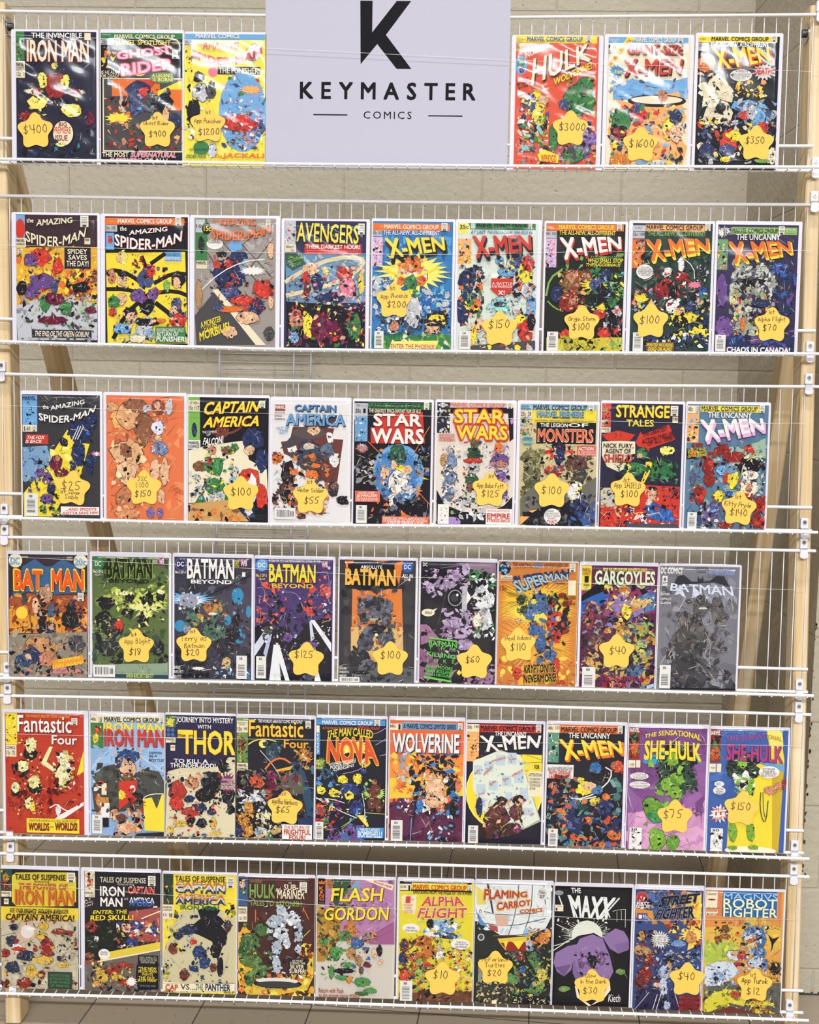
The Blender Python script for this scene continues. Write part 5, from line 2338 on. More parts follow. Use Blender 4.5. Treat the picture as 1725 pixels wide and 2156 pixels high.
Q a04a88 -531 2452 336 2541 332 2656 -536 2589 b25:THE SENSAT
Q b89a30 358 2542 686 2481 682 2586 354 2642 b25:IONAL
Q b03c78 -516 2039 715 2000 690 2390 -508 2430 b40 sN,13,-13:SHE-HULK
P 6aa0d0 -538 2039 -316 2090 762 1956 767 1818 44 2030
B K -133 1980 358 269
B 2f4a38 -305 1792 179 179
B 2f4a38 97 1801 179 179
F -476 1557 167 2308 60 152 2f4a38,K,3a5a44,1c2c24
B 8ab83a -144 2025 134 179
B 7aa83a -186 1610 161 152
B W -74 1613 116 269
B 7aa83a 65 1478 90 224
B W -255 1655 107 54
F -329 1238 142 1803 16 161 7aa83a,W,K,l
B 7aa83a -299 452 116 269
B 7aa83a 82 462 116 269
B 7aa83a -286 104 134 63
B 7aa83a 163 116 134 63
E W 433 1801 224 134
T K 283 1847 563 1896:QUIT STALLING,
T K 303 1797 543 1845:SHULKIE! WE'VE
T K 256 1746 589 1795:GOT TWENTY-TWO
T K 271 1700 569 1744:PAGES TO FILL!
E W -631 1516 107 63
E W -625 1369 134 90
T K -688 1487 -574 1545:BUT...
T K -702 1385 -538 1426:YOU'RE
T K -700 1330 -536 1371:KIDDING
T K -690 1284 -548 1325:RIGHT?
S W -607 861 215 215 13
Q b03830 -788 903 -520 947 -522 1002 -791 972 b30:THIS IS
Q b03830 -695 813 -449 842 -452 921 -698 896 b35:IT!
Q b03830 -766 672 -401 764 -403 829 -769 755 b25:BECAUSE YOU
B c88868 471 1396 161 107
B c88868 647 1493 134 90
B 8a3a38 756 1542 63 161
L 3a3a34 18 272 1345 262 1022 342 700 410 702 436 1165
L 3a3a34 13 317 1346 361 793 427 841
R W -778 21 -518 530
T K -758 459 -594 514 b20:30
F -771 68 -524 446 14 116 K,W,l
@44 5 -7727 -12900 1765 2813 -877 861 2737 2a282c
R 2f5040 -863 2237 -627 2744
B b08838 -757 2534 96 129
B r -759 2354 96 129
F -857 2253 -634 2717 12 90 G,r,K,V
R C -865 2102 -638 2233
T K -857 2175 -651 2220 b10:MARVEL
T K -730 2113 -652 2161:12c
R C -809 1933 -704 2061
T K -789 2000 -718 2041 b10:58
P Y -622 2587 -532 2661 77 2684 717 2695 813 2593 809 2037 713 1930 71 1899 -539 1895 -628 1998
P d8c03a -603 2571 -525 2642 77 2665 717 2675 787 2586 784 2050 706 1949 71 1918 -532 1915 -609 2005
T K -546 2511 589 2646 b25:TALES OF SUSPENSE
T K -117 2444 220 2512 i15:featuring
T c06028 -471 2297 620 2441 b25 i8 sr,6,-6:THE POWER OF
T c86428 -555 1940 773 2298 b30 sr,10,-10:IRON MAN
CC 620 2483 800 2704
R e0c43a -877 1564 857 1881
T K -669 1760 648 1856 b15 i8:SEE OUR MIGHTY GOLDEN AVENGER
T K -460 1720 481 1799 b10 i8:IN MORTAL COMBAT WITH
T K -761 1580 776 1735 b35 oG20 i10:CAPTAIN AMERICA!
P c0b498 -877 1564 855 1612 846 -21 -894 -73
F -894 -73 855 1612 50 257 c0b498,b0a488,a89a80,ccc0a4
L 5a5040 10 -881 1201 -61 1422
L 5a5040 10 -843 542 56 -28
L 5a5040 6 -103 232 835 921
B 2a3448 -592 1407 129 96
B c0a080 -561 1276 64 77
B 2a3448 -644 1076 161 161
B W -516 948 161 96
B R -484 916 193 64
B 2a3448 -325 755 257 161
B 2a3448 -617 482 193 193
B r -775 808 109 129
B 6a2c24 -783 113 129 129
E c8a890 -287 1317 212 225
E d8d0c4 -287 1317 148 154
S W -222 1385 141 51 12
B d0a840 68 1459 141 129
B d0a840 34 1227 161 129
B 8a3428 452 1338 257 84
B 8a3428 677 1311 96 96
B r 161 1033 193 193
B 8a3428 159 835 193 96
B d0a840 94 668 257 129
B d0a840 -199 395 129 193
B d0a840 512 581 161 84
B 8a3428 -363 125 193 161
B 8a3428 26 336 116 129
F -881 -56 839 1579 60 141 2a3448,d0a840,8a3428,K,b0a488
F 479 580 854 1316 30 116 a89a80,6a6254,K,ccc0a4
R 2f4030 172 25 717 422
T 5a8a60 220 308 671 368:THE MOST TITANIC
T 5a8a60 219 229 671 288:BATTLE EVER STAGED
T 5a8a60 219 149 670 209:BETWEEN TWO HEROES
T 5a8a60 218 70 670 129:OF MARVEL
@45 5 -5918 -12896 1802 2806 -810 886 2731 282428
R C -801 2137 -580 2731
B d0a080 -693 2467 90 160
F -790 2300 -593 2698 16 96 K,N,R,s,G
R C -801 2137 -589 2290
T K -787 2229 -598 2273 b10:MARVEL
T K -679 2166 -595 2214:12c
T c8c0a8 -453 2499 575 2625 b20:TALES OF SUSPENSE
T c8c0a8 -64 2431 313 2500 i15:featuring
CC 619 2444 785 2676
T W -455 2185 96 2416 b30:IRON
T W -449 1950 50 2160 b30:MAN
T c8c0a8 89 2112 169 2180 i12:and
T d84a3c 169 2248 766 2415 b30 sW,0,13:CAPTAIN
T W 200 2050 759 2180 b30:AMERICA
T 4a6ab0 200 1975 759 2131 b30:AMERICA
R C 721 1884 817 1979
T K 734 1917 804 1959 b10:63
P a05048 184 1837 881 1954 881 1167 182 1147
F 183 1279 881 1921 20 192 a05048,b86058,8a4040
L C 26 471 1681 695 1785 871 1856
Q Y -617 1765 152 1803 152 1895 -600 1854 b25 i8:ENTER: THE
Q Y -675 1616 295 1663 296 1781 -665 1741 b30:RED SKULL!
Q C -807 2038 -647 2092 -647 2141 -807 2087:AT
Q C -792 1990 -615 2037 -615 2076 -791 2032:LONG
Q C -782 1924 -600 1979 -599 2018 -782 1967:LAST
P 22241f -803 1579 -201 1596 54 1209 -75 811 -808 723
B a03830 -650 1469 160 160
B 2c3028 -652 1123 192 224
B W -549 1192 58 77
B 8a4a30 -717 792 128 96
F -807 921 -41 1634 40 128 K,2c3028,1c1c18,3a4034
B 2f3f78 343 1513 192 141
B W 359 1382 96 64
B 2f3f78 246 1116 160 192
B R 54 880 128 83
B R 279 1281 83 96
B 2f3f78 727 1426 160 160
B s 119 1474 128 128
F -75 876 881 1627 60 128 2f3f78,R,W,K,s,d8c040,3a3c38
P d8c040 -461 700 -460 865 54 979 881 1167 881 970
P C -815 624 881 1003 881 904 -236 690 -236 608
E W -370 851 128 122
T K -454 885 -293 920:CAPTAIN AMERICA
T K -454 836 -293 870:MUST DIE!
R 8a4a34 -809 492 -519 699
P 6a6058 -815 591 881 970 880 -20 -818 -54
F -818 -71 855 706 70 160 6a6058,4a463e,7a7268,K,3a3834
B d0a840 -462 436 128 128
B 9a3428 -172 478 192 128
B d0a840 -398 306 192 128
B d0a840 -76 315 192 96
B 9a3428 85 617 192 83
B 9a3428 52 220 128 96
B c89050 -527 170 128 83
F -657 67 310 657 40 115 d0a840,9a3428,K,e8c860
R K 390 626 839 853
T c8c0a8 422 779 807 830:ALSO, THRILL TO
T c8c0a8 422 726 816 777:THE BATTLE OF THE
T c8c0a8 454 671 775 720:CENTURY WHEN
P K 358 625 839 656 848 78 389 48 341 361
T Y 406 521 807 589 b15:"THE NEW
T Y 406 455 807 523 b10:IRON MAN
T Y 486 391 727 448 b10 i10:FIGHTS
T Y 405 306 759 373 b15:THE OLD
T Y 389 246 823 315 b10:IRON MAN!"
T g 437 132 791 176:WHO WILL WIN?
S W 245 242 128 128 13
@46 5 -4159 -12892 1673 2774 -815 820 2716 c8bc94
P Y -815 2719 813 2763 818 1768 499 1923 21 1942 -425 1864 -553 1632 -815 902
F -808 968 -457 1864 20 192 d8c838,8a8430,c8bc94,e8d848
F 595 1729 817 2062 12 192 Y,K,8a8430
R 2f4038 -808 2017 -586 2715
B K -729 2314 70 160
F -802 2034 -592 2513 10 77 K,V,G,r
R C -808 1690 -585 2007
T K -802 1939 -598 1984 b15:MARVEL
T K -802 1880 -604 1918 b10:COMICS
T K -802 1756 -719 1824:12c
T K -681 1726 -604 1827:98
T K -538 2560 575 2691 b15:TALES OF SUSPENSE
T d0ccc0 -537 2296 576 2564 b35 sN,10,-10:CAPTAIN
T d0ccc0 -537 2041 577 2278 b35 sN,10,-10:AMERICA
T c06838 -528 2423 566 2564 b30:CAPTAIN
T N -534 2296 573 2440 b30:CAPTAIN
T c06838 -528 2156 568 2277 b30:AMERICA
T N -534 2041 574 2167 b30:AMERICA
T d0ccc0 -528 2365 567 2479 b30:CAPTAIN
CC 605 2441 775 2680
T K -107 2024 100 2069:AND
T 2f6a48 -425 1917 435 2026 b30:IRON MAN
P K -43 1908 212 2013 467 1922 340 1722 629 1403 534 1138 408 740 279 1196 23 1320 -297 1442 22 1713
B K 277 1655 287 224
B K 502 1268 128 255
B K 472 610 96 287
B K 343 1001 115 192
B 4a342c 628 1567 128 160
B 2a3450 -265 1443 192 160
B 2a3450 -488 1306 128 96
B C -169 1577 51 45
B b8b0a0 -201 1248 96 96
B R -137 1184 96 83
B 7a3a2c -584 1007 128 160
B 2a3f6c -8 958 192 160
B 2a3f6c 120 698 160 160
B 2a3f6c -103 560 128 96
B 6a3428 -327 422 128 160
B 6a3428 313 605 96 128
F -680 246 658 1895 50 128 K,2a3450,1c1c20,2a3f6c
L a89c78 6 -680 1431 -489 1699 -297 1770
L a89c78 6 -616 776 -295 456
L a89c78 6 663 944 537 480
R C -824 27 794 240
L K 6 -824 209 794 257
L K 6 -824 17 795 65
T c04a3c -760 52 -471 203 b40:CAP
T K -417 82 -54 215 b10:VS....
T 2f6a48 -77 82 90 219 b15:THE
T 2a3450 138 72 698 237 b40:PANTHER
P Y -824 4 795 52 795 -47 -824 -89
F -824 -89 795 75 26 128 d8c838,K,8a8430,c8bc94
F -814 209 -680 774 10 160 Y,K,8a8430
@47 5 -2448 -12894 1714 2767 -848 847 2700 4a2c28
F -841 -102 831 2698 50 286 4a2c28,5a3430,402420,542e28
R 3a5a80 -852 2033 -642 2690
B s -759 2524 76 127
B K -760 2622 95 51
B V -745 2362 95 64
F -839 2066 -652 2657 8 95 N,s,K,3a5a80
R C -850 1673 -648 2019
T K -839 1942 -661 1992 b15:MARVEL
T K -838 1870 -660 1927 b10:COMICS
T K -825 1726 -761 1800:12c
T K -729 1729 -666 1803:93
T b08858 -594 2587 -315 2641:THE INCREDIBLE
T 7a9a4a -598 2229 -29 2557 b35 sK,10,-10:HULK
T C -15 2398 89 2499 i12:and
T C 262 2578 332 2619:THE
T C 162 2432 484 2565 b20:SUB-
T C 18 2236 628 2439 b20 i5:MARINER
CC 511 2383 674 2622
T 7a9a4a -591 2060 557 2186 b20:TALES TO ASTONISH
P G -874 1345 -716 1612 -620 1483 -681 1154 -453 371 -771 32 -869 359
F -851 95 -460 1488 30 191 G,O,Y,8a4a20,4a2c28
P d8b840 -772 197 -326 441 91 189 568 401 754 867 832 1066 838 475 698 142 -67 -46 -643 3
F -835 -36 838 475 60 191 G,Y,O,8a4a20,e8d060
F 503 465 831 1197 24 191 G,Y,O,4a2c28,8a4a20
L O 19 -463 1946 -462 1684
L O 19 617 1976 714 1783
L Y 13 622 1388 748 1522
B 4a6a3c -301 1493 223 191
B 4a6a3c -554 1223 255 255
B 3a5a34 -713 1022 159 223
B 5a7a40 -520 764 286 191
B 5a7a40 -327 573 223 191
B 3a5a34 -581 367 127 191
F -804 163 -80 1662 50 146 4a6a3c,2a4028,6a8a48,K,3a5a34
B b8c0c8 109 1962 127 191
B a8b0b8 15 1698 286 191
B c8ccd0 364 1773 191 191
B a8b0b8 494 1450 115 286
B c8ccd0 113 1439 191 223
B a8b0b8 20 1108 159 191
B b8c0c8 242 1213 95 159
B a8b0b8 23 714 127 255
B b8c0c8 498 1089 95 127
F -262 443 616 2074 50 146 a8b0b8,c8ccd0,5a6470,K,e8e8e8
E K 42 287 541 108
E d8d4c8 32 353 477 70
E 3a3a3c 43 270 477 76
R K 286 525 684 865
T C 367 803 595 849 b10:HE WHO
T C 316 749 653 798 b10:STRIKES THE
T C 317 644 628 739 b25:SILVER
T C 299 538 677 635 b25:SURFER!
@48 5 -693 -12903 1752 2778 -871 867 2713 c8c0b0
P b07aa0 -702 2713 845 2739 868 1258 -115 1296 -372 1550 -692 1802
F -687 1279 845 2755 44 222 b07aa0,a06a90,bc88cac,985f86,8a5880
R K -842 2124 -677 2714
P O -821 2587 -822 2661 -790 2620 -759 2679 -727 2622 -689 2665 -695 2584
T O -807 2457 -707 2551 b20:K
T O -787 2379 -731 2453 b20:I
T O -805 2301 -705 2375 b20:N
T O -805 2223 -704 2297 b20:G
T g -810 2157 -697 2193:COMICS
R b87848 -668 2487 -481 2703
T K -632 2644 -512 2679:SEPT
T K -625 2579 -511 2621 b10:No.6
T K -599 2515 -523 2562:12c
P 7a98b0 -100 2600 88 2718 92 2443 -66 2406
P C 167 2721 388 2727 831 2609 802 2478
Q R 389 2671 785 2533 797 2592 404 2717 b10:BRAND NEW
T K 727 2648 808 2709:12c
P 3a5038 -481 2719 -102 2713 -192 2402 -442 2070 -539 2295
F -568 2001 -70 2698 30 127 3a5038,5a7a48,K,2c3c2c,8a7a40
P b08038 -853 1993 -378 2072 -307 1421 -682 820 -841 816
F -857 815 -315 2073 50 190 a87830,6a4a28,4a4a28,c89848,3a3a24
P c08038 -214 1620 -27 1821 11 1365 -242 1292
F -242 1292 37 1757 16 140 c87830,O,8a5028
P 9a5a80 201 1370 860 1780 868 1258 330 1243
L 7a4468 10 264 1372 813 1730
L 7a4468 10 297 1307 825 1584
Q Y -538 2204 600 2236 596 2554 -542 2516 b25 i12 sK,13,-13:FLASH
Q Y -692 1769 733 1809 728 2129 -695 2069 b25 i10 sK,13,-13:GORDON
B 5a7a4a -244 1423 190 127
B 4f8a48 -430 1024 159 190
B 4f8a48 -687 1279 127 95
B 4f8a48 -520 595 82 190
B 4f8a48 -172 769 190 76
F -772 357 9 1528 40 127 4f8a48,3a6a38,K,6aa058
B 3a5a90 44 1267 190 159
B c8a878 121 1400 63 63
B 3a5a90 236 1142 95 63
B b08048 -80 1035 127 159
B b08048 81 875 95 159
B 6a4428 147 647 63 127
B s 427 1049 76 127
B K 537 1118 76 159
B 6a3034 272 782 114 82
B s 557 856 82 63
F 202 1305 484 1541 12 114 c89040,K,8aa048
F -170 572 327 1439 20 114 3a5a90,b08048,K
B 4f8a48 -296 470 190 76
B e08a38 -120 426 82 114
B 4f8a48 151 385 222 127
B 4f8a48 344 193 190 82
B K -234 636 285 82
B 3a6a38 154 121 190 63
T a03c2c -795 119 -245 228 b10:Return with Flash
T a03c2c -794 1 -132 106 b10:to the strange planet
T a03c2c -105 15 129 107 b15:MONGO!
@49 5 1070 -12913 1701 2792 -801 837 2710 dccb38
X 182 549 0 404 $10,-52,84,178
R K -796 2638 783 2714
R K -794 2493 786 2568
R C -794 2509 -544 2652
T K -782 2561 -658 2636 b10:$1.00
T K -605 2527 -569 2638:1
R Y -536 2529 696 2679
T c03c28 -511 2542 674 2669 b25:MARVEL COMICS GROUP
CC 708 2550 790 2688
T K -497 2452 787 2533 b25 i8:EXPLODING FROM THE PAGES OF THE X-MEN!
P C -754 2364 -692 2408 -534 2386 -424 2415 -435 2129 -463 1965 -685 1992 -734 2120
T c84030 -664 2236 -549 2392 b30 i10:1
T c84030 -538 2288 -476 2339 i10:ST
T d88060 -704 2167 -493 2218:DYNAMIC
T d88060 -687 2109 -514 2153:DOUBLE-
T d88060 -670 2064 -529 2100:SIZE
T d88060 -692 2011 -490 2056:ISSUE!
Q c84838 -325 2171 636 2198 553 2422 -250 2400 b35 oW20:ALPHA
Q c84838 -415 1895 705 1926 700 2167 -340 2138 b35 oW20:FLIGHT
E W -537 1644 190 107
T K -641 1654 -443 1699:ONE SIDE,
T K -672 1591 -388 1635:SUPER HEROES.
B 8ab0d0 109 1753 253 158
B K -112 1747 95 158
B W 362 1695 190 95
B 6a90b8 269 1628 221 95
B K 272 1497 253 95
B W -45 1521 253 95
B 3a4a78 366 1500 158 82
F -358 1349 579 1897 36 139 8ab0d0,W,K,n,l,8a9a60
B b86830 -263 1351 253 158
B c07030 -165 1158 190 190
B b06028 -351 956 221 190
B a05828 -125 701 158 190
F -534 492 51 1491 80 107 c07030,8a4a20,d89048,K,a05828
B 7a3a2c -673 1274 126 190
B 2f3a60 -700 946 126 190
B 7a3a2c -663 619 126 190
F -781 485 -422 1412 50 126 7a3a2c,K,2f3a60,R,4a2c28
B 7aa048 -317 826 126 190
B 9ab048 -346 629 126 158
B d84a30 -662 554 126 190
F -559 97 93 904 60 126 O,7aa048,K,2f3a60,R,d8b040
E W 565 1326 209 126
T K 470 1356 684 1398:THIS IS A
T K 433 1303 732 1347:JOB ONLY WE
T K 450 1251 702 1294:CAN HANDLE!
B c8b0a0 103 1231 76 107
B W 122 1068 126 126
F 106 182 832 1252 130 107 K,2f3a50,c8a070,R,G,W,b86830,s,V
P 6a4430 -770 189 853 254 860 -91 -766 -91
F -765 -107 853 270 36 221 6a4430,5a3424,K,7a5038
BH -754 -41 -482 467
@50 5 2793 -12925 1728 2808 -847 847 2712 2a2c28
X -382 846 0 402 McFarlane,-10,178,94|Turtles,-10,52,104|$20,-21,-125,136
P d8dcd8 -866 2702 809 2742 828 1997 703 1734 330 1560 -268 1543 -652 1793 -848 1853
F -843 1592 803 2741 50 189 d8dcd8,c8d0d4,e0e0dc,b8c8d0
P 3a3a3c -608 2703 -561 2704 -437 2059 -468 2026
L 3a3a3c 16 98 2722 36 2007 -111 1548
L 3a3a3c 16 396 2730 380 2082 204 1557
L 3a3a3c 16 646 2737 689 2285
L 3a3a3c 16 -842 1853 -115 1743 697 1961
L 3a3a3c 16 -784 2114 -278 1999 506 2086
P d0a890 -420 2011 -137 2003 -115 1759 -368 1768
P a84848 -557 1796 -351 1753 -333 1623 -491 1667
P d8c860 -843 2664 -700 2571 -598 2250 -819 2243
P 5a8ab8 -849 2178 -717 1921 -556 1731 -746 1790
P 8ab0d0 262 1754 390 1692 330 1560 204 1557
Q d8a030 -679 2345 309 2437 305 2582 -670 2630 b50:FLAMING
Q G -390 2093 391 2261 388 2406 -396 2336 b50:CARROT
Q b03428 -664 2361 283 2452 280 2572 -653 2611 b30:FLAMING
Q b03428 -375 2126 369 2276 366 2390 -380 2314 b30:CARROT
Q b03428 135 2075 630 2128 628 2219 133 2166 b25 oG30:COMICS
E W 608 2526 132 145
E c8ccc8 608 2526 113 126
T r 551 2534 687 2615 b10:No.
T r 553 2437 668 2511 b15:27
E W -737 2100 76 82
T K -764 2050 -710 2149 b15:O
T K -798 1991 -672 2014:$2.25 U.S.
T K -819 1944 -640 1969:$2.85 CANADA
E l -708 1498 76 82
E d -708 1498 50 57
L t 19 -425 1539 267 1575 578 1698
P d8b840 -345 1476 456 1564 428 1400 306 1234 -166 1220 -296 1380
P R -170 1416 -13 1420 -104 1255
P R 50 1422 270 1428 179 1295
P r -280 1380 396 1432 276 1200 -102 1189
P Y -208 1415 -108 1424 -160 1253
P Y -13 1420 254 1454 124 1242
B c87838 646 1504 189 139
B d88038 753 1638 82 126
B l 365 1399 94 157
B 6a90b8 369 1268 126 76
F 306 1234 828 1770 26 126 c87838,K,l,G,8a5028
B 7a3034 152 1099 189 126
B 4a6a3c 469 1043 157 189
B 5a7a3c 536 881 126 157
B 5a8a48 -24 537 220 157
B 4f7a3c 129 738 126 126
B 3a6088 223 774 126 126
B 8a4a2c 194 675 126 76
B 5a8a48 14 276 189 94
B 5a7a3c 518 324 189 126
B 8a9848 578 457 189 126
B c8b048 667 689 157 189
F -173 139 841 1249 100 126 4a6a3c,K,5a8a48,8a9848,3a5a70,c8b048,2a3024
R 8a8a78 -760 220 -648 912
F -775 187 -635 1011 24 82 K,c8c0a0,8a8a78,d
R 3a3830 -795 -83 9 473
F -786 -77 8 506 70 113 c8b878,K,8a8060,d8c888,3a3830
R K 22 -69 857 170
R d8d098 50 80 112 115
F 22 -59 838 169 60 50 d8d098,K,c8b878,e0d8a0
R C -438 -17 -336 85
@51 5 4540 -12941 1747 2800 -854 833 2722 1a181c
X 15 490 2 401 Glow,-42,229,94|in the Dark,21,104,104|$30,-42,-115,146
T W -500 2576 -291 2694 b20 i-12:THE
Q e0e0d8 -438 2027 300 1982 503 2506 -578 2541 b45:MAXX
L e0e0d8 31 -561 2509 -360 2029
L e0e0d8 31 173 2011 551 2475
L e0e0d8 25 226 2369 360 2049
E g -767 2568 100 56
L g 9 -860 2533 -843 2242
L g 9 -748 2472 -664 2263
L W 25 -764 2487 -680 2263
R C -840 2152 -662 2296
T K -805 2256 -696 2285 b10:image
T K -828 2171 -792 2231 b10:1
S d8d8c8 -130 1645 565 330 44
F -785 1464 361 2017 40 94 d8d8c8,W,1a181c
L d8d8c8 22 -842 1267 -472 1538
L d8d8c8 16 -845 1365 -502 1472
L d8d8c8 16 -795 1854 -477 1701
L d8d8c8 9 419 2180 512 2215 699 2237
L d8d8c8 9 513 2183 520 1956
L d8d8c8 9 699 2220 705 1832
L d8d8c8 9 606 2202 619 1991
E d8d8c8 -129 1613 333 345
P K -594 1404 -317 1608 26 1682 345 1496 441 1434 480 653 251 417 -253 434 -454 887
P 8a6c9a -809 1203 -531 1374 -343 1412 -453 821 -606 670 -767 779 -841 973
P 8a6c9a 217 1590 493 1800 683 1734 782 1574 805 1347 573 1226 381 1335
P 7a5f8c 473 1435 800 1509 790 1314 573 1226
P 6a5078 -801 876 -456 952 -606 670
P 8a6c9a -402 1280 -284 1544 -4 1649 218 1558 386 1172 476 816 313 451 -253 434 -421 822
P 7a5f8c -397 1084 -259 631 62 444 313 451 -252 402 -419 757
B 6a4a70 -238 1023 94 188
B 6a4a70 200 1101 113 188
B K -2 1030 126 188
F -379 431 381 1367 30 138 8a6c9a,6a5078,K,9a7cac
P C -364 464 -317 465 -247 205 10 32 -52 14 -310 203
P C 404 585 425 389 259 155 10 32 256 253
B 6a9048 633 820 126 82
B 6a9048 -599 391 157 82
L 6a9048 13 712 790 778 694
T W 386 126 648 298 i8:Kieth
@52 5 6187 -12956 1529 2817 -732 744 2712 3a4a78
X 440 740 0 399 $40,-21,62,166
F -739 1960 690 2727 70 204 3a4a78,2c5070,1c2440,4a6a98,c87838
P d89030 -723 2279 -364 2236 -279 1973 -488 2126 -717 2067
P f0c850 386 2679 693 2635 716 2001 632 1469 432 1357 510 2049 348 2308
F -31 1423 698 2503 70 153 e8a838,f0d060,K,c85a28,8a3428
E b06070 -591 2533 133 133
E b03830 -591 2533 112 112
F -685 2280 -480 2642 14 87 r,W,K,b06070
T W -713 2371 -435 2445 b20:FIRST
T W -729 2305 -420 2380 b20:ISSUE
R 5a4a88 -690 2028 -460 2180
T W -665 2069 -592 2155 b10:1
T W -576 2071 -469 2159 b5:95c
Q K -252 2318 648 2475 653 2686 -184 2584 b50 o8a90a830 i8:STREET
Q K -333 2051 559 2103 523 2392 -238 2292 b50 o8a90a830 i8:FIGHTER
Q 1c1c20 -240 2332 622 2488 628 2664 -158 2572 b40 i8:STREET
B K -575 1647 118 153
B b08050 -588 1647 92 143
B b08050 -617 1353 153 153
B c09060 -436 1305 92 128
B r -406 1147 128 153
B r -471 798 153 307
B 6a2c2c -594 635 128 230
F -682 150 -222 1790 80 128 b08050,K,r,4a2420,c8a070,6a2c2c
B c88848 484 1704 179 179
B e0a858 521 1731 112 128
S f0d060 522 1705 281 179 15
B c88848 497 1677 153 169
B 7090c0 222 1510 204 102
B N 25 1292 153 128
B c89868 36 973 92 128
B K 29 1159 153 102
B a8b8d0 -62 837 179 179
B c0c8d8 -76 490 128 307
B a8b8d0 13 118 102 128
B s -207 566 102 77
B 2a4a78 437 1198 153 153
B s 437 1224 51 66
F -236 645 738 1366 80 128 3a4a78,K,a8b8d0,N,c89868,6a80a8
P 2a2848 -675 -64 -613 420 -232 538 -83 -73
P 2a2848 52 493 207 445 327 -60 122 -66
F -674 -91 359 503 40 153 2a2848,K,1c1c30,3a3860
L l 15 -677 -10 -382 400
L W 13 -212 -77 -100 435
L W 13 -290 -52 -200 352
L W 10 302 -61 154 496
S W -177 1605 235 215 22
T K -321 1702 -98 1745 b10 i8:ANYONE
T K -383 1636 -39 1683 b10 i8:WHO OPPOSES
T K -348 1579 -43 1625 b10 i8:ME WILL BE
T K -378 1488 29 1563 b15 i8:DESTROYED!!
S r 504 159 286 194 19
R 8a2a2c 273 19 764 354
T K 391 311 697 358 b10:The HOTTEST
T K 266 227 756 285 b15:GAME IN THE WORLD
T K 371 171 626 217 b15:IS NOW
T K 258 98 761 162 b15:MALIBU'S HOTTEST
T K 376 22 682 84 b20:COMIC!!
@53 5 7843 -12971 1758 2799 -858 838 2745 d89a48
X 255 669 -2 398 1st,-41,228,93|App Turok,0,93,124|$12,-21,-145,155
P d07850 -911 2743 -510 2754 -489 2188 -885 2018
P d88a48 -891 2177 783 2184 792 1960 -879 1859
P d8b048 -881 1912 791 1986 813 1457 -863 1409
P c8c048 -868 1542 -212 1614 -149 1297 -803 1012 -849 1011
F -858 1276 785 2144 40 280 d89a48,d8b048,e0b850,d88a48,d8a848
P d07850 708 2788 779 2790 790 2012 722 2116
R C -851 2342 -605 2725
T K -842 2658 -622 2706:VALIANT
S r -731 2537 112 25 8
T K -846 2352 -598 2386 b10:NOV. No.18
R C -845 2178 -591 2330
R d08a60 -843 2263 -596 2330
T K -841 2204 -598 2251 b20:$2.25 US
R 2a6aa8 -493 2161 693 2787
T a8c8d8 -490 2578 686 2708 b0:MAGNVS
T e8e4b0 -490 2373 685 2595 b15:ROBOT
T e8e4b0 -483 2175 694 2384 b15:FIGHTER
P a8b848 -864 1436 -467 1606 -106 1511 -302 1293 -577 1125 -853 1117
F -853 1117 -110 1616 26 178 a8b848,c8c858,8aa040,b8c050
B 6a4a2c -413 1873 102 127
B 8a5a30 -420 1714 153 76
B 8a5030 -570 1630 76 112
F -668 1521 -127 2039 24 102 6a4a2c,K,8a5030
P K 604 1584 519 1793 625 1690 776 1748 655 1585 612 1399
L 7a5a30 8 460 2003 592 1875 715 1984
B 5a78a0 211 1864 229 153
B 9aaac0 113 1782 178 102
B d8d8d0 64 1727 153 76
B 4a6894 371 1683 127 280
B b0583c 169 1651 127 61
B d8c878 147 1544 127 41
B 5a78a0 333 1364 204 178
B b8c0d0 290 1150 229 153
B d0d4dc -149 1297 255 153
B 5a78a0 471 1102 92 178
F -32 902 510 2031 60 127 5a78a0,b8c0d0,d8d8d0,K,3a5478
B a83430 -47 1300 127 127
B a83430 -141 1085 117 76
B c89868 -16 1487 76 92
B K -19 1566 66 46
B c89868 -202 1349 102 66
B c89868 -62 1007 153 66
B d0c8b8 -286 868 127 76
P c8d0d8 -841 1011 -578 1152 -246 1161 -84 927 -430 597 -684 563 -828 638
B 8aa0c0 -540 807 153 127
B K -576 752 66 76
B d8d8d8 -407 678 127 102
F -825 558 -93 1166 34 127 c8d0d8,8aa0c0,W,6a8ab0,K
B K 703 1030 127 178
F 536 732 823 1219 20 112 K,c8a848,5a4a30
P 5a5a50 -839 585 -175 631 843 714 874 -32 -815 -70
F -816 -56 845 688 40 204 5a5a50,4a4a44,6a6a5c,3a3a38
P d0c43a -816 -56 -814 265 -604 458 -299 534 -17 502 94 292 48 157 -262 228 -463 115 -713 -53
F -804 -29 59 531 30 153 d0c43a,a89c28,e0d450,6a7a38
B b04a2c -141 419 153 112
B c8a838 352 220 280 112
B 8a5a30 460 89 178 66
B d8c848 582 227 153 51
F 80 -2 706 337 36 127 c8a838,8a5a30,K,d8c848
P 6a3430 -662 -52 -259 148 362 -21 846 21 849 -38 -661 -73
"""
class Cover:
    # layered ink on a cover; every shape sits a few microns above the one before
    def __init__(s, y0): s.v = []; s.f = []; s.c = []; s.y = y0; s.dy = 3e-6
    def up(s): s.y -= s.dy
    def poly(s, pts, col):
        o = len(s.v); s.v += [(x*1e-4, s.y, z*1e-4) for x, z in pts]; s.f.append(list(range(o, o + len(pts)))); s.c.append(col)
    def mesh(s, vs, fs, col):
        o = len(s.v); s.v += [(x*1e-4, s.y, z*1e-4) for x, z in vs]
        for f in fs: s.f.append([i + o for i in f]); s.c.append(col)
def clampbox(pts, B): return [(min(max(x, B[0]), B[2]), min(max(z, B[1]), B[3])) for x, z in pts]
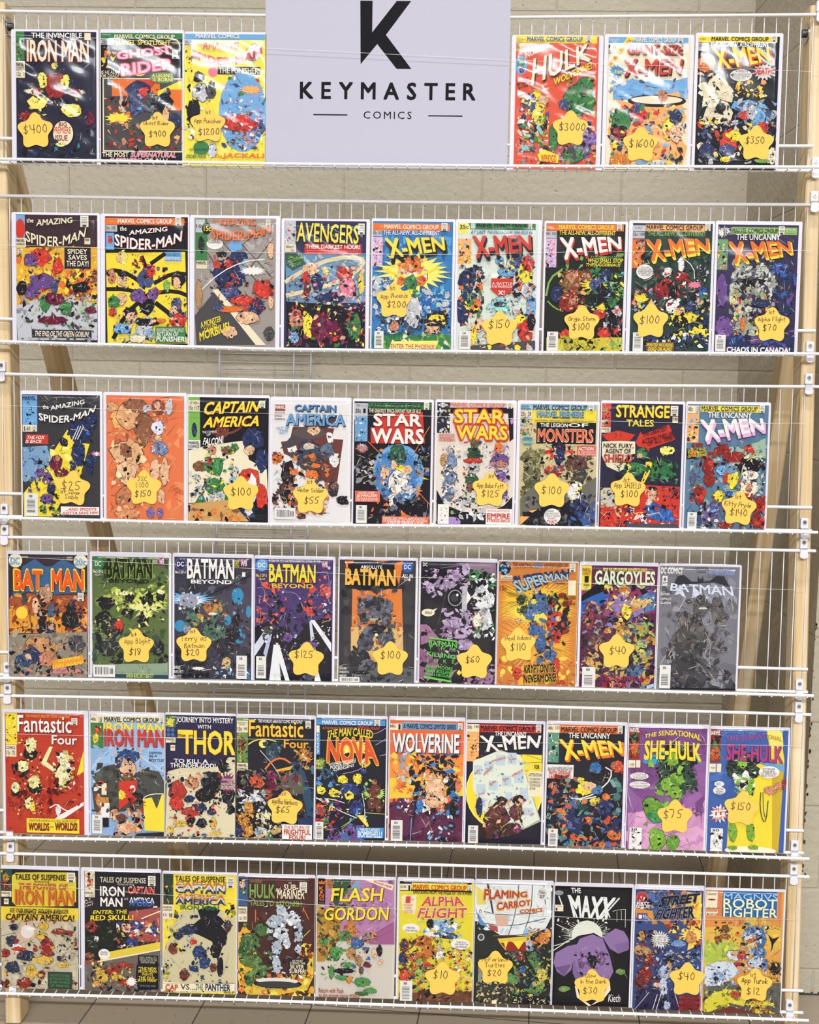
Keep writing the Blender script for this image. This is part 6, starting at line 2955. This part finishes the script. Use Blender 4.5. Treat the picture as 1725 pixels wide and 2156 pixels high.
def shard(rnd, cx, cz, r, ang=None):
    n = rnd.choice((3, 4, 5, 5, 6)); a0 = rnd.uniform(0, 6.28) if ang is None else ang + rnd.uniform(-.4, .4)
    e = rnd.uniform(0.35, 0.8); out = []
    for i in range(n):
        t = 6.2832 * (i + rnd.uniform(-.25, .25)) / n; q = r * rnd.uniform(.65, 1.1)
        x, z = q*math.cos(t), q*math.sin(t)*e
        out.append((cx + x*math.cos(a0) - z*math.sin(a0), cz + x*math.sin(a0) + z*math.cos(a0)))
    return out
def jit(c, rnd, a=0.18):
    k = 1 + rnd.uniform(-a, a); return tuple(min(.88, x*k) for x in c[:3]) + (1.0,)
def quadmap(Q):
    (ax, az), (bx, bz), (cx, cz), (dx, dz) = Q
    def f(u, v): return ((ax*(1-u)+bx*u)*(1-v) + (dx*(1-u)+cx*u)*v, (az*(1-u)+bz*u)*(1-v) + (dz*(1-u)+cz*u)*v)
    return f
def textop(cv, col, Q, opts, s, B):
    bold, outl, shad, ital, arc = 0, None, None, 0.0, 0.0
    for o in opts:
        if o[0] == 'b': bold = int(o[1:])
        elif o[0] == 'o':
            c = o[1:7] if len(o) > 7 and o[1] in '0123456789abcdef' else o[1]; outl = (c, int(o[1 + len(c):]))
        elif o[0] == 's': c, dx, dy = o[1:].split(','); shad = (c, float(dx), float(dy))
        elif o[0] == 'i': ital = float(o[1:]) / 100
        elif o[0] == 'a': arc = float(o[1:])
    bold = min(bold, 45) * 0.001
    vs, fs = FONT_REQ[(s, 0)]
    if not vs: return
    x0 = min(p[0] for p in vs) - bold; x1 = max(p[0] for p in vs) + bold; z0 = min(p[1] for p in vs) - bold; z1 = max(p[1] for p in vs) + bold
    qm = quadmap(Q); H = math.hypot(Q[3][0]-Q[0][0], Q[3][1]-Q[0][1])
    def lay(rad, n, col, dx=0, dz=0):
        cv.up()
        sh = [(0, 0)] if rad < 0.004 else [(rad*math.cos(6.2832*(i+.5)/n), rad*math.sin(6.2832*(i+.5)/n)) for i in range(n)]
        for ax, az in sh:
            out = []
            for x, z in vs:
                u, v = (x+ax-x0)/max(x1-x0, 1e-6), (z+az-z0)/max(z1-z0, 1e-6)
                px, pz = qm(u, v); px += ital*(v-.5)*H
                out.append((px + dx, pz + arc*(1-(2*u-1)**2) + dz))
            cv.up(); cv.mesh(clampbox(out, B), fs, col)
    if shad:
        c, dx, dy = shad
        for k in (3, 2, 1): lay(bold, 4, rgb(c), dx*k/3, dy*k/3)
    if outl: lay(bold + outl[1]*.001, 8, rgb(outl[0]))
    lay(bold, 4, rgb(col))
def parse():
    items = []; need = set()
    for l in DATA.strip().split('\n'):
        if l[0] == '@': items.append([l[1:].split(), None, []]); continue
        if l[0] == 'X': items[-1][1] = l[2:]; continue
        items[-1][2].append(l)
        if l[0] in 'TQ' and l[1] == ' ':
            need.add((l.split(':', 1)[1], 0))
    build_text(sorted(need)); return items
LABELS = '''comic book with dark navy cover, tall cream title and $400 star sticker
comic book with black cover, glowing pink title and $900 star sticker
crinkly bagged comic book with yellow cover and $1200 star sticker
comic book with orange cover, slanted cream title and $3000 star sticker
comic book with cream cover, yellow corner band and $1600 star sticker
comic book with black cover, yellow slanted title and $350 star sticker
comic book with brown top band and flame yellow art, leftmost on the second shelf
comic book with black title band above yellow art and green caption, no sticker
comic book with grey cover, orange title and green side strip, third on second shelf
shiny bagged comic book with navy cover, yellow title and pale loop, no sticker
comic book with bright blue cover, orange top banner and $200 star sticker
comic book with pale cover, green top banner, red title and $150 star sticker
comic book with dark green cover, white title and Origin Storm $100 star sticker
comic book with dark teal art, orange title and plain $100 star at its left
crinkled bagged comic book with purple cover, orange title and $70 star sticker
comic book with charcoal cover, yellow slope and $25 star sticker
comic book with orange cover and tan art without any title, 1:100 star sticker
comic book with black top, yellow slanted title and $100 star over red stripes
comic book with white cover, pale blue title and $55 star sticker
comic book with black cover, white title on red and no sticker, third shelf
comic book with white and black cover, yellow title on red and $125 star
comic book with sand coloured cover, blue banner, orange title and $100 star sticker
comic book with dark indigo cover, cream title and red arrow box, SHIELD star
comic book with slate blue cover, white and pink title and $140 star sticker
worn comic book with orange sunset art and red title, leftmost on fourth shelf
comic book with glowing green cover, dark title and $18 star sticker
comic book with grey and black cover, pale title and $20 star sticker
comic book with purple night city cover, yellow title and $125 star sticker
comic book with orange panel between dark pillars and $100 star sticker
comic book with black and lilac cover, green small lettering and $60 star sticker
comic book with orange sunburst cover, blue title and $110 star sticker
comic book with plum and blue crowded cover, pale title and upright $40 star
comic book with plain grey cover and no sticker, rightmost on the fourth shelf
comic book with solid red cover and white title, leftmost on the fifth shelf
comic book with pale blue cover, red and yellow title, partly behind its neighbour
comic book with indigo top, large yellow title and cream art, third on fifth shelf
comic book with black cover, yellow title and $65 star sticker
comic book with black cover, orange jagged title and blue caption box
comic book with orange and yellow cover, white title and maroon lower half
comic book with black cover, white title and big yellow disc of pale papers
comic book with crowded dark teal cover, yellow title and red banner, no sticker
comic book with purple to pink cover, yellow title and $75 star sticker
comic book with royal blue and yellow cover, magenta title and $150 star sticker
comic book with yellow title panel on black, leftmost on the bottom shelf
comic book with black cover, red slanted panel and grey lower art, bottom shelf
comic book with yellow top, striped two line title and cream art
comic book with dark brown cover, green title and flames along the bottom edge
comic book with mauve and cream cover and yellow italic title
comic book with bright yellow cover, red title and $10 star sticker
comic book with white panelled balloon above a dark city, $20 star sticker
comic book with black cover, brushed white title, lilac shapes and $30 star
comic book with blue and fiery cover, black title and $40 star at right edge
comic book with yellow and orange cover, blue title box and $12 star sticker'''.split('\n')
def build_cover(n, cl, cr, ct, bg, ops, seed):
    rnd = random.Random(seed)
    cv = Cover(-0.0066); B = (cl, 4, cr, ct)
    cv.poly([(cl, 4), (cr, 4), (cr, ct), (cl, ct)], rgb(bg))
    for l in [o for o in ops if o[0] not in 'TQC' and o[:2] not in ('BH', 'BV')] + [o for o in ops if o[0] in 'TQC' or o[:2] in ('BH', 'BV')]:
        h, _, s = l.partition(':'); t = h.split(); k = t[0]
        if k in ('T', 'Q'):
            if k == 'T':
                a, b_, c, d = map(float, t[2:6]); Q = [(a, b_), (c, b_), (c, d), (a, d)]; op = t[6:]
            else:
                v = list(map(float, t[2:10])); Q = [(v[i], v[i+1]) for i in (0, 2, 4, 6)]; op = t[10:]
            textop(cv, t[1], Q, op, s, B)
        elif k == 'R':
            a, b_, c, d = map(float, t[2:6]); cv.up(); cv.poly(clampbox([(a, b_), (c, b_), (c, d), (a, d)], B), rgb(t[1]))
        elif k == 'P':
            v = list(map(float, t[2:])); cv.up(); cv.poly(clampbox(list(zip(v[::2], v[1::2])), B), rgb(t[1]))
        elif k == 'E':
            x, z, rx, rz = map(float, t[2:6]); cv.up()
            cv.poly(clampbox([(x + rx*math.cos(i*.2244), z + rz*math.sin(i*.2244)) for i in range(28)], B), rgb(t[1]))
        elif k == 'S':
            x, z, rx, rz, m = map(float, t[2:7]); m = int(m); cv.up(); inner = 0.62 if m < 30 else 0.45; pts = []
            for i in range(2*m):
                r = 1.0*rnd.uniform(.85, 1.1) if i % 2 == 0 else inner; a = math.pi*i/m
                pts.append((x + rx*r*math.cos(a), z + rz*r*math.sin(a)))
            vs = clampbox([(x, z)] + pts, B); cv.mesh(vs, [(0, 1+i, 1+(i+1) % (2*m)) for i in range(2*m)], rgb(t[1]))
        elif k == 'B':     # a colour mass: overlapping angular patches with ink edges
            x, z, rx, rz = map(float, t[2:6]); c = rgb(t[1]); kk = rgb('K')
            m = 9; a0 = rnd.uniform(0, 6.28)
            core = [(x + rx*.86*rnd.uniform(.72, 1.12)*math.cos(a0 + 6.2832*i/m), z + rz*.86*rnd.uniform(.72, 1.12)*math.sin(a0 + 6.2832*i/m)) for i in range(m)]
            cv.up(); cv.poly(clampbox([(x + (u-x)*1.05, z + (v-z)*1.05) for u, v in core], B), kk)
            cv.up(); cv.poly(clampbox(core, B), jit(c, rnd, .08))
            for i in range(12):
                a = rnd.uniform(0, 6.28); q = math.sqrt(rnd.random())*.85; px, pz = x + rx*q*math.cos(a), z + rz*q*math.sin(a)
                cv.up(); cv.poly(clampbox(shard(rnd, px, pz, min(rx, rz)*rnd.uniform(.12, .42)), B), jit(c, rnd, .5))
            for j in range(16):     # ink strokes
                a = rnd.uniform(0, 6.28); q = math.sqrt(rnd.random())*.75; px, pz = x + rx*q*math.cos(a), z + rz*q*math.sin(a)
                a2 = rnd.uniform(0, 6.28); L = min(rx, rz)*rnd.uniform(.1, .5); wd = rnd.uniform(2, 9); ux, uz = math.cos(a2)*L, math.sin(a2)*L; bx, bz = -math.sin(a2), math.cos(a2)
                cv.up(); cv.poly(clampbox([(px-ux, pz-uz), (px+bx*wd, pz+bz*wd), (px+ux, pz+uz), (px+bx*wd*.1, pz+bz*wd*.1)], B), kk if j < 12 else rgb('C'))
            for j in range(4):
                a = rnd.uniform(0, 6.28); q = math.sqrt(rnd.random())*.7; px, pz = x + rx*q*math.cos(a), z + rz*q*math.sin(a)
                cv.up(); cv.poly(clampbox(shard(rnd, px, pz, min(rx, rz)*rnd.uniform(.12, .3)), B), kk if j < 2 else jit(tuple(min(.85, q_*1.5 + .02) for q_ in c[:3]), rnd))
        elif k == 'F':
            a, b_, c, d, m, r = map(float, t[1:7]); cols = [rgb(q) for q in t[7].split(',')]
            y = cv.y
            for i in range(int(m*1.5)):
                cv.up()
                sz = r*rnd.uniform(.16, .6)
                p = shard(rnd, rnd.uniform(a, c), rnd.uniform(b_, d), sz)
                cv.poly(clampbox(p, (max(a - r*.15, B[0]), max(b_ - r*.15, B[1]), min(c + r*.15, B[2]), min(d + r*.15, B[3]))), jit(rnd.choice(cols), rnd, .12))
            for i in range(int(m*.9)):   # fine ink dashes
                px, pz, a_ = rnd.uniform(a, c), rnd.uniform(b_, d), rnd.uniform(0, 6.28); L = r*rnd.uniform(.2, .6); wd = rnd.uniform(2, 6); cv.up()
                ux, uz = math.cos(a_), math.sin(a_)
                cv.poly(clampbox([(px-ux*L-uz*.5, pz-uz*L+ux*.5), (px+uz*wd, pz-ux*wd), (px+ux*L, pz+uz*L), (px-uz*wd, pz+ux*wd)], B), rgb('K') if i % 4 else rgb('C'))
            cv.up()
        elif k == 'L':
            wd = float(t[2])/2; v = list(map(float, t[3:])); pts = list(zip(v[::2], v[1::2])); mb = MB(); ribbon(mb, pts, wd, 0, 0)
            cv.up(); cv.mesh(clampbox([(p[0], p[2]) for p in mb.v], B), mb.f, rgb(t[1]))
        elif k == 'CC':
            a, b_, c, d = map(float, t[1:5]); cv.up(); cv.poly(clampbox([(a, b_), (c, b_), (c, d), (a, d)], B), rgb('dcd6c4')); cv.up()
            for q, (u0, u1, th) in enumerate(((.15, .85, .05), (.2, .8, .05), (.1, .9, .06), (.15, .85, .06), (.25, .75, .2))):
                z = d - (d-b_)*(.14 + .15*q + (.04 if q == 4 else 0)); cv.poly(clampbox([(a+(c-a)*u0, z-(d-b_)*th), (a+(c-a)*u1, z-(d-b_)*th), (a+(c-a)*u1, z), (a+(c-a)*u0, z)], B), rgb('4a4640'))
        elif k in ('BH', 'BV'):
            a, b_, c, d = map(float, t[1:5]); cv.up(); cv.poly(clampbox([(a, b_), (c, b_), (c, d), (a, d)], B), rgb('dedad2')); cv.up()
            kk = rgb('26242a'); w_, h_ = c-a, d-b_
            tall = h_ > w_
            p = 0.0; lo, hi = (.16, .74) if k == 'BH' else ((.14, .62) if tall else (.1, .68))
            span = (h_ if tall else w_)
            pos = lo
            while pos < hi:
                th = rnd.choice((.008, .012, .02, .028)) * (1.0 if tall else 1.0)
                if tall: q = [(a+w_*.16, b_+h_*pos), (a+w_*.78, b_+h_*pos), (a+w_*.78, b_+h_*(pos+th)), (a+w_*.16, b_+h_*(pos+th))]
                else: q = [(a+w_*pos, b_+h_*.2), (a+w_*(pos+th), b_+h_*.2), (a+w_*(pos+th), b_+h_*.82), (a+w_*pos, b_+h_*.82)]
                cv.poly(clampbox(q, B), kk); pos += th + rnd.choice((.012, .02, .03))
            if tall: q = [(a+w_*.3, b_+h_*.82), (a+w_*.6, b_+h_*.82), (a+w_*.6, b_+h_*.93), (a+w_*.3, b_+h_*.93)]
            else: q = [(a+w_*.76, b_+h_*.25), (a+w_*.93, b_+h_*.25), (a+w_*.93, b_+h_*.72), (a+w_*.76, b_+h_*.72)]
            for i in range(3):
                (x0, z0), (x1, z1) = q[0], q[2]; f0, f1 = i/3, i/3+.2
                cv.poly(clampbox([(x0+(x1-x0)*f0, z0), (x0+(x1-x0)*f1, z0), (x0+(x1-x0)*f1, z1), (x0+(x1-x0)*f0, z1)], B), kk)
    return cv
WRINKLE = {3: 2.6, 10: 2.4, 15: 2.6, 1: 1.5, 20: 1.6, 21: 1.3, 43: 1.2, 4: 1.2, 5: 1.2, 6: 1.1, 2: 1.1}
def comic(n, row, X0, Z0, bw, bh, cl, cr, ct, bg, sticker, ops):
    t = thing('comic_book', LABELS[n - 1], 'comic book', at(X0*1e-4, 0, Z0*1e-4), 'bagged comics on the %s shelf' % ORD[row])
    rnd = random.Random(1000 + n)
    hw, H = bw*.5e-4, bh*1e-4
    b = MB(); r = 0.0025   # backing board with a chamfered corner, slipped behind the comic
    b.prism([(-hw, 0), (hw, 0), (hw, H-r), (hw-r, H), (-hw+r, H), (-hw, H-r)], -0.0046, -0.0036); b.obj('backing_board', M_board, t)
    cv = build_cover(n, cl, cr, ct, bg, ops, n)
    e = Cover(0); e.v = [(x*1e-4, y, z*1e-4) for y in (-0.0047, -0.0066) for x, z in ((cl, 4), (cr, 4), (cr, ct), (cl, ct))]
    e.f = [[0, 3, 2, 1], [0, 1, 5, 4], [1, 2, 6, 5], [2, 3, 7, 6], [3, 0, 4, 7]]; e.c = [rgb('d8cfba')]*5
    o = len(e.v); e.v += cv.v; e.f += [[i + o for i in f] for f in cv.f]; e.c += cv.c
    me = bpy.data.meshes.new('cover'); me.from_pydata(e.v, [], e.f)
    at_ = me.color_attributes.new('ink', 'FLOAT_COLOR', 'CORNER'); buf = []
    for p, c in zip(me.polygons, e.c): buf.extend(tuple(c) * p.loop_total)
    at_.data.foreach_set('color', buf); me.materials.append(M_print); me.update()
    co = bpy.data.objects.new('cover', me); C.objects.link(co); co.parent = t
    ym = min(v[1] for v in e.v)
    # sleeve: a creased film wrapped round the front
    k = WRINKLE.get(n, 0.55); nx, nz = 30, 44; vs = []; fs = []
    wv = [(rnd.uniform(20, 150), rnd.uniform(30, 190), rnd.uniform(0, 6.28), rnd.uniform(.15, 1)) for _ in range(7)]
    tilt = rnd.uniform(-.5, .5)
    yb = ym - 0.00045 - 0.00022*k
    for j in range(nz+1):
        for i in range(nx+1):
            x = -hw + 2*hw*i/nx; z = H*j/nz; d = 0
            for fx, fz, ph, am in wv: d += am*math.sin(fx*x + fz*z + ph + 1.3*math.sin(31*x + 47*z))
            ed = min(1, min(i, nx-i)/3.0)*min(1, min(j, nz-j)/3.0)
            edge = 1 if ed >= 1 else ed
            vs.append((x, (yb + d*0.00011*k)*edge + (-0.0047)*(1-edge) if ed < .34 else yb + d*0.00011*k*ed, z))
    for j in range(nz):
        for i in range(nx): a = j*(nx+1)+i; fs.append((a, a+1, a+nx+2, a+nx+1))
    b = MB(); b.add(vs, fs, 0, True); b.obj('plastic_sleeve', M_sleeve, t)
    if sticker:
        h = sticker.split(' ', 4); cx, cz, rot, R = [float(q) for q in h[:4]]; cx *= 1e-4; cz *= 1e-4; R *= 1e-4; rot = math.radians(rot)
        ys = yb - 0.00055 - 0.0001*k; pts = []
        cz0 = cz - R*0.06
        for i in range(60):
            a = 2*math.pi*i/60; rr = R*(0.86 + 0.135*math.cos(5*a) + 0.006*math.cos(10*a))
            pts.append((cx - rr*math.sin(a + rot), cz0 + rr*math.cos(a + rot)))
        b = MB(); b.prism(pts, ys, ys + 0.0003)
        words = []
        for ln in h[4].split('|'):
            tx, dx, dz, hh = ln.rsplit(',', 3); words.append(tx)
            hand(b, tx, cx + float(dx)*1e-4, cz + float(dz)*1e-4, float(hh)*1e-4, ys - 0.00006, rot + rnd.uniform(-.03, .05), rnd, 1)
        so = b.obj('price_sticker', [M_star, M_pen], t); so['label'] = 'orange star price sticker reading %s' % ' '.join(words)
items = parse()
for h, st, ops in items:
    v = [int(q) for q in h[:9]]
    comic(v[0], v[1], v[2], v[3], v[4], v[5], v[6], v[7], v[8], h[9], st, ops)
# ---------------------------------------------------------------- shop sign standing on the top shelf
zs = zat(SH[0][1], -0.027) - 0.001
t = thing('shop_sign', 'large white card sign with black K logo standing in the middle of the top shelf', 'sign', at(-0.027, 0, zs))
b = MB(); b.prism([(-0.2555, 0), (0.2545, 0), (0.2545, 0.388), (-0.2555, 0.388)], -0.0066, -0.0036); b.obj('sign_card', M_sign, t)
b = MB()
def sz(px, pz): return (px + 0.027, pz - zs)
def px2(u, v):  # sign layout grid, logo box 0-1 -> card
    return sz(-0.0849 + u*0.1085, 0.7225 + (0.8600 - 0.7225)*v)
for poly in ([(0, 1), (.235, 1), (.235, .535), (.70, 1), (.975, 1), (.50, .50), (1, 0), (.715, 0), (.335, .365), (.02, .065)],):
    pts = [px2(*p) for p in poly]; n = len(pts)
    b.add([(x, -0.0068, z) for x, z in pts], [tuple(range(n-1, -1, -1))])
def tracked(s, off, x0, x1, z0, z1, track):
    # letter by letter with wide tracking
    ws = []
    for ch in s:
        vs, fs = FONT_REQ[(ch, 0)]; xs = [p[0] for p in vs]; ws.append((min(xs) - off, max(xs) + off))
    tot = sum(b_-a for a, b_ in ws) + track*(len(s)-1); k = (x1-x0)/tot; x = x0
    vI, _ = FONT_REQ[('E', 0)]; za = min(p[1] for p in vI) - off; zb = max(p[1] for p in vI) + off; kz = (z1-z0)/(zb-za)
    for ch, (a, b_) in zip(s, ws):
        vs, fs = FONT_REQ[(ch, 0)]
        for q_, (ax, az) in enumerate(((-off, -off), (off, -off), (off, off), (-off, off), (0, 0))):
            b.add([(sz(x + (p[0]+ax-a)*k, 0)[0], -0.0068 - q_*1e-5, sz(0, z0 + (p[1]+az-za)*kz)[1]) for p in vs], fs)
        x += (b_-a+track)*k
build_text([(c, 0) for c in sorted(set('COMICSEKYATR'))])
tracked('KEYMASTER', 0.022, -0.2093, 0.1585, 0.6595, 0.6945, 0.36)
tracked('COMICS', 0.003, -0.0752, 0.0256, 0.6204, 0.6352, 0.26)
for x0, x1 in ((-0.1806, -0.109), (0.0605, 0.132)):
    a, c = sz(x0, 0.6262), sz(x1, 0.6286); b.add([(a[0], -0.0068, a[1]), (c[0], -0.0068, a[1]), (c[0], -0.0068, c[1]), (a[0], -0.0068, c[1])], [(0, 1, 2, 3)])
b.obj('lettering', M_ink, t)
# ---------------------------------------------------------------- clear cords stretched across each row
CORDS = [
    [(-0.8401,0.7841),(-0.6397,0.7781),(-0.2826,0.7608),(0.2252,0.7412),(0.8384,0.7237)],
    [(-0.8448,0.3494),(-0.6416,0.3460),(-0.2676,0.3400),(0.0637,0.3403),(0.4619,0.3524),(0.8470,0.3593)],
    [(-0.8485,0.0095),(-0.6944,0.0060),(-0.3364,0.0017),(0.0697,0.0013),(0.6530,-0.0051),(0.8444,-0.0009)],
    [(-0.8416,-0.3177),(-0.6445,-0.3232),(-0.3038,-0.3330),(-0.0265,-0.3439),(0.7463,-0.3550),(0.8873,-0.3552)],
    [(-0.8510,-0.7093),(-0.5101,-0.7097),(-0.1871,-0.7073),(0.5245,-0.6997),(0.8957,-0.6940)],
    [(-0.8546,-1.0495),(-0.6795,-1.0544),(-0.4680,-1.0649),(-0.0786,-1.0800),(0.5471,-1.0927),(0.8998,-1.0806)],
]
def cordmat():
    m = bpy.data.materials.new('clear nylon line'); m.use_nodes = True; nt = m.node_tree
    p = nt.nodes['Principled BSDF']; p.inputs['Base Color'].default_value = (0.85, 0.82, 0.75, 1); p.inputs['Roughness'].default_value = 0.2; p.inputs['Alpha'].default_value = 0.45
    return m
M_cord = cordmat()
for i, P in enumerate(CORDS):
    z0 = P[0][1]; b = MB(); pts = [(x, -0.0118, z - z0) for x, z in P]; x1, _, z1 = pts[-1]
    pts = [(min(pts[0][0], -.86), -0.0075, pts[0][2])] + pts + [(max(x1, .872), -0.0075, z1)]
    b.tube(pts, 0.00045, 6)
    tag(b.obj('nylon_cord', M_cord, None, at(0, 0, z0)), 'thin clear line stretched in front of the comics on the %s shelf' % ORD[i], 'cord', 'clear lines across the shelves')
